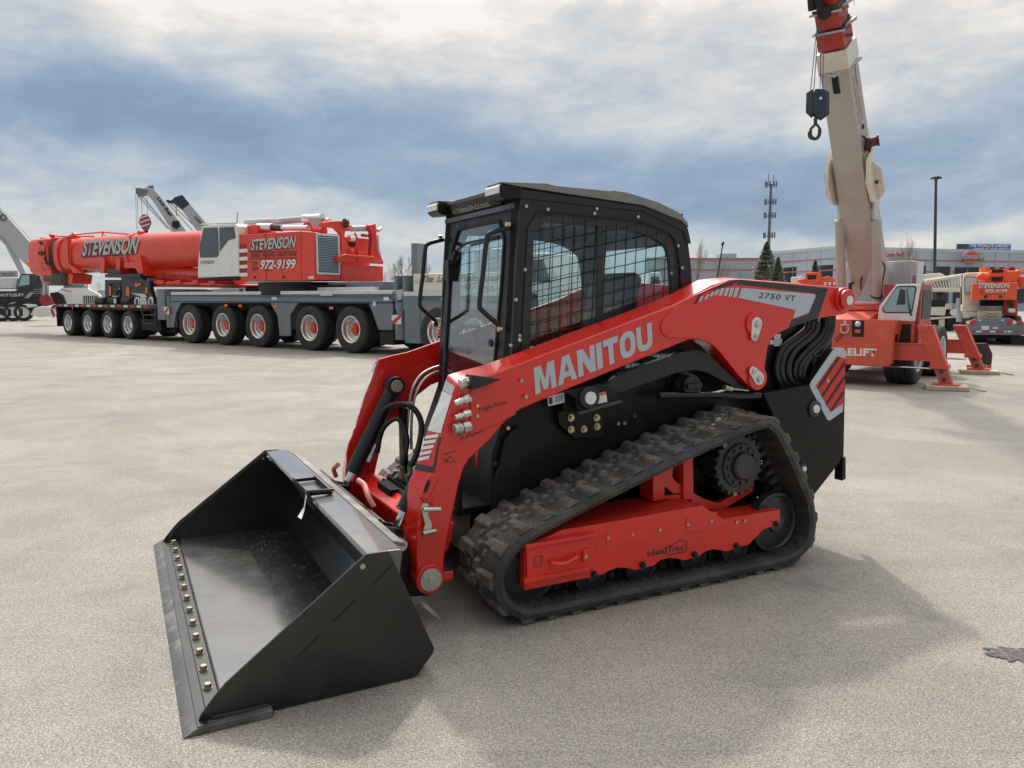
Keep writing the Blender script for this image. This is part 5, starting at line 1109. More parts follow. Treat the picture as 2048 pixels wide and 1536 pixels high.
for xx_ in (1155, 1400):
    MB().prism(C.L([zs(xx_ - 25, 590), zs(xx_ + 20, 590), zs(xx_ + 85 - 40, 640), zs(xx_ + 30, 840), zs(xx_ - 30, 840), zs(xx_ - 20, 700)], YB - HW - .02), YB - HW - .08, YB + HW).build('boom_saddle', CRED, BOOM, bevel=.01)
MB().prism(C.L([zs(1490, 670), zs(1670, 650), zs(1680, 760), zs(1500, 760)], YB - HW), YB - HW - .04, YB).build('boom_saddle', CRED, BOOM, bevel=.01)
MB().prism(C.L([zs(1675, 560), zs(1750, 560), zs(1800, 880), zs(1740, 880), zs(1670, 760)], YB - HW - .05), YB - HW - .08, YB + HW).build('boom_saddle', CRED, BOOM, bevel=.01)
for p, q in (((330, 240), (360, 260)), ((680, 225), (700, 250)), ((140, 370), (180, 330)), ((1725, 190), (1770, 210)), ((190, 300), (300, 330))):
    BT([p, q], .09, CRED, 'boom_lug', YB - .3)
MB().prism(C.L([zs(170, 790), zs(330, 760), zs(340, 900), zs(300, 1005), zs(200, 1000), zs(155, 870)], YB - .6), YB - .6, YB + .3).build('head_block', CRED, BOOM, bevel=.04)
MB().prism(C.L([zs(600, 840), zs(680, 860), zs(660, 1005), zs(600, 1015)], YB - .5), YB - .5, YB + .3).build('head_block', CRED, BOOM, bevel=.03)
sv = MB(); p = C.V(*zs(325, 925), YB - .35); q = C.V(*zs(605, 925), YB - .35); d_ = Vector(q) - Vector(p); L_ = d_.length; pr = [(.001, 0)]
for k in range(9): t = L_ * k / 9; pr += [(.30, t), (.30, t + L_ * .035), (.21, t + L_ * .055), (.21, t + L_ * .09)]
pr += [(.001, L_)]; sv.lathe(pr, p, d_, 28); sv.build('sheave_stack', mat('nylon_sheaves', (.12, .11, .09), .5, var=.3), BOOM)
BT([(100, 722), (300, 715)], .035, CRED, 'beacon_arm', YB - .5); BT([(0, 745), (100, 740)], .03, MIDG, 'beacon_arm', YB - .5)
BT([(-5, 700), (-5, 740)], .02, DARK, 'beacon_arm', YB - .5); MB().ball(C.V(*zs(-5, 682), YB - .5), .12).build('beacon', AMBER, BOOM)
for p, r_ in (((175, 522), .12), ((285, 675), .12)): MB().tube([C.V(*zs(p[0] + 38 * math.cos(a / 10 * 6.283), p[1] + 22 * math.sin(a / 10 * 6.283)), YB - HW - .1) for a in range(11)], .035, 8).build('boom_shackle', DARK, BOOM)
BT([(240, 590), (245, 640)], .05, DARK, 'boom_lug', YB - HW - .05)
for k in range(5): BT([(235 + 14 * k, 1000), (238 + 14 * k, 1260)], .012, WIRE, 'hoist_rope', YB - .2)
for a, c, m, th in (((150, 350), (180, 370), DARK, .05), ((232, 575), (250, 640), DARK, .05), ((185, 440), (195, 700), FRED, .04), ((270, 345), (290, 700), FRED, .05), ((130, 330), (300, 320), FRED, .05), ((255, 690), (330, 760), FRED, .06), ((640, 300), (640, 700), FRED, .03)):
    BT([a, c], th, m, 'boom_fitting', YB - HW - .02)
for k in range(6): BT([(760 + 62 * k, 735 + 9 * (k % 2)), (800 + 62 * k, 760 - 12 * (k % 3))], .04, FRED if k % 2 else CRED, 'boom_fitting', YB - HW * .7)
BT([(820, 770), (1120, 790)], .02, ROPE, 'boom_hose', YB - HW * .75); BT([(760, 480), (840, 480)], .01, FRED, 'boom_seam', YB - HW * 1.0)
for x_ in (1750, 1900, 2060, 2250, 2420): BT([(x_, 640 - .02 * (x_ - 1750)), (x_ + 130, 636 - .02 * (x_ - 1750))], .008, FRED, 'boom_seam', YB - HW * 1.02)
# luffing cylinder and lower red beams
lc = MB().tube([C.V(293, 546, YB - .1), C.V(300, 546, YB - .1), C.V(480, 556, YB - .1)], [.16, .27, .27], 24).build('luffing_cylinder', CRED, CR)
text('cylinder_lettering', 'The Lifting Professionals', C.V(323, 556.5, YB - .1 - .275), C.V(398, 559.5, YB - .1 - .275), C.V(323, 545.5, YB - .1 - .275), BLKT, lc, shear=.5)
MB().prism(C.L([(303, 560), (480, 569), (480, 576), (330, 574), (303, 574)], YB - .5), YB - .5, YB + .4).build('lower_boom_frame', CRED, CR, bevel=.02)
MB().tube([C.V(303, 566, YB - .52), C.V(478, 571.5, YB - .52)], .05, 10).build('ballast_pipe', FRED, CR)
for k in range(4): a = 1340 + 150 * k; MB().box(*[C.P(*zl(a, 950), .5)[0], C.P(*zl(a + 50, 950), .5)[0]], .68, .78, C.P(*zl(a, 960), .7)[1], C.P(*zl(a, 925), .7)[1]).build('pipe_clamp', CRED, CR)
# ================================================================== four axle boom dolly
TD = thing('boom_dolly', 'flat black four axle dolly carrying the red crane boom on a black saddle', 'trailer', (C.O[0], C.O[1], 0), C.psi)
for px, py in ((138, 642), (177, 643), (217, 645), (258, 648)):
    x = C.P(px, py, 0)[0]; wheel(TD, (x - .04, 0, .52), .52, .60, rimm=ALU, hubm=ALU, dish=.2, rr=.60, grooves=5)
    mb = MB(); mb.lathe([(.3, 0), (.5, 0), (.52, .03), (.52, .5), (.3, .5)], (x, 2.1, .52), (0, 1, 0), 24); mb.build('wheel', TYRE, TD)
xa, xb = C.P(112, 610, 0)[0], C.P(312, 610, 0)[0]
dkb = MB().box(xa, xb, 0, 2.6, 1.14, 1.26).box(xa, xb, .62, 2.0, .6, 1.14).build('flat_deck', BLK2, TD, bevel=.01)
nt = 15
for k in range(nt):
    x = xa + .25 + (xb - xa - .6) * k / nt
    MB().box(x, x + .30, -.006, -.001, 1.16, 1.24).build('reflective_tape', mat('tape_red', (.5, .02, .02), .4) if k == 0 else (bpy.data.materials['tape_red'] if k % 2 == 0 else STK), dkb)
MB().box(xa, xa + .04, -.01, .6, .35, 1.14).build('mud_flap', DARK, TD)
xs_ = C.P(282, 630, 0)[0]; MB().box(xs_ - .2, xs_ + 1.1, .1, 2.4, .35, .75).box(xs_ - .1, xs_ + 1.5, .4, 2.2, .3, 1.1).build('landing_gear_box', DARK, TD, bevel=.01)
MB().tube([C.V(*zl(1245, 1180), -.02), C.V(*zl(1270, 1300), -.02)], .03, 6).tube([C.V(*zl(1255, 1230), -.02), C.V(*zl(1360, 1230), -.02)], .02, 6).tube([C.V(*zl(1365, 1180), -.02), C.V(*zl(1365, 1340), -.02)], .03, 6).tube([C.V(*zl(1260, 1305), -.02), C.V(*zl(1360, 1305), -.02)], .03, 6).build('step_ladder', DGREY, TD)
for X_ in (1205, 1325):
    MB().tube(smooth_path([C.V(*zl(X_ - 16, 1135), .1), C.V(*zl(X_ - 16, 1095), .1), C.V(*zl(X_, 1078), .1), C.V(*zl(X_ + 14, 1095), .1), C.V(*zl(X_ + 14, 1135), .1)], 4), .035, 8).build('lashing_eye', STK, TD)
# black saddle: side plates with openings, orange faces behind
sd_ = MB(); ys = .55
sd_.prism(C.L([zl(920, 920), zl(1070, 920), zl(1070, 950), zl(960, 955), zl(958, 1090), zl(1070, 1092), zl(1070, 1135), zl(920, 1135)], ys), ys, ys + .12)
sd_.prism(C.L([zl(1060, 870), zl(1230, 865), zl(1260, 920), zl(1310, 925), zl(1320, 1010), zl(1360, 1135), zl(1290, 1135), zl(1270, 1040), zl(1200, 1060), zl(1180, 1135), zl(1075, 1135)], ys), ys, ys + .15)
sd_.prism(C.L([zl(920, 870), zl(1230, 866), zl(1230, 900), zl(920, 900)], ys - .1), ys - .1, 2.1)
sd_.prism(C.L([zl(960, 950), zl(1060, 950), zl(1050, 1090), zl(970, 1090)], 1.6), 1.6, 1.7)
sd_.prism(C.L([zl(945, 825), zl(1040, 825), zl(1045, 880), zl(945, 880)], ys), ys, 2.0)
SDL = sd_.build('boom_saddle', BLK2, TD, bevel=.012)
for poly, m in (([(960, 975), (975, 975), (975, 1060), (960, 1060)], ORNG), ([(1110, 985), (1135, 985), (1140, 1060), (1105, 1060)], ORNG), ([(1175, 955), (1235, 950), (1240, 965), (1195, 985)], ORNG), ([(1280, 985), (1295, 985), (1300, 1035), (1275, 1040)], ORNG), ([(1150, 1035), (1270, 1080), (1290, 1070), (1270, 1045)], STK), ([(985, 1060), (1030, 1060), (1035, 1068), (985, 1068)], STK)):
    MB().prism(C.L([zl(*p) for p in poly], ys - .02), ys - .03, ys - .01).build('saddle_marking', m, SDL)
MB().prism(C.L([zl(955, 985), zl(1010, 960), zl(1035, 1010), zl(1010, 1080), zl(960, 1075)], 1.2), 1.2, 1.3).build('saddle_core', DGREY, TD, bevel=.02)
for X_ in (900, 1015, 1130): MB().tube([C.V(*zl(X_ - 35, 1113), .4), C.V(*zl(X_ + 35, 1113), .4)], .17, 18).build('air_bag', TYRE, TD)
p = C.V(*zl(1008, 1108), .2); MB().box(p[0] - .08, p[0] + .08, .2, .22, p[2] - .08, p[2] + .1).build('saddle_marking', STK, SDL)

# ================================================================== yard machines at the far left
def zk(x, y): return (x * .1302, 500 + y * .1302)
def front(px, py, psi=25.0): return Frame(ground(px, py), psi)
F1 = front(160, 633)
KT = thing('truck_tractor', 'white conventional truck with blue windshield and chrome grille behind the black dolly', 'truck', (F1.O[0], F1.O[1], 0), F1.psi)
KB = MB(); KB.prism(F1.L([zk(1105, 455), zk(1120, 385), zk(1180, 368), zk(1300, 372), zk(1345, 455), zk(1350, 590), zk(1520, 680), zk(1536, 700), zk(1536, 840), zk(900, 840), zk(870, 620), zk(930, 590)], 0), 0, 2.3).build('body', WHT, KT, bevel=.08)
MB().prism(F1.L([zk(945, 470), zk(960, 460), zk(1345, 460), zk(1350, 575), zk(985, 580)], -.02), -.03, .02).build('windshield', mat('blue_tinted_glass', (.10, .19, .30), .1, coat=.5), KT, bevel=.01)
MB().prism(F1.L([zk(1270, 700), zk(1500, 690), zk(1510, 830), zk(1260, 830)], -.1), -.12, .0).build('grille', ALU, KT, bevel=.02)
for k in range(7): a = F1.V(*zk(1290 + 33 * k, 700), -.14); MB().box(a[0] - .05, a[0] + .05, -.15, -.12, F1.P(0, 608, 0)[1], a[2]).build('grille_bar', DGREY, KT)
MB().beam(F1.V(*zk(940, 605), -.01), F1.V(*zk(1100, 640), -.01), .01, .06).build('red_stripe', LENSR, KT)
MB().prism(F1.L([zk(1290, 470), zk(1340, 470), zk(1342, 560), zk(1290, 560)], -.04), -.05, -.03).build('window_sticker', STK, KT)
MB().tube([F1.V(*zk(1060, 660), -.2), F1.V(*zk(1090, 740), -.2), F1.V(*zk(1065, 830), -.2)], .03, 6).tube([F1.V(*zk(1010, 650), -.2), F1.V(*zk(1010, 830), -.2)], .03, 6).build('mirror_arm', MIDG, KT)
MB().tube([F1.V(*zk(1500, 505), 1.), F1.V(*zk(1500, 600), 1.)], .28, 12).build('mirror', STK, KT)
for x in (.6, 3.0): wheel(KT, (x - 2.2, 0.3, .5), .5, .3, n=20)
# black crane carrier truck
F2 = front(50, 642)
SL = thing('crane_truck', 'black crane truck with small glass cab and polished wheels parked at the far left', 'crane truck', (F2.O[0], F2.O[1], 0), F2.psi)
PURP = mat('black_plum_paint', (.02, .018, .026), .35, coat=.4)
MB().prism(F2.L([zk(-200, 760), zk(600, 745), zk(650, 790), zk(600, 800), zk(180, 800), zk(80, 850), zk(80, 1010), zk(50, 1010), zk(-200, 900)], 0), 0, 2.3).build('carrier_frame', BLK2, SL, bevel=.03)
SB = MB().prism(F2.L([zk(270, 600), zk(300, 400), zk(330, 360), zk(600, 365), zk(640, 500), zk(640, 740), zk(-200, 745), zk(-200, 630), zk(230, 630)], .3), .3, 2.0).build('cab_body', PURP, SL, bevel=.04)
MB().prism(F2.L([zk(330, 390), zk(450, 380), zk(455, 530), zk(285, 560)], .27), .25, .31).build('cab_window', GLB, SB); MB().prism(F2.L([zk(490, 385), zk(580, 385), zk(585, 440), zk(540, 510), zk(490, 480)], .27), .25, .31).build('cab_window', GLT, SB)
text('side_lettering', 'SHUTTLELIFT', F2.V(*zk(-40, 715), .28), F2.V(*zk(365, 712), .28), F2.V(*zk(-40, 672), .28), WT, SB, off=.02)
MB().prism(F2.L([zk(370, 740), zk(460, 650), zk(520, 650), zk(440, 740)], .2), .2, .3).build('cab_step_panel', TAN, SL)
for k in range(3): a = F2.V(*zk(510, 600 + 32 * k), .25); MB().box(a[0], a[0] + .5, .22, .28, a[2] - .03, a[2]).build('cab_step', LGREY, SL)
MB().prism(F2.L([zk(-200, 430), zk(280, 420), zk(250, 600), zk(-200, 600)], .6), .6, 1.8).build('boom_base', MIDG, SL, bevel=.06)
for px in (26.5, 47.5, 3): x = F2.P(px - 1, 626, 0)[0]; wheel(SL, (x, 0, .56), .56, .6, n=28, dish=.15)
MB().prism(F2.L([zk(330, 840), zk(420, 825), zk(550, 840), zk(555, 870), zk(420, 890), zk(400, 850)], -.2), -.2, .6).build('polished_fender', ALU, SL, bevel=.04)
# hook block with red cheeks hanging below the boom head
F3 = front(95, 652)
def F3P(pts, y): return F3.L([zk(*p) for p in pts], y)
HBK = thing('outrigger_float', 'silver and red striped outrigger float assembly beside the end of the black dolly', 'outrigger', (F3.O[0], F3.O[1], 0), F3.psi)
MB().prism(F3P([(465, 1000), (520, 900), (640, 860), (760, 880), (760, 940), (860, 950), (860, 1000), (660, 1020), (620, 1030)], 0), 0, .8).build('float_housing', ALU, HBK, bevel=.05)
MB().prism(F3P([(765, 900), (840, 910), (860, 1040), (800, 1040)], -.1), -.12, -.02).build('striped_board', STK, HBK); MB().prism(F3P([(770, 920), (800, 900), (855, 1000), (820, 1030)], -.13), -.14, -.12).build('red_stripe', LENSR, HBK)
HK = thing('hook_block', 'dark red hook block with ribbed cheeks hanging in front of the white truck', 'hook block', (F3.O[0], F3.O[1], 0), F3.psi)
MB().prism(F3P([(600, 760), (640, 700), (720, 670), (790, 740), (830, 840), (720, 860), (630, 830)], .2), .2, .5).build('cheek_plate', mat('dark_red_block', (.33, .03, .035), .45, var=.2), HK, bevel=.03)
MB().prism(F3P([(760, 660), (880, 640), (960, 680), (1010, 800), (1010, 830), (800, 835)], .8), .8, 1.4).build('counterweight_block', DARK, HK, bevel=.04)
for k in range(5): MB().tube([F3.V(*zk(660 + 16 * k, 700), .3), F3.V(*zk(655 + 15 * k, 520), .3)], .014, 5).build('hoist_rope', WIRE, HK)
MB().tube([F3.V(*zk(690, 520), .35), F3.V(*zk(690, 800), .35)], .10, 10).build('rope_guard', MIDG, HK)
# grey boom leaning up out of the left edge
F4 = Frame((-54.0, 82.0), 30)
GB = thing('yard_crane', 'grey crane with raised boom cut by the left photo edge and a round sheave', 'crane', (F4.O[0], F4.O[1], 0), F4.psi)
g1_ = MB().prism(F4.L([(-30, 380), (0, 418), (40, 462), (82, 510), (82, 545), (68, 545), (30, 508), (8, 476), (-30, 440)], 0), 0, 1.1).build('boom', LGREY, GB, bevel=.05)
MB().prism(F4.L([(-5, 455), (8, 458), (20, 478), (52, 548), (40, 548), (10, 490), (-10, 470)], .2), .2, .6).build('boom_strut', LGREY, GB, bevel=.03)
MB().tube([F4.V(7 + 6 * math.cos(a * .5236), 435 + 6 * math.sin(a * .5236), -.05) for a in range(13)], .05, 6).build('sheave', DARK, GB); MB().tube([F4.V(-20, 395, -.05), F4.V(40, 455, -.05), F4.V(80, 500, -.05)], .02, 5).build('hoist_rope', WIRE, GB)
MB().prism(F4.L([(-40, 543), (35, 541), (36, 556), (-40, 556)], 1.6), 1.6, 3.0).build('machinery_house', LGREY, GB, bevel=.03)
MB().box(-3, 4, 1.6, 3.0, 0, 2.0).build('carrier', BLK2, GB, bevel=.05)
text('house_lettering', 'CRANE SERVICE', F4.V(2, 553, 1.58), F4.V(30, 552, 1.58), F4.V(2, 546, 1.58), NAVY, GB)
# two raised booms behind the red boom
F5 = Frame((-21.0, 46.0), 22)
L1 = thing('lattice_jib_crane', 'grey raised boom with black lettering and a lattice jib folded beneath it', 'crane', (F5.O[0], F5.O[1], 0), F5.psi, 'raised booms behind the red boom')
bm1 = MB().prism(F5.L([zl(1205, 130), zl(1290, 105), zl(1350, 125), zl(1400, 180), zl(1620, 470), zl(1700, 580), zl(1600, 600), zl(1500, 470), zl(1340, 220), zl(1300, 175)], 0), 0, .9).build('boom', LGREY, L1, bevel=.04)
MB().prism(F5.L([zl(1188, 112), zl(1230, 112), zl(1300, 130), zl(1290, 160), zl(1210, 180), zl(1190, 150)], -.1), -.1, 1.0).build('boom_head', mat('dull_green_grey', (.16, .18, .16), .6), L1, bevel=.03); MB().prism(F5.L([zl(1290, 95), zl(1345, 85), zl(1350, 125), zl(1300, 130)], 0), .1, .8).build('boom_head', bpy.data.materials['dull_green_grey'], L1, bevel=.03)
text('boom_lettering', 'Link-Belt', F5.V(*zl(1375, 205), -.02), F5.V(*zl(1495, 370), -.02), F5.V(*zl(1400, 190), -.02), BLKT, bm1, off=.03)
lj = MB()
for a, c in (((1215, 190), (1470, 470)), ((1245, 180), (1510, 500)), ((1215, 190), (1245, 180))): lj.tube([F5.V(*zl(*a), .3), F5.V(*zl(*c), .3)], .035, 5)
for k in range(11):
    f = k / 11; a = (1215 + 255 * f, 190 + 280 * f); c = (1245 + 265 * (f + .045), 180 + 320 * (f + .045)); lj.tube([F5.V(*zl(*a), .3), F5.V(*zl(*c), .3)], .02, 4); lj.tube([F5.V(*zl(*c), .3), F5.V(*zl(1215 + 255 * (f + .09), 190 + 280 * (f + .09)), .3)], .02, 4)
lj.build('lattice_jib', MIDG, L1)
for x0_, y1_ in ((1192, 480), (1208, 470)): MB().tube([F5.V(*zl(x0_, 150), -.1), F5.V(*zl(x0_ + 5, y1_), -.1)], .015, 4).build('hoist_rope', WIRE, L1)
for x0_ in (1240, 1290): MB().tube([F5.V(*zl(x0_, 190), -.1), F5.V(*zl(x0_ + 6, 400), -.1)], .015, 4).build('hoist_rope', WIRE, L1)
MB().prism(F5.L([zl(1510, 405), zl(1575, 400), zl(1580, 450), zl(1550, 475), zl(1510, 450)], -.1), -.1, .2).build('jib_bracket', DARK, L1, bevel=.03)
MB().box(3.5, 6, .1, .8, 0, 5.4).build('carrier', LGREY, L1, bevel=.05)
hk2 = thing('hook_block', 'small striped hook block hanging from the grey lettered boom', 'hook block', (F5.O[0], F5.O[1], 0), F5.psi)
v = F5.V(*zl(1275, 420), -.2); cbk = MB().prism([(v[0] + .33 * math.cos(a * .628) * (1 if math.sin(a * .628) > -.5 else .8), v[2] + .42 * math.sin(a * .628) * 1.2) for a in range(10)], -.3, -.05).build('cheek_plate', mat('striped_block', (.30, .07, .07), .5), hk2, bevel=.03)
for k in range(3): MB().beam((v[0] - .26, -.305, v[2] - .25 + .25 * k), (v[0] + .24, -.305, v[2] - .05 + .25 * k), .01, .07).build('cheek_stripe', STK, hk2)
MB().tube(smooth_path([F5.V(*zl(1278, 465), -.2), F5.V(*zl(1280, 480), -.2), F5.V(*zl(1292, 492), -.2), F5.V(*zl(1280, 505), -.2), F5.V(*zl(1268, 495), -.2)], 4), .06, 8).build('hook', DARK, hk2)
F6 = Frame((-19.0, 48.0), 22)
L2 = thing('telescopic_crane', 'white grey raised boom with a navy blue tip behind the operator cab', 'crane', (F6.O[0], F6.O[1], 0), F6.psi, 'raised booms behind the red boom')
MB().prism(F6.L([zl(1600, 300), zl(1665, 250), zl(1800, 410), zl(1960, 600), zl(1840, 640), zl(1720, 470)], 0), 0, .9).build('boom', LGREY, L2, bevel=.04)
MB().prism(F6.L([zl(1500, 225), zl(1530, 195), zl(1600, 170), zl(1665, 250), zl(1600, 302), zl(1570, 275)], -.06), -.06, .96).build('boom_head', NAVY, L2, bevel=.05); MB().prism(F6.L([zl(1452, 215), zl(1520, 225), zl(1510, 245), zl(1470, 235)], .1), .1, .8).build('boom_head', DARK, L2, bevel=.03)
for a, c in (((1470, 245), (1700, 500)), ((1490, 240), (1740, 480)), ((1545, 260), (1550, 360))): MB().tube([F6.V(*zl(*a), .2), F6.V(*zl(*c), .2)], .03, 5).build('folded_jib', ROPE, L2)
text('boom_lettering', 'STEVENSON', F6.V(*zl(1700, 375), -.02), F6.V(*zl(1790, 470), -.02), F6.V(*zl(1715, 355), -.02), BLKT, L2, off=.02)
MB().box(3.5, 6.5, .1, .8, 0, 4.9).build('carrier', LGREY, L2, bevel=.05)
# ================================================================== red rough terrain crane (right)
K = Frame(ground(1815, 774), 50)
KR = thing('rough_terrain_crane', 'faded red crane with white cab and tan boom raised high, standing on outriggers', 'crane', (K.O[0], K.O[1], 0), K.psi)
def zf(x, y): return (1340 + x / 2.893, 450 + y / 2.893)
def zq(x, y): return (1700 + x / 6.606, 640 + y / 6.606)
def zr(x, y): return (1660 + x * .11719, 480 + y * .11719)
def zx(x, y): return (1500 + x * .3256, y * .3256)
xp = -.34; yR, zT = K.PX(1789, 640, xp); zB = K.PX(1784, 734, xp)[1]
yL = K.PX(1600, 640, xp)[0]
plate = MB().hull8([(xp, yR, zT), (xp, yR + .01, zB + .06), (xp, yR + .06, zB), (xp, yL, zB), (xp, yL, zT)], [(xp + .12, yR, zT), (xp + .12, yR + .01, zB + .06), (xp + .12, yR + .06, zB), (xp + .12, yL, zB), (xp + .12, yL, zT)]).build('end_plate', FRED, KR, bevel=.012)
KX = lambda px, py, x: (x, *K.PX(px, py, x))
text('plate_lettering', 'SHUTTLELIFT', KX(1610, 709, xp - .004), KX(1753, 713, xp - .004), KX(1610, 694, xp - .004), WT, plate, off=.045, space=1.05)
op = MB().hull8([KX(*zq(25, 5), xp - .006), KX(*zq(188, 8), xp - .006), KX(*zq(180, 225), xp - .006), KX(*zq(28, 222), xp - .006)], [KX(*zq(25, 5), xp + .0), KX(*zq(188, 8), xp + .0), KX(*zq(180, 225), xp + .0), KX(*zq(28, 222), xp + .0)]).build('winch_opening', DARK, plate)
MB().ball(KX(*zq(105, 55), xp - .02), .05).build('winch_drum', MIDG, plate); MB().tube([KX(*zq(70, 150), xp - .01), KX(*zq(140, 150), xp - .01)], .035, 8).build('winch_drum', FRED, plate)
sh = MB().tube(smooth_path([KX(*zf(992, 590), xp - .04), KX(*zf(990, 615), xp - .04), KX(*zf(1012, 625), xp - .04), KX(*zf(1032, 612), xp - .04), KX(*zf(1030, 585), xp - .04)], 5), .017, 8); sh.tube([KX(*zf(985, 580), xp - .04), KX(*zf(1038, 578), xp - .04)], .015, 8); sh.tube([KX(*zf(1015, 555), xp - .02), KX(*zf(1014, 580), xp - .04)], .03, 8); sh.build('tow_shackle', mat('pink_steel', (.6, .35, .32), .5), plate)
MB().tube([KX(*zf(1010, 625), xp - .03), KX(*zf(960, 680), xp - .02)], .006, 5).tube([KX(*zf(1000, 625), xp - .03), KX(*zf(950, 665), xp - .02)], .006, 5).build('rope', DARK, plate)
# chassis, deck and tyres
MB().box(xp + .12, 4.2, .55, 1.9, .45, 1.02).build('chassis', FRED, KR, bevel=.03)
dd = MB(); dd.box(xp + .02, 1.0, yR + .02, yL, zT - .25, zT - .01); dd.hull8([(xp + .12, .62, zT), (xp + .12, yL, zT), (.8, yL, zT + .18), (.8, .62, zT + .18)], [(xp + .12, .62, zT - .02), (xp + .12, yL, zT - .02), (.8, yL, zT - .02), (.8, .62, zT - .02)])
dd.build('deck', FRED, KR, bevel=.015)
MB().box(.55, .62, .58, yL, zT - .0, K.PX(1700, 607, .55)[1]).box(.5, 3.2, .55, yL, zT + .14, K.PX(1700, 607, .55)[1] - .06).build('deck_step', FRED, KR, bevel=.015)
for x, nm in ((.0, 1), (1.93, 2)):
    r = .50 if nm == 1 else .49
    wheel(KR, (x + r + .06, .0, r), r, .42, rimm=MIDG, hubm=MIDG, dish=.12, rr=.56, grooves=3, n=48)
    mb = MB(); mb.lathe([(.2, 0), (r * .95, 0), (r, .03), (r, .40), (r * .95, .42), (.2, .42)], (x + r + .06, 1.7, r), (0, 1, 0), 30); mb.build('wheel', TYRE, KR)
# outriggers and their timber pads
def outr(feet, legtop, beamL, nm, xo):
    ft = K.G(*feet); x = ft[0] + .0; y = ft[1]; zp = .075
    lt = KX(*legtop, x)
    top = Vector((x, lt[1], lt[2])); bot = Vector((x, y, zp + .03))
    mid = top.lerp(bot, .70)
    o = MB().beam(top + Vector((0, .0, .02)), mid, .13, .21, up=(1, 0, 0)) if 0 else MB()
    def leg(mb, p, q, wy, wx):
        mb.hull8([(p.x - wx, p.y - wy, p.z), (p.x - wx, p.y + wy, p.z), (p.x + wx, p.y + wy, p.z), (p.x + wx, p.y - wy, p.z)], [(q.x - wx, q.y - wy, q.z), (q.x - wx, q.y + wy, q.z), (q.x + wx, q.y + wy, q.z), (q.x + wx, q.y - wy, q.z)]); return mb
    o = leg(MB(), top, mid, .118, .085); 
    L = o.build('outrigger_leg', FRED, KR, bevel=.012)
    leg(MB(), mid + Vector((0, 0, .02)), mid + Vector((0, -.0, -.05)), .138, .105).build('leg_collar', FRED, L, bevel=.006)
    leg(MB(), mid, bot, .098, .068).build('inner_leg', mat('rusty_red_leg', (.50, .10, .07), .6, var=.2, dirt=(.22, .17, .15), damt=.9, dscale=7) if xo else bpy.data.materials['rusty_red_leg'], L, bevel=.006)
    MB().box(x - .13, x + .13, y - .19, y + .19, zp, zp + .03).build('foot_plate', FRED, L, bevel=.004)
    for k in (.80, .93): 
        p = top.lerp(bot, k); MB().cyl((x - .07, p.y, p.z), (x - .078, p.y, p.z), .035, n=14).build('pin_hole', DGREY, L)
    p = top.lerp(bot, .06); MB().cyl((x - .09, p.y, p.z), (x - .11, p.y, p.z), .05, n=16).build('leg_pin', FRED, L, bevel=.005)
    bz0 = KX(*beamL[1], x)[2]; bz1 = KX(*beamL[0], x)[2]
    MB().box(x - .07, x + .07, mid.y + .05, 1.2, bz0, bz1).box(x - .09, x + .09, mid.y + .10, 1.2, bz1 - .006, bz1 + .014).box(x - .09, x + .09, mid.y + .05, 1.2, bz0 - .014, bz0 + .006).build('outrigger_beam', FRED, KR, bevel=.006)
    MB().cyl((x - .05, mid.y + .12, bz0 - .13), (x - .05, .9, bz0 - .13), .014, n=8).build('extension_rod', CHROME, KR)
    return x, y
x1, yf1 = outr((1892, 779), (1851, 650), ((1800, 687), (1800, 718)), 'n', 1)
x2, yf2 = outr((1957, 747), (1920, 650), ((1890, 679), (1890, 704)), 'f', 0)
def pad(corners, lab, thick):
    pts = [ground(*c) for c in corners]; cx = sum(p[0] for p in pts) / 4; cy = sum(p[1] for p in pts) / 4
    t = thing('outrigger_pad', lab, 'outrigger pad', (cx, cy, 0), 0, 'timber pads under the outriggers')
    q = [(p[0] - cx, p[1] - cy) for p in pts]; MB().prismz(q, .001, thick).build('timber_board', WOOD, t, bevel=.012)
    a = q[1]; MB().tube(smooth_path([(a[0], a[1] + .05, .04), (a[0] + .10, a[1] - .0, .035), (a[0] + .22, a[1] - .05, .012), (a[0] + .12, a[1] - .04, .012)], 5), .008, 6).build('rope_handle', ROPE, t)
def padrect(x, y, wx, wy, lab):
    O = K.O; f = lambda a, b: (O[0] + K.X[0] * a + K.Y[0] * b, O[1] + K.X[1] * a + K.Y[1] * b)
    c = f(x, y); t = thing('outrigger_pad', lab, 'outrigger pad', (c[0], c[1], 0), K.psi + R(16), 'timber pads under the outriggers')
    MB().box(-wx, wx, -wy, wy, .001, .074).build('timber_board', WOOD, t, bevel=.012)
    MB().tube(smooth_path([(-.1, -wy, .04), (-.12, -wy - .10, .035), (-.16, -wy - .24, .012), (-.08, -wy - .16, .012), (.0, -wy, .04)], 5), .009, 6).build('rope_handle', ROPE, t)
padrect(x1, yf1, .25, .31, 'pale timber pad under the nearest red outrigger foot')
padrect(x2, yf2, .25, .33, 'pale timber pad under the farther red outrigger foot')
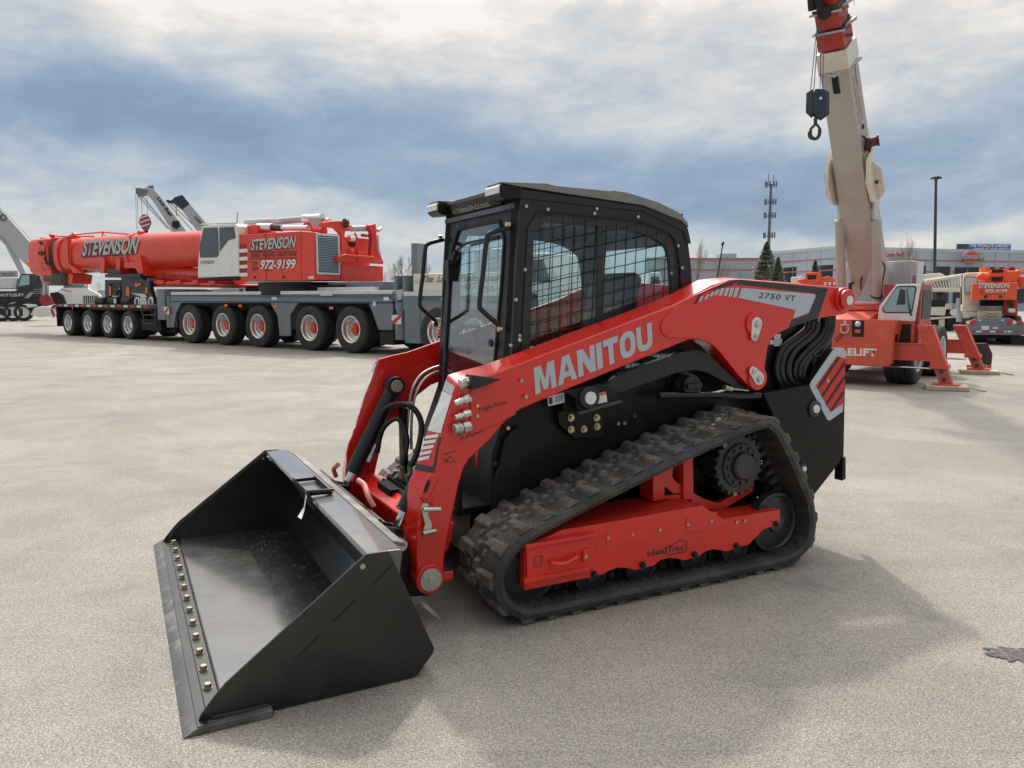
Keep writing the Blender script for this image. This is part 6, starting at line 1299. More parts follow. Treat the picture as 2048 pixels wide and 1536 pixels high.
# black guard plate with red stripes behind the far outrigger
GP = Frame(ground(1960, 743), 0)
gp2 = thing('steel_plate_stack', 'dark rounded plate with red and white striped foot behind the farther outrigger', 'plate', (GP.O[0], GP.O[1], 0), 0)
gpo = MB().prism(GP.L([(1948, 687), (1976, 686), (1981, 697), (1986, 708), (1984, 730), (1950, 728), (1945, 700)], 0), 0, .10).build('dark_plate', mat('dark_maroon_plate', (.035, .016, .016), .5, var=.3), gp2, bevel=.02)
MB().prism(GP.L([(1936, 730), (1984, 730), (1981, 750), (1942, 750)], .01), .01, .09).build('striped_foot', FRED, gp2, bevel=.01)
for k in range(3): MB().beam(GP.V(1962 + 6 * k, 731, -.004), GP.V(1956 + 6 * k, 748, -.004), .005, .02).build('white_stripe', STK, gp2)
text('plate_lettering', 'WAGNER', GP.V(1957, 723, -.003), GP.V(1967, 723, -.003), GP.V(1957, 720, -.003), STK, gp2) if 0 else None
MB().prism(GP.L([(1905, 752), (1940, 742), (1950, 744), (1950, 752)], .15), .15, .6).build('rubber_mat', DGREY, gp2)
# operator cab: white front, red side
xc = .10
cf = [KX(*zr(1130, 755), xc), KX(*zr(1545, 750), xc), KX(*zr(1440, 1390), xc), KX(*zr(810, 1365), xc), KX(*zr(840, 1130), xc)]
KC = MB().hull8(cf, [(p[0] + .07, p[1], p[2]) for p in cf]).build('cab_front', WHT, KR, bevel=.012)
wf = [KX(*zr(1170, 785), xc - .008), KX(*zr(1450, 785), xc - .008), KX(*zr(1478, 815), xc - .008), KX(*zr(1405, 1215), xc - .008), KX(*zr(1370, 1245), xc - .008), KX(*zr(935, 1245), xc - .008), KX(*zr(888, 1205), xc - .008), KX(*zr(895, 1160), xc - .008), KX(*zr(1120, 815), xc - .008)]
MB().hull8(wf, [(p[0] + .01, p[1], p[2]) for p in wf]).build('windshield_gasket', DARK, KC)
cw = Vector((0, sum(p[1] for p in wf) / 9, sum(p[2] for p in wf) / 9)); wi = [(xc - .012, cw.y + (p[1] - cw.y) * .93, cw.z + (p[2] - cw.z) * .92) for p in wf]
MB().hull8(wi, [(p[0] + .003, p[1], p[2]) for p in wi]).build('windshield', GLB, KC)
MB().hull8([KX(*zr(1200, 830), xc - .014), KX(*zr(1285, 860), xc - .014), KX(*zr(1290, 1100), xc - .014), KX(*zr(1130, 1110), xc - .014)], [KX(*zr(1200, 830), xc - .0125), KX(*zr(1285, 860), xc - .0125), KX(*zr(1290, 1100), xc - .0125), KX(*zr(1130, 1110), xc - .0125)]).build('seat_seen_through_glass', DGREY, KC)
MB().tube([KX(*zr(1310, 830), xc - .03), KX(*zr(1335, 1060), xc - .04), KX(*zr(1385, 1290), xc - .02)], [.005, .008, .016], 6).build('wiper', DARK, KC)
ys1 = K.PX(*zr(1545, 900), xc)[0]
sdp = [(xc + .07, K.PX(*zr(1450, 1390), xc)[1]), (xc + .07, K.PX(*zr(1545, 750), xc)[1]), (xc + .9, K.PX(*zr(1545, 750), xc)[1]), (xc + .9, .5), (xc + .07, .5)]
KS = MB().prism(sdp, ys1 + .01, ys1 + .6).build('cab_side', mat('dark_red_side', (.35, .03, .03), .45), KR, bevel=.01)
sw = [(xc + .2, 1.15), (xc + .22, sdp[1][1] - .10), (xc + .85, sdp[1][1] - .10), (xc + .85, 1.15)]; MB().prism(sw, ys1 + .0, ys1 + .02).build('side_window', DGREY, KS)
MB().hull8([KX(*zq(620, 10), .12), KX(*zq(860, 10), .12), KX(*zq(850, 300), .12), KX(*zq(620, 300), .12)], [KX(*zq(620, 10), .16), KX(*zq(860, 10), .16), KX(*zq(850, 300), .16), KX(*zq(620, 300), .16)]).build('cab_base', FRED, KR, bevel=.01)
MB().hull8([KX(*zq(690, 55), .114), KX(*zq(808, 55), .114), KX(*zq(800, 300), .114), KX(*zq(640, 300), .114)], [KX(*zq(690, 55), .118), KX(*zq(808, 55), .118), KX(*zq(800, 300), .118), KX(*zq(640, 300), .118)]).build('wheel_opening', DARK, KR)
# pedestal plates, slew platform
ped = MB()
yp1 = K.PX(1738, 560, .9)[0]; yp2 = K.PX(1700, 560, .9)[0]
def pedp(px_list, y): return K.L(px_list, y)
YP = [K.PX(*zr(640, 800), .8)[0], K.PX(*zr(310, 600), .8)[0]]
for i, (pl_, x_) in enumerate((([(700, 430), (735, 470), (735, 880), (740, 1050), (480, 1060), (460, 990), (530, 930), (590, 780), (640, 600)], .75), ([(370, 350), (415, 365), (425, 500), (400, 620), (380, 740), (330, 740), (300, 900), (170, 900), (170, 780), (240, 560), (290, 410)], 1.5))):
    f = [KX(*zr(*p), x_) for p in pl_]; ped.hull8(f, [(p[0] + .9, p[1], p[2]) for p in f])
ped.build('boom_pedestal', LGREY, KR, bevel=.015)
f = [KX(*zr(*p), .62) for p in ((300, 1060), (500, 1040), (830, 1060), (820, 1110), (330, 1095), (250, 1090))]; MB().hull8(f, [(p[0] + 2.6, p[1], p[2]) for p in f]).build('slew_platform', CREAM, KR, bevel=.01)
# boom: base and telescoped sections
YBM = 1.03
ax0 = Vector(K.V(1742, 575, YBM)); ax1 = Vector(K.V(1672, 92, YBM)); bd = (ax1 - ax0).normalized()
sidev = Vector((0, 1, 0)); upv = bd.cross(sidev).normalized()      # boom depth direction, away from the hook side
if upv.x > 0: upv = -upv
def bsec(name, t0, t1, hw0, hd0, hw1, hd1, m, parent, off=0.0, bevel=.01):
    a = ax0 + bd * t0 + upv * off; b = ax0 + bd * t1 + upv * off
    return MB().hull8([a - sidev * hw0 - upv * hd0, a + sidev * hw0 - upv * hd0, a + sidev * hw0 + upv * hd0, a - sidev * hw0 + upv * hd0], [b - sidev * hw1 - upv * hd1, b + sidev * hw1 - upv * hd1, b + sidev * hw1 + upv * hd1, b - sidev * hw1 + upv * hd1]).build(name, m, parent, bevel=bevel)
LB = (ax1 - ax0).length
KBM = bsec('main_boom', -.3, LB, .265, .27, .215, .26, TAN, KR)
bsec('boom_collar', LB - .30, LB, .235, .285, .235, .285, CREAM, KBM)
DRB = mat('boom_dark_red', (.42, .035, .018), .5, coat=.1, var=.25, vscale=3, dirt=(.2, .05, .03), damt=.5, dscale=6)
bsec('red_boom_section', LB + .02, LB + .30, .20, .245, .20, .245, DRB, KBM); bsec('section_collar', LB + .30, LB + .33, .215, .26, .215, .26, DARK, KBM)
bsec('red_boom_section', LB + .33, LB + .60, .18, .225, .18, .225, DRB, KBM); bsec('section_collar', LB + .60, LB + .66, .20, .25, .20, .25, DGREY, KBM)
bsec('boom_head', LB + .66, LB + 1.9, .15, .20, .14, .18, mat('dark_red_head', (.40, .03, .025), .45, var=.3, vscale=5), KBM)
def bp(t, s, u): return ax0 + bd * t + sidev * s + upv * u
MB().tube([bp(LB + .62, .0, .34), bp(LB + .62, -.0, .22)], .10, 10).tube([bp(LB + .70, .16, .30), bp(LB + 1.5, .12, .26)], .07, 8).tube([bp(LB + .70, .05, .34), bp(LB + 1.7, .03, .30)], .05, 8).build('head_hose_reel', DARK, KBM)
MB().cyl(bp(LB + .95, -.20, -.05), bp(LB + .95, -.24, -.05), .15, n=24).build('head_sheave', MIDG, KBM)
for k in range(7): MB().beam(bp(LB + .1 + .14 * k, -.22, -.1 + .03 * (k % 3)), bp(LB + .16 + .14 * k, -.28, .1), .03, .05).build('head_bracket', CRED if k % 2 else DGREY, KBM)
for t in (LB - .32, LB + .30, LB + .60): MB().beam(bp(t, -.28, -.2), bp(t, -.20, .1), .05, .05).beam(bp(t, .24, .26), bp(t, -.25, .28), .03, .03).build('collar_lug', LGREY, KBM, bevel=.005)
# rope guides, slot with star bracket, side writing
MB().box(0, 0, 0, 0, 0, 0).b.free()
sl_ = bp(LB * .74, .0, .272); 
mbx = MB(); a = bp(LB * .855, 0, .262); b2 = bp(LB * .915, 0, .262); mbx.hull8([a - sidev * .05, a + sidev * .05, b2 + sidev * .05, b2 - sidev * .05], [p + upv * .012 for p in (a - sidev * .05, a + sidev * .05, b2 + sidev * .05, b2 - sidev * .05)]); mbx.build('boom_slot', DARK, KBM)
MB().tube([bp(LB * .927, -.10, .28), bp(LB * .92, 0, .30), bp(LB * .927, .10, .28)], .014, 6).tube([bp(LB * .915, 0, .28), bp(LB * .945, 0, .28)], .014, 6).build('slot_bracket', MIDG, KBM)
text('boom_lettering', 'STEVENSON', bp(LB * .72, -.246, .15), bp(LB * .89, -.238, .15), bp(LB * .72, -.246, -.10), mat('faded_red_letter', (.55, .35, .36), .6), KBM, off=.01)
MB().cyl(bp(LB * .70, -.249, .03), bp(LB * .70, -.258, .03), .045, n=16).build('boom_port', DARK, KBM)
MB().tube([bp(LB * .61, -.26, .05), bp(LB * .66, -.30, .05)], .04, 8).cyl(bp(LB * .63, -.30, -.02), bp(LB * .63, -.40, -.08), .08, n=20).cyl(bp(LB * .63, -.40, -.08), bp(LB * .63, -.43, -.09), .10, n=20).build('hose_reel', mat('dark_red_reel', (.13, .015, .02), .4), KBM)
MB().tube([bp(LB * .585, -.26, .10), bp(LB * .62, -.34, .12), bp(LB * .67, -.27, .12), bp(LB * .68, -.27, .2)], .016, 6).build('boom_hose', DARK, KBM)
# lift cylinder trunnion plates and two cylinders
for sgn_, pl_, xo, yo in ((-1, [(720, 945), (760, 955), (800, 1010), (808, 1080), (795, 1110), (710, 1190), (690, 1130)], 0, 0), (1, [(545, 1000), (505, 1045), (503, 1105), (540, 1170), (575, 1195), (590, 1100)], 0, 0)):
    pass
tc_ = bp(LB * .50, 0, .05)
for s in (-1, 1):
    pl_ = [tc_ + bd * a_ + upv * b_ + sidev * s * .30 for a_, b_ in ((-.55, -.05), (-.30, .30), (.10, .42), (.40, .25), (.55, -.05), (.10, -.15))]
    MB().hull8([p for p in pl_], [p + sidev * s * .05 for p in pl_]).build('trunnion_plate', CREAM, KBM, bevel=.01)
    wg = [tc_ + bd * .48 + sidev * s * .22, tc_ + bd * .20 + sidev * s * .47, tc_ - bd * .25 + sidev * s * .49, tc_ - bd * .60 + sidev * s * .22]
    MB().hull8([p + upv * .08 for p in wg], [p + upv * .03 for p in wg]).build('trunnion_wing', CREAM, KBM, bevel=.01)
    MB().cyl(tc_ + sidev * s * .38 - bd * .05 + upv * .085, tc_ + sidev * s * .38 - bd * .05 + upv * .10, .03, n=12).build('trunnion_pin', DGREY, KBM)
xcy = .72
for (pb, pm, pt, nm) in (((1755, 603), (1752, 440), (1749, 375), 1), ((1682, 590), (1680, 440), (1678, 375), 2)):
    x_ = xcy if nm == 1 else xcy
    B0 = Vector(KX(*pb, x_)); 
    yv = B0.y; Mx = Vector(KX(*pm, x_ - .45)); Tp = Vector(KX(*pt, x_ - .62))
    cl = MB().cyl(B0, Mx, .083, n=28).cyl(Mx - (Mx - B0).normalized() * .06, Mx, .095, n=28).build('lift_cylinder', TAN, KR, bevel=.004)
    MB().cyl(Mx, Tp, .046, n=20).build('cylinder_rod', MIDG, cl)
    MB().cyl(B0 + Vector((0, 0, .12)), B0 + Vector((0, 0, -.02)), .092, n=28).build('cylinder_foot', LGREY, cl, bevel=.01)
MB().tube(smooth_path([KX(*zr(690, 950), .68), KX(*zr(760, 990), .60), KX(*zr(870, 985), .62), KX(*zr(890, 900), .66), KX(*zr(900, 700), .68), KX(*zr(935, 480), .70), KX(*zr(890, 370), .72)], 6), .013, 8).build('hydraulic_hose', DARK, KR)
MB().tube(smooth_path([KX(*zr(530, 850), .9), KX(*zr(530, 680), .9), KX(*zr(590, 520), .9), KX(*zr(550, 470), .9)], 6), .014, 8).tube([KX(*zr(410, 380), 1.0), KX(*zr(450, 620), 1.0), KX(*zr(600, 690), 1.0)], .012, 6).tube([KX(*zr(345, 940), .9), KX(*zr(345, 740), .9), KX(*zr(400, 730), .9)], .03, 6).build('hydraulic_hose', DARK, KR)
# counterweight box and white machinery panel
f = [KX(*zr(*p), 1.6) for p in ((930, 365), (1400, 350), (1385, 720), (1385, 760), (960, 765))]; cwb = MB().hull8(f, [(p[0] + .9, p[1], p[2]) for p in f]).build('counterweight_box', LGREY, KR, bevel=.015)
f = [KX(*zr(*p), 1.7) for p in ((1400, 350), (1500, 365), (1475, 745), (1385, 740))]; MB().hull8(f, [(p[0] + .5, p[1], p[2]) for p in f]).build('counterweight_end', MIDG, KR, bevel=.01)
for k in range(5): MB().beam(KX(*zr(1392, 615 + 27 * k), 1.69), KX(*zr(1472, 622 + 27 * k), 1.69), .004, .014).build('red_stripe', LENSR, KR)
f = [KX(*zr(*p), 1.5) for p in ((900, 775), (1110, 775), (1000, 1060), (840, 1060), (880, 900))]; wpn = MB().hull8(f, [(p[0] + .4, p[1], p[2]) for p in f]).build('rear_panel', CREAM, KR)
text('panel_lettering', 'STEVENSON', KX(*zr(800, 870), 1.49), KX(*zr(1180, 862), 1.49), KX(*zr(800, 805), 1.49), BLKT, wpn, off=.02) ; text('panel_lettering', '972-9199', KX(*zr(860, 945), 1.49), KX(*zr(1060, 940), 1.49), KX(*zr(860, 895), 1.49), BLKT, wpn, off=.02)
# hook block on its ropes
hx = xp - 1.0
HB = thing('hook_block', 'navy blue crane hook block hanging on wire ropes from the tan raised boom', 'hook block', (K.O[0], K.O[1], 0), K.psi)
def bk_(x, y): return zx(x, y)
xh = bp(LB + .66, 0, .30).x
def HX(x, y, dx=0): return (xh + dx, *K.PX(*zx(x, y), xh + dx))
for i, (poly, dx) in enumerate((([(400, 545), (450, 545), (472, 570), (470, 690), (420, 728), (388, 690), (388, 570)], -.04), ([(345, 570), (385, 545), (388, 690), (375, 725), (340, 690)], .02))):
    f = [HX(*p, dx) for p in poly]; MB().hull8(f, [(p[0] + .05, p[1], p[2]) for p in f]).build('cheek_plate', NAVY if i == 0 else DGREY, HB, bevel=.01)
f = [HX(*p, .07) for p in ((350, 570), (465, 550), (465, 690), (410, 730), (350, 690))]; MB().hull8(f, [(p[0] + .18, p[1], p[2]) for p in f]).build('block_body', DARK, HB, bevel=.01)
MB().cyl(HX(435, 603, -.045), HX(435, 603, -.055), .022, n=16).build('block_pin', STK, HB, bevel=.002)
MB().tube([HX(402, 725), HX(402, 765)], .028, 10).tube(smooth_path([HX(404, 760), HX(425, 785), HX(428, 815), HX(418, 842), HX(396, 852), HX(372, 840), HX(368, 815), HX(378, 800)], 6), [.020] * 8 + [.028] * 20 + [.034] * 10 + [.02] * 5, 10).tube([HX(404, 762), HX(374, 790), HX(370, 815)], [.020, .022, .026], 10).build('hook', DGREY, HB)
for (a, c) in (((413, 150), (372, 552)), ((421, 150), (392, 550)), ((436, 150), (430, 548)), ((455, 150), (446, 548))): MB().tube([HX(*a), HX(*c)], .0065, 5).build('hoist_rope', WIRE, HB)
MB().tube([bp(LB - .3, -.27, .1), bp(LB * .87, -.27, .12)], .006, 5).build('side_rope', WIRE, KBM); MB().tube([bp(LB + 1.8, -.27, -.2), bp(LB + .5, -.30, -.15)], .004, 5).build('side_rope', WIRE, KBM)

# ================================================================== truck crane with orange counterweight, right edge
W = Frame(ground(1990, 690), -27)
TC = thing('truck_crane', 'cream truck crane with orange red lettered counterweight and grey rear bumper at right edge', 'crane', (W.O[0], W.O[1], 0), W.psi)
def zw(x, y): return (1880 + x / 7.68, 500 + y / 7.68)
def WP(pts, y0, y1, nm, m, parent=None, bevel=.01): return MB().prism(W.L([zw(*p) for p in pts], y0), y0, y1).build(nm, m, parent or TC, bevel=bevel)
WP([(420, 1110), (560, 1050), (1060, 1040), (1180, 1100), (1330, 1110), (1330, 1310), (440, 1300), (415, 1200)], 0, .3, 'rear_bumper', GREYP)
WP([(560, 1060), (1050, 1050), (1000, 1150), (560, 1150)], .05, 6, 'carrier_deck', GREYP)
for i, (a, c, m) in enumerate(((440, 540, 'r'), (555, 640, 'w'), (645, 760, 'r'), (765, 850, 'w'), (855, 980, 'r'), (985, 1010, 'w'), (1035, 1095, 'w'), (1135, 1245, 'r'))):
    WP([(a, 1240), (c, 1240), (c, 1265), (a, 1265)], -.01, -.003, 'reflective_tape', bpy.data.materials['tape_red'] if m == 'r' else STK, bevel=0)
for x, m, r in ((503, LENSR, .10), (1067, LENSR, .10), (430, LENSW, .07), (1142, LENSW, .07), (1225, LENSR, .09)):
    v = W.V(*zw(x, 1112), 0); MB().cyl((v[0], -.03, v[2]), (v[0], 0, v[2]), r * .8, n=18).build('tail_light', m, TC, bevel=.004)
WP([(638, 1165), (752, 1165), (752, 1228), (638, 1228)], -.012, -.002, 'licence_plate', STK, bevel=0); WP([(810, 1185), (890, 1185), (890, 1212), (810, 1212)], -.012, -.002, 'bumper_sticker', STK, bevel=0)
for a in (590, 935): WP([(a, 1070), (a + 45, 1070), (a + 45, 1088), (a, 1088)], -.012, -.002, 'bumper_sticker', STK, bevel=0)
for x in (560, 1080):
    v = W.P(*zw(x, 1400), .9)
    for yy in (1.1, 2.4, 5.2):
        mb = MB(); mb.lathe([(.001, .06), (.24, .06), (.26, 0), (.42, 0), (.46, .04), (.46, .5), (.42, .54), (.001, .54)], (v[0] - .27, yy, .46), (1, 0, 0), 28); mb.build('wheel', TYRE, TC)
WP([(450, 1300), (550, 1310), (550, 1410), (450, 1400)], .25, .3, 'mud_flap', DARK); WP([(1080, 1310), (1330, 1320), (1330, 1470), (1080, 1450)], .1, .2, 'mud_flap', DARK)
WP([(570, 1310), (1080, 1310), (1070, 1360), (580, 1350)], .4, 5, 'axle_beam', DARK)
cbw = WP([(355, 440), (370, 360), (400, 350), (740, 340), (740, 860), (350, 850)], 1.4, 3.0, 'operator_cab', CREAM, bevel=.04)
WP([(375, 440), (400, 412), (560, 410), (560, 670), (375, 668)], 1.36, 1.42, 'cab_window', mat('window_gasket_green', (.09, .16, .16), .4), cbw); WP([(388, 450), (410, 425), (560, 425), (560, 655), (388, 655)], 1.33, 1.365, 'cab_window', mat('pale_cyan_glass', (.45, .66, .68), .15, coat=.4), cbw)
WP([(340, 850), (700, 850), (700, 950), (340, 940)], 1.2, 3, 'cab_base', CREAM); WP([(350, 960), (720, 960), (720, 1050), (350, 1045)], .9, 3, 'deck_gear', CREAM)
cwt = WP([(498, 518), (1190, 495), (1178, 770), (482, 765)], .5, 1.2, 'counterweight', ORNG, bevel=.02)
def wt(s, bl, br, tl, m, **k): return text('counterweight_lettering', s, W.V(*zw(*bl), .485), W.V(*zw(*br), .485), W.V(*zw(*tl), .485), m, cwt, **k)
wt('STEVENSON', (575, 590), (1060, 588), (580, 520), BLKT, shear=.25, off=.04); text('counterweight_lettering', 'STEVENSON', W.V(*zw(583, 584), .478), W.V(*zw(1068, 582), .478), W.V(*zw(588, 515), .478), WT, cwt, shear=.25, off=.03)
wt('219', (610, 632), (665, 632), (610, 608), BLKT); wt('630', (610, 662), (665, 662), (610, 638), BLKT)
wt('972-9199', (690, 662), (1022, 660), (695, 605), BLKT, shear=.2, off=.04); text('counterweight_lettering', '972-9199', W.V(*zw(697, 657), .478), W.V(*zw(1030, 655), .478), W.V(*zw(702, 601), .478), WT, cwt, shear=.2, off=.03)
wt('The Lifting Professionals', (628, 700), (1000, 695), (630, 672), mat('dark_red_script', (.25, .03, .02), .5), shear=.5)
for x in (698, 925): v = W.V(*zw(x, 718), .5); MB().cyl(v, (v[0], v[1] - .03, v[2]), .055, n=14).build('counterweight_pin', DGREY, cwt)
WP([(760, 500), (740, 400), (770, 310), (1000, 290), (1040, 320), (1260, 310), (1250, 370), (1180, 480), (1100, 510)], .9, 2.2, 'boom_rear', ORNG, bevel=.05)
WP([(1200, 420), (1330, 380), (1330, 580), (1230, 600), (1195, 520)], 1.1, 2.2, 'boom_rear', ORNG, bevel=.05)
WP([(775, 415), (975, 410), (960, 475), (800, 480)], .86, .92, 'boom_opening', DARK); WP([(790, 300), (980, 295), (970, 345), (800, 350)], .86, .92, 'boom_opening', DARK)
MB().tube([W.V(*zw(570, 430), 1.0), W.V(*zw(640, 400), 1.0), W.V(*zw(740, 420), 1.0)], [.08, .14, .13], 12).build('hoist_motor', ORNG, TC); MB().tube([W.V(*zw(1000, 470), 1.0), W.V(*zw(1220, 330), 1.0)], .10, 12).build('hoist_motor', ORNG, TC)
WP([(612, 270), (695, 270), (695, 335), (612, 335)], 1.6, 1.9, 'amber_beacon', AMBER, bevel=.02)
for k in range(7): v = W.V(*zw(730 + 75 * k, 295 - 6 * (k % 2)), 1.2); MB().box(v[0] - .07, v[0] + .07, 1.2, 1.4, v[2] - .08, v[2] + .06).build('boom_fitting', DGREY if k % 2 else ORNG, TC, bevel=.01)
WP([(980, 770), (1190, 770), (1195, 1020), (1000, 1010)], .6, 1.6, 'winch_frame', mat('deep_red_frame', (.45, .035, .02), .5, var=.2), bevel=.03); WP([(1030, 780), (1120, 780), (1140, 870), (1030, 870)], .5, .62, 'winch_gear', DARK, bevel=.03); WP([(1040, 900), (1160, 900), (1160, 965), (1050, 970)], .5, .62, 'white_tank', STK, bevel=.04)
WP([(620, 770), (980, 770), (980, 860), (620, 860)], 1.0, 2.2, 'turntable', DARK)
WP([(600, 865), (945, 860), (950, 935), (600, 940)], .3, .9, 'deck_mats', mat('grey_mats', (.16, .16, .15), .8, var=.3)); WP([(600, 940), (945, 935), (945, 1045), (600, 1045)], .3, .9, 'deck_timbers', WOOD)
for k in range(2): MB().tube(smooth_path([W.V(*zw(700, 945 + 40 * k), .28), W.V(*zw(790, 970 + 40 * k), .26), W.V(*zw(870, 945 + 40 * k), .28)], 5), .02, 6).build('deck_rope', ROPE, TC)
MB().tube([W.V(*zw(280, 740), 1), W.V(*zw(285, 950), 1)], .06, 8).tube([W.V(*zw(290, 940), 1), W.V(*zw(300, 1100), 1)], .10, 10).build('outrigger_jack', LGREY, TC)
MB().tube([W.V(*zw(340, 370), 1.2), W.V(*zw(330, 840), 1.2)], .02, 5).tube([W.V(*zw(315, 560), 1.2), W.V(*zw(320, 840), 1.2)], .012, 5).build('hanging_cable', WIRE, TC)

# ================================================================== cream crane with lattice jib, between
E_ = Frame(ground(1880, 662), -26)
CJ = thing('lattice_boom_crane', 'cream crane with folded lattice jib and round mirror parked behind the white cab', 'crane', (E_.O[0], E_.O[1], 0), E_.psi)
def zy(x, y): return (1740 + x / 6.4, 480 + y / 6.4)
def EP(pts, y0, y1, nm, m, bevel=.01): return MB().prism(E_.L([zy(*p) for p in pts], y0), y0, y1).build(nm, m, CJ, bevel=bevel)
EP([(590, 470), (700, 440), (900, 420), (960, 450), (960, 480), (700, 520), (640, 560), (600, 560)], .6, 1.4, 'boom', CREAM, bevel=.04)
EP([(770, 760), (970, 755), (975, 860), (770, 860)], .2, 1.6, 'black_locker', DARK); EP([(760, 860), (980, 855), (960, 970), (760, 960)], .1, 1.8, 'carrier_body', CREAM, bevel=.03); EP([(650, 1000), (1100, 975), (1100, 995), (650, 1030)], -.1, 1.8, 'deck', CREAM)
EP([(880, 1020), (960, 1010), (950, 1150), (890, 1180)], 0, .5, 'side_panel', CREAM); EP([(965, 820), (1045, 815), (1045, 885), (965, 885)], -.15, -.1, 'notice_board', STK)
text('notice_lettering', '7363', E_.V(*zy(975, 850), -.16), E_.V(*zy(1035, 848), -.16), E_.V(*zy(975, 825), -.16), LENSR, CJ); text('notice_lettering', '7-93', E_.V(*zy(975, 880), -.16), E_.V(*zy(1035, 878), -.16), E_.V(*zy(975, 858), -.16), LENSR, CJ)
lj = MB()
A_ = [(690, 530), (1190, 455)]; B_ = [(760, 640), (1190, 640)]
for a, c in ((A_[0], A_[1]), (B_[0], B_[1])): lj.tube([E_.V(*zy(*a), .2), E_.V(*zy(*c), .2)], .10, 6)
for k in range(13):
    f = k / 13; a = (690 + 500 * f, 530 - 75 * f); c = (760 + 430 * f, 640); lj.tube([E_.V(*zy(*a), .2), E_.V(*zy(*c), .2)], .035, 5); lj.tube([E_.V(*zy(*a), .9), E_.V(*zy(*c), .9)], .035, 5)
    if k > 8: lj.tube([E_.V(*zy(*c), .2), E_.V(*zy(690 + 500 * (f + .05), 530 - 75 * (f + .05)), .2)], .035, 5)
for a, c in ((A_[0], A_[1]), (B_[0], B_[1])): lj.tube([E_.V(*zy(*a), .9), E_.V(*zy(*c), .9)], .08, 6)
lj.build('lattice_jib', CREAM, CJ)
MB().tube([E_.V(*zy(800, 655), .3), E_.V(*zy(980, 655), .3)], .07, 8).tube([E_.V(*zy(850, 675), .3), E_.V(*zy(930, 680), .3)], .10, 8).tube([E_.V(*zy(890, 690), .3), E_.V(*zy(890, 745), .3)], .015, 5).build('hook_sheave', DARK, CJ)
MB().cyl(E_.V(*zy(1075, 925), -.2), E_.V(*zy(1075, 925), -.1), .16, n=20).build('mirror', STK, CJ, bevel=.02)
for x in (905, 1010): v = E_.P(*zy(x, 1150), 0); MB().lathe([(.001, .05), (.25, .05), (.27, 0), (.5, 0), (.53, .04), (.53, .3), (.001, .3)], (v[0], .2, .53), (0, 1, 0), 28).build('wheel', TYRE, CJ)
EP([(1110, 990), (1150, 990), (1160, 1120), (1110, 1120)], .2, .6, 'outrigger_jack', DGREY)
# orange crane head peeking over the loader
H_ = Frame(ground(1630, 640), -20)
OC2 = thing('orange_crane', 'orange red crane head with white cab rising behind the loader arm below the spruces', 'crane', (H_.O[0], H_.O[1], 0), H_.psi)
def zh(x, y): return (1480 + x * .2051, 470 + y * .2051)
def HPp(pts, y0, y1, nm, m, bevel=.02): return MB().prism(H_.L([zh(*p) for p in pts], y0), y0, y1).build(nm, m, OC2, bevel=bevel)
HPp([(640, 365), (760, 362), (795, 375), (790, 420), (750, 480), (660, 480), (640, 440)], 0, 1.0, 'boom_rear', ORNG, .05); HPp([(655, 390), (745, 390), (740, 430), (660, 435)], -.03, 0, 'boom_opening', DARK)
HPp([(740, 430), (860, 400), (915, 420), (950, 480), (960, 560), (740, 560)], .2, 1.4, 'winch_housing', ORNG, .05); HPp([(550, 440), (640, 420), (650, 470), (600, 480)], .1, .5, 'hoist_arm', ORNG, .05)
HPp([(495, 410), (620, 405), (610, 470), (495, 480)], 1.0, 2.0, 'white_cab', WHT, .05); HPp([(560, 470), (960, 470), (960, 700), (560, 700)], .5, 2.5, 'body', ORNG, .05)
for k in range(6): v = H_.V(*zh(830 + 22 * k, 475 + 4 * (k % 2)), .1); MB().box(v[0] - .08, v[0] + .08, .0, .2, v[2] - .1, v[2] + .1).build('hoist_fitting', FRED if k % 2 else STK, OC2, bevel=.02)
MB().box(-4, 4, .6, 2.8, 0, 1.2).build('carrier', DARK, OC2)

# ================================================================== building with oval sign
Dp = 92.0
BF = Frame((0, Dp), -1.5)
BLUEW = mat('blue_grey_precast', (.44, .52, .62), .8, var=.05, vscale=.2, dirt=(.28, .36, .45), damt=.3, dscale=.6)
BLUEL = mat('pale_parapet', (.55, .60, .60), .8, var=.05, vscale=.3)
REDL = mat('red_wall_line', (.50, .17, .16), .7)
WIND = mat('building_glass', (.018, .022, .03), .08, coat=.5)
BD = thing('industrial_building', 'low blue grey precast building with red lines and an oval sign on its wall', 'building', (BF.O[0], BF.O[1], 0), BF.psi)
def zf2(x, y): return (1340 + x / 2.893, 450 + y / 2.893)
xL, zTl = BF.P(*zf2(575, 155), 0)
def seg(xa, xb, ya, yb, z, nm, m=BLUEW):  # wall slab between plan points
    d = Vector((xb - xa, yb - ya, 0)).normalized(); n = Vector((-d.y, d.x, 0)) * .4
    return MB().hull8([(xa, ya, 0), (xb, yb, 0), (xb + n.x, yb + n.y, 0), (xa + n.x, ya + n.y, 0)], [(xa, ya, z), (xb, yb, z), (xb + n.x, yb + n.y, z), (xa + n.x, ya + n.y, z)]).build(nm, m, BD)
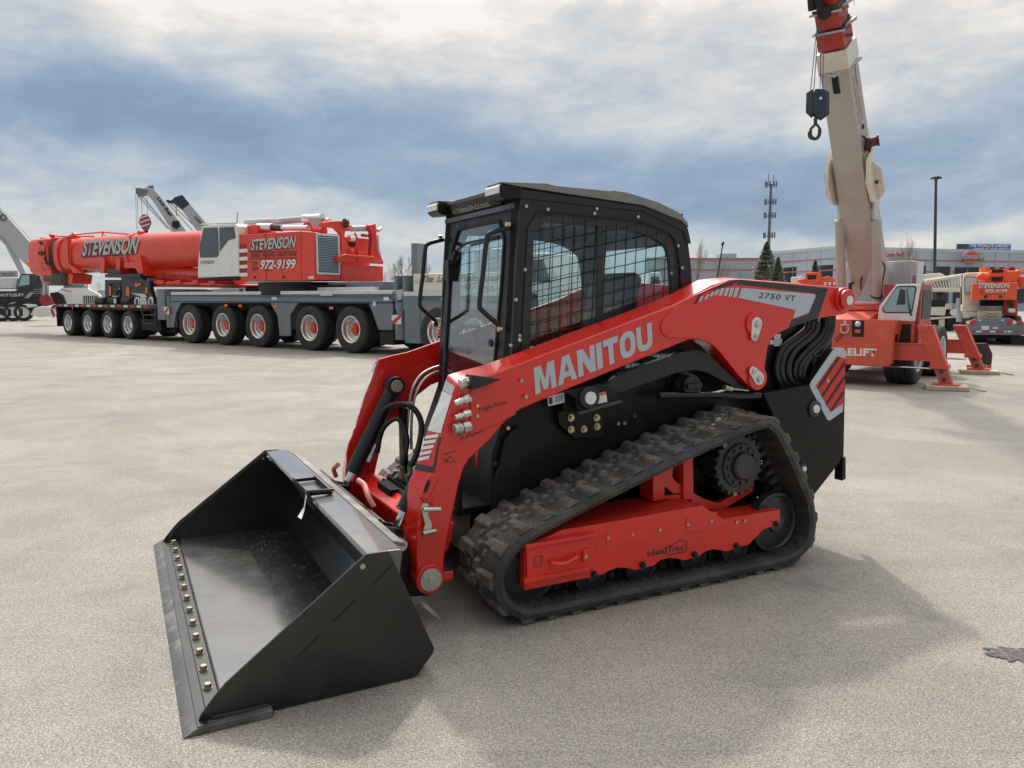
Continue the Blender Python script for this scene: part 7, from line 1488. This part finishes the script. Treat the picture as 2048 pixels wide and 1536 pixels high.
# main wall: left part turns slightly away, centre and right part face the lot
pts = [(zf2(575, 155), 14.0), (zf2(960, 120), 0.0), (zf2(1650, 140), 4.0), (zf2(2048, 145), 3.0), ((2300, 500), 0.0)]
WPN = [(*BF.P(*p, y), y) for p, y in pts]
for (a, za, ya), (b, zb2, yb) in zip(WPN, WPN[1:]):
    d = Vector((b - a, yb - ya, 0)).normalized(); n = Vector((-d.y, d.x, 0)) * .4
    hh = lambda z0a, z0b, z1a, z1b, off, m, nm, par: MB().hull8([(a - n.x * off, ya - n.y * off, z0a), (b - n.x * off, yb - n.y * off, z0b), (b + n.x, yb + n.y, z0b), (a + n.x, ya + n.y, z0a)], [(a - n.x * off, ya - n.y * off, z1a), (b - n.x * off, yb - n.y * off, z1b), (b + n.x, yb + n.y, z1b), (a + n.x, ya + n.y, z1a)]).build(nm, m, par)
    wl = hh(0, 0, za - .35, zb2 - .35, 0, BLUEW, 'wall', BD)
    hh(za - .35, zb2 - .35, za, zb2, .1, BLUEL, 'parapet', wl)
    for fr, th in ((.80, .14), (.62, .14)): hh(za * fr, zb2 * fr, za * fr + th, zb2 * fr + th, .12, REDL, 'wall_line', wl)
    nj = 5
    for k in range(1, nj): f = k / nj; MB().box(a + (b - a) * f - .04, a + (b - a) * f + .04, ya + (yb - ya) * f - .06, ya + (yb - ya) * f, 0, za - .35).build('panel_joint', LGREY, wl)
MB().box(WPN[0][0], WPN[-1][0], 15, 40, 0, 6.4).build('rear_block', BLUEW, BD)
# lower left wing
xw, zw2 = BF.P(*zf2(200, 190), 16); xw2 = BF.P(*zf2(500, 185), 16)[0]
lw = MB().box(xw - 8, xw2 + 6, 16, 17, 0, zw2).build('wall', mat('light_wall', (.42, .46, .50), .8, var=.04, vscale=.3), BD); MB().box(xw - 8, xw2 + 6, 15.9, 16, zw2 - .3, zw2 - .05).box(xw - 8, xw2 + 6, 15.9, 16, zw2 - 1.7, zw2 - 1.55).build('wall_line', REDL, lw)
v0 = BF.P(*zf2(297, 165), 17); v1 = BF.P(*zf2(385, 180), 17); MB().box(v0[0], v1[0], 17, 20, zw2, v0[1]).build('roof_unit', LGREY, BD)
def wall_pt(px, py):
    for (a, za, ya), (b, zb2, yb) in zip(WPN, WPN[1:]):
        t0, t1 = 0.0, 1.0
        fpx = lambda t: BF.P(px, py, ya + (yb - ya) * t)[0] - (a + (b - a) * t)
        if fpx(0) >= 0 and fpx(1) < 0:
            for _ in range(40):
                tm = (t0 + t1) / 2
                if fpx(tm) >= 0: t0 = tm
                else: t1 = tm
            y = ya + (yb - ya) * t0; X_, Z_ = BF.P(px, py, y); return (X_, y, Z_)
    y = WPN[-1][2]; X_, Z_ = BF.P(px, py, y); return (X_, y, Z_)
for i, (a, b, c, d) in enumerate(((655, 247, 728, 318), (858, 235, 940, 300), (1430, 235, 1476, 300), (1533, 240, 1617, 300), (1647, 245, 1905, 330), (1940, 300, 2048, 420), (1040, 235, 1100, 300))):
    p = wall_pt(*zf2(a, b)); q = wall_pt(*zf2(c, d)); zlo_ = min(q[2], .9 + .6 * (i == 0))
    f = [(p[0], p[1] - .06, zlo_), (q[0], q[1] - .06, zlo_), (q[0], q[1] - .06, p[2]), (p[0], p[1] - .06, p[2])]
    wn = MB().hull8(f, [(v[0], v[1] + .16, v[2]) for v in f]).build('window', WIND, BD)
    nm_ = 4 if c - a > 150 else 1
    for k in range(1, nm_ + 1):
        t = k / (nm_ + 1); X0 = p[0] + (q[0] - p[0]) * t; Y0 = p[1] + (q[1] - p[1]) * t; MB().box(X0 - .05, X0 + .05, Y0 - .12, Y0 - .07, zlo_, p[2]).build('mullion', DGREY, wn)
# oval sign
so = thing('oval_sign', 'red oval sign with grey lettering fixed high on the blue grey wall', 'sign', (BF.O[0], BF.O[1], 0), BF.psi)
c = BF.V(*zf2(1742, 187), 3.2); rx = (BF.P(*zf2(1798, 187), 3.2)[0] - c[0]); rz = c[2] - BF.P(*zf2(1742, 224), 3.2)[1]
el_ = lambda k, y: [(c[0] + rx * k * math.cos(2 * math.pi * i / 40), c[2] + rz * k * math.sin(2 * math.pi * i / 40)) for i in range(40)]
MB().prism(el_(1, 0), 3.1, 3.3).build('sign_rim', mat('sign_dark_red', (.35, .06, .05), .5), so); MB().prism(el_(.94, 0), 3.04, 3.1).build('sign_ring', mat('sign_pale', (.65, .5, .48), .5), so); MB().prism(el_(.86, 0), 2.98, 3.04).build('sign_face', mat('sign_red', (.62, .11, .08), .5), so)
for k, (m, y) in enumerate(((BLKT, 2.94), (GRT, 2.88))):
    o_ = .12 * (1 - k); text('sign_lettering', 'STEVENSON', (c[0] - rx * 1.18 + o_, y, c[2] - rz * .36 - o_), (c[0] + rx * 1.12 + o_, y, c[2] - rz * .36 - o_), (c[0] - rx * 1.18 + o_, y, c[2] + rz * .30 - o_), m, so, shear=.2, off=.04)
# link sign board
ls = thing('wall_sign', 'white wall sign with dark red lettering beside the bare tree', 'sign', (BF.O[0], BF.O[1], 0), BF.psi)
p = BF.V(*zr(945, 195), .5); q = BF.V(*zr(1285, 340), .5); MB().box(p[0], q[0], .2, .3, q[2], p[2]).build('sign_board', mat('sign_offwhite', (.6, .58, .58), .7), ls)
text('sign_lettering', 'Link-Belt', BF.V(*zr(955, 290), .15), BF.V(*zr(1275, 285), .15), BF.V(*zr(955, 215), .15), mat('sign_maroon', (.45, .06, .07), .5), ls, off=.03); text('sign_lettering', 'CRANES', BF.V(*zr(1000, 330), .15), BF.V(*zr(1255, 328), .15), BF.V(*zr(1000, 302), .15), DKG, ls)
# roof billboard
rbn = thing('roof_banner', 'long blue banner with white capitals standing on the building roof', 'banner', (BF.O[0], BF.O[1], 0), BF.psi)
p = BF.V(*zy(1118, 50), 6); q = BF.V(*zy(1800, 128), 6); BLUEB = mat('banner_blue', (.05, .12, .35), .6); h_ = (p[2] - q[2])
MB().box(p[0], q[0], 6, 6.2, q[2], p[2]).build('banner_face', BLUEB, rbn); f0 = (q[0] - p[0])
text('banner_lettering', "THE WORLD'S LARGEST", (p[0] + f0 * .22, 5.95, q[2] + h_ * .48), (q[0] - f0 * .02, 5.95, q[2] + h_ * .52), (p[0] + f0 * .22, 5.95, q[2] + h_ * .95), WT, rbn, off=.03)
text('banner_lettering', 'CRANES AT YOUR SERVICE', (p[0] + f0 * .30, 5.95, q[2] + h_ * .10), (q[0] - f0 * .04, 5.95, q[2] + h_ * .12), (p[0] + f0 * .30, 5.95, q[2] + h_ * .36), WT, rbn, off=.02)
MB().box(p[0] + .1, p[0] + f0 * .19, 5.93, 5.99, q[2] + h_ * .2, p[2] - h_ * .1).build('banner_picture', DGREY, rbn)
for k in range(4): xx_ = p[0] + f0 * (k + .5) / 4; MB().box(xx_ - .08, xx_ + .08, 6.25, 6.4, 5.5, p[2]).build('banner_post', LGREY, rbn)

# ================================================================== light pole, cell tower
gpo_ = Frame(ground(1862, 632), 0)
LPt = thing('light_pole', 'tall dark parking lot light pole rising in front of the blue building', 'light pole', (gpo_.O[0], gpo_.O[1], 0), 0)
v = gpo_.P(1872, 358, 0); MB().cyl((0.25, 0, 0), (v[0], 0, v[1]), .14, .10, 16).build('pole', mat('bronze_pole', (.05, .05, .055), .5), LPt); MB().box(v[0] - .34, v[0] + .34, -.3, .3, v[1], v[1] + .16).prism([(v[0] - .36, v[1] + .05), (v[0], v[1] + .22), (v[0] + .36, v[1] + .05)], -.3, .3).build('lamp_head', bpy.data.materials['bronze_pole'], LPt, bevel=.03)
TW = Frame((1532.0 / 1540 * 0 + (1530 - 1024) / 1540 * 190, 190), 0)
CT_ = thing('cell_tower', 'slender grey cell tower with antenna clusters behind the tall spruce', 'tower', (TW.O[0], TW.O[1], 0), 0)
TWM = mat('galvanised_tower', (.12, .14, .16), .6)
zt2 = TW.P(1533, 370, 0)[1]; MB().cyl((0, 0, 0), (.1, 0, zt2), .48, .28, 12).build('mast', TWM, CT_)
for py in (370, 405, 432, 472):
    z = TW.P(1532, py, 0)[1]; ar = MB(); ar.cyl((.1, 0, z - .12), (.1, 0, z + .12), .6, n=12)
    for k in range(9):
        a = 2 * math.pi * k / 9; r = 1.3; ar.box(.1 + r * math.cos(a) - .13, .1 + r * math.cos(a) + .13, r * math.sin(a) - .13, r * math.sin(a) + .13, z - .5, z + .8); ar.beam((.1, 0, z), (.1 + r * math.cos(a), r * math.sin(a), z), .1, .1)
    ar.build('antenna_cluster', TWM, CT_)
MB().cyl((-.6, 0, zt2), (-.6, 0, TW.P(1532, 346, 0)[1]), .09, n=5).cyl((.6, 0, zt2), (.6, 0, TW.P(1532, 350, 0)[1]), .09, n=5).build('lightning_rod', TWM, CT_)
# ================================================================== trees
def spruce(px, base, top, wpx, label, dist):
    X0 = (px - 1024) / FPX * dist; F = Frame((X0, dist), 0); H = F.P(px, top, 0)[1]; Rb = wpx / FPX * dist
    t = thing('spruce_tree', label, 'tree', (X0, dist, 0), 0, 'spruces by the building')
    MB().cyl((0, 0, 0), (0, 0, H * .96), .16, .03, 8).build('trunk', BARK, t)
    mb = MB(); rnd = random.Random(int(px))
    n = int(2600 * min(1, wpx / 30 + .3))
    for i in range(n):
        f = rnd.random() ** .75; z = H * (.10 + .90 * f); tier = (f * 13) % 1
        r = Rb * (1 - f) ** .85 * (.70 + .42 * (1 - tier)) * (.55 + .5 * rnd.random() ** .5) + .04; a = rnd.random() * 6.283
        r *= 1 + .14 * math.sin(a * 3 + f * 20)
        c_ = Vector((r * math.cos(a), r * math.sin(a), z)); d = Vector((math.cos(a), math.sin(a), -.25 + rnd.uniform(-.25, .4))).normalized(); s = (.30 + .35 * (1 - f)) * rnd.uniform(.6, 1.2) * H / 9
        sd = d.cross(Vector((0, 0, 1))).normalized() * s * .30
        up = Vector((0, 0, s * .18))
        mb.b.faces.new([mb.v(c_ - d * s), mb.v(c_ + sd - up), mb.v(c_ + d * s * .6)]); mb.b.faces.new([mb.v(c_ - d * s), mb.v(c_ + d * s * .6), mb.v(c_ - sd - up * .5)])
    mb.build('crown', SPRUCE, t, smooth=0, recalc=False)
spruce(1527, 575, 484, 44, 'tall blue green spruce in front of the cell tower', 70)
spruce(1550, 575, 514, 28, 'shorter spruce leaning against the tall spruce, right of it', 68)
spruce(1624, 575, 520, 20, 'small pointed spruce between two dark building windows', 72)
def bare(px, top, dist, wpx, label, seed, depth=6, dens=1.0, base=0.0, cr=(.26, .21, .17)):
    rnd = random.Random(seed); X0 = (px - 1024) / FPX * dist; F = Frame((X0, dist), 0); H = F.P(px, top, 0)[1]; Wd = wpx / FPX * dist
    t = thing('bare_tree', label, 'tree', (X0, dist, 0), 0, 'leafless trees behind the yard')
    tr = MB(); tw = MB()
    def grow(p, d, L, r, lev):
        q = p + d * L
        m = tr if lev < 2 else tw
        m.tube([p, p + d * L * .5 + Vector((rnd.uniform(-1, 1), rnd.uniform(-1, 1), 0)) * L * .05, q], [r, r * .85, r * .68], 5 if lev < 2 else 3, cap=False)
        if lev >= depth: return
        for k in range(rnd.choice((2, 3, 3)) if lev else 5):
            nd = (d + Vector((rnd.gauss(0, .48), rnd.gauss(0, .48), rnd.gauss(.10, .22)))).normalized()
            grow(q if k < 2 else p + d * L * rnd.uniform(.5, .95), nd, L * rnd.uniform(.60, .84), r * .62, lev + 1)
    grow(Vector((0, 0, 0)), Vector((0, 0, 1)), H * .25, max(.10, H * .016), 0)
    zs_ = [v.co.z for v in tw.b.verts]; xs_ = [abs(v.co.x) for v in tw.b.verts]; sz = H / max(zs_); sx = Wd / max(xs_)
    for m in (tr, tw):
        for v in m.b.verts: v.co.z *= sz; v.co.x *= sx; v.co.y *= sx
    tr.build('trunk', BARK, t, recalc=False); tw.build('crown', BARK, t, smooth=0, recalc=False)
bare(813, 500, 75, 26, 'bare tree left of the loader cab, behind the red crane', 3)
bare(785, 522, 90, 20, 'smaller bare tree directly right of the red crane upper works', 5)
bare(845, 512, 85, 20, 'bare tree just left of the loader cab door', 9)
bare(1388, 470, 60, 24, 'bare tree showing between the loader cab rear and the antenna', 11, 6)
bare(1800, 466, 80, 42, 'wide bare tree before the building, right of the crane boom', 13, 7)
bare(1440, 515, 80, 22, 'thin bare tree before the low grey wall', 15)
bare(1475, 540, 78, 12, 'low bare shrub tree at the foot of the tall spruce', 17, 5)
# distant tree line so that the yard does not end in empty ground
def hedge(px0, px1, top, dist, seed):
    rnd = random.Random(seed); mb = MB(); n = 1500
    x0 = (px0 - 1024) / FPX * dist; x1 = (px1 - 1024) / FPX * dist; H = CAMH + (HZ - top) / FPX * dist
    for i in range(n):
        x = rnd.uniform(x0, x1); hh_ = H * (.75 + .25 * math.sin(x * .21 + seed) * math.sin(x * .077)) * rnd.uniform(.7, 1.05); a = rnd.uniform(-.35, .35)
        y = dist + rnd.uniform(0, 12); mb.tube([(x, y, 0), (x + a * hh_ * .5, y, hh_ * .55), (x + a * hh_, y, hh_)], [.16, .10, .03], 3, cap=False)
    o = mb.build('distant_woodland', mat('far_twigs', (.24, .215, .20), .95, var=.1), None, smooth=0, recalc=False); o['kind'] = 'stuff'
hedge(-900, 1500, 578, 230, 2)
# far low sheds behind the left yard
def shed(px0, px1, top, dist, label, m):
    X0 = (px0 - 1024) / FPX * dist; X1 = (px1 - 1024) / FPX * dist; H = CAMH + (HZ - top) / FPX * dist
    t = thing('warehouse', label, 'building', ((X0 + X1) / 2, dist, 0), 0); wd = (X1 - X0) / 2
    MB().box(-wd, wd, 0, 20, 0, H).build('wall', m, t); MB().box(-wd - .2, wd + .2, -.2, 20.2, H, H + .35).build('roof', LGREY, t)
shed(205, 300, 585, 120, 'low pale warehouse seen under the red crane boom', BLUEL)
shed(560, 860, 582, 140, 'long low warehouse far behind the crane carrier', BLUEL)
shed(880, 1290, 576, 130, 'wide low warehouse seen through the loader cab', BLUEL)
# pale trucks glimpsed through the loader cab
def yardtruck(px0, px1, top, dist, body, label, cabc):
    X0 = (px0 - 1024) / FPX * dist; X1 = (px1 - 1024) / FPX * dist; H = CAMH + (HZ - top) / FPX * dist; L = X1 - X0
    t = thing('yard_truck', label, 'truck', ((X0 + X1) / 2, dist, 0), 0)
    MB().box(-L / 2, L * .18, 0, 2.3, 1.1, H * .82).build('body', body, t, bevel=.06); MB().prism([(L * .20, 1.0), (L * .20, H), (L * .40, H), (L * .5, H * .62), (L * .5, .7), (L * .2, .7)], .1, 2.2).build('cab', cabc, t, bevel=.06)
    MB().prism([(L * .24, H * .62), (L * .24, H * .92), (L * .37, H * .92), (L * .44, H * .62)], .06, .1).build('window', GLT, t); MB().box(-L / 2, L / 2, .3, 2.0, .6, 1.1).build('chassis', DARK, t)
    for k in (-.38, -.22, .34): wheel(t, (L * k, .1, .52), .52, .35, n=20)
yardtruck(1075, 1175, 535, 34, CRED, 'white cabbed red truck seen through the side window mesh', WHT)
yardtruck(1215, 1330, 545, 38, WHT, 'white truck behind the rear half of the loader cab window', WHT)
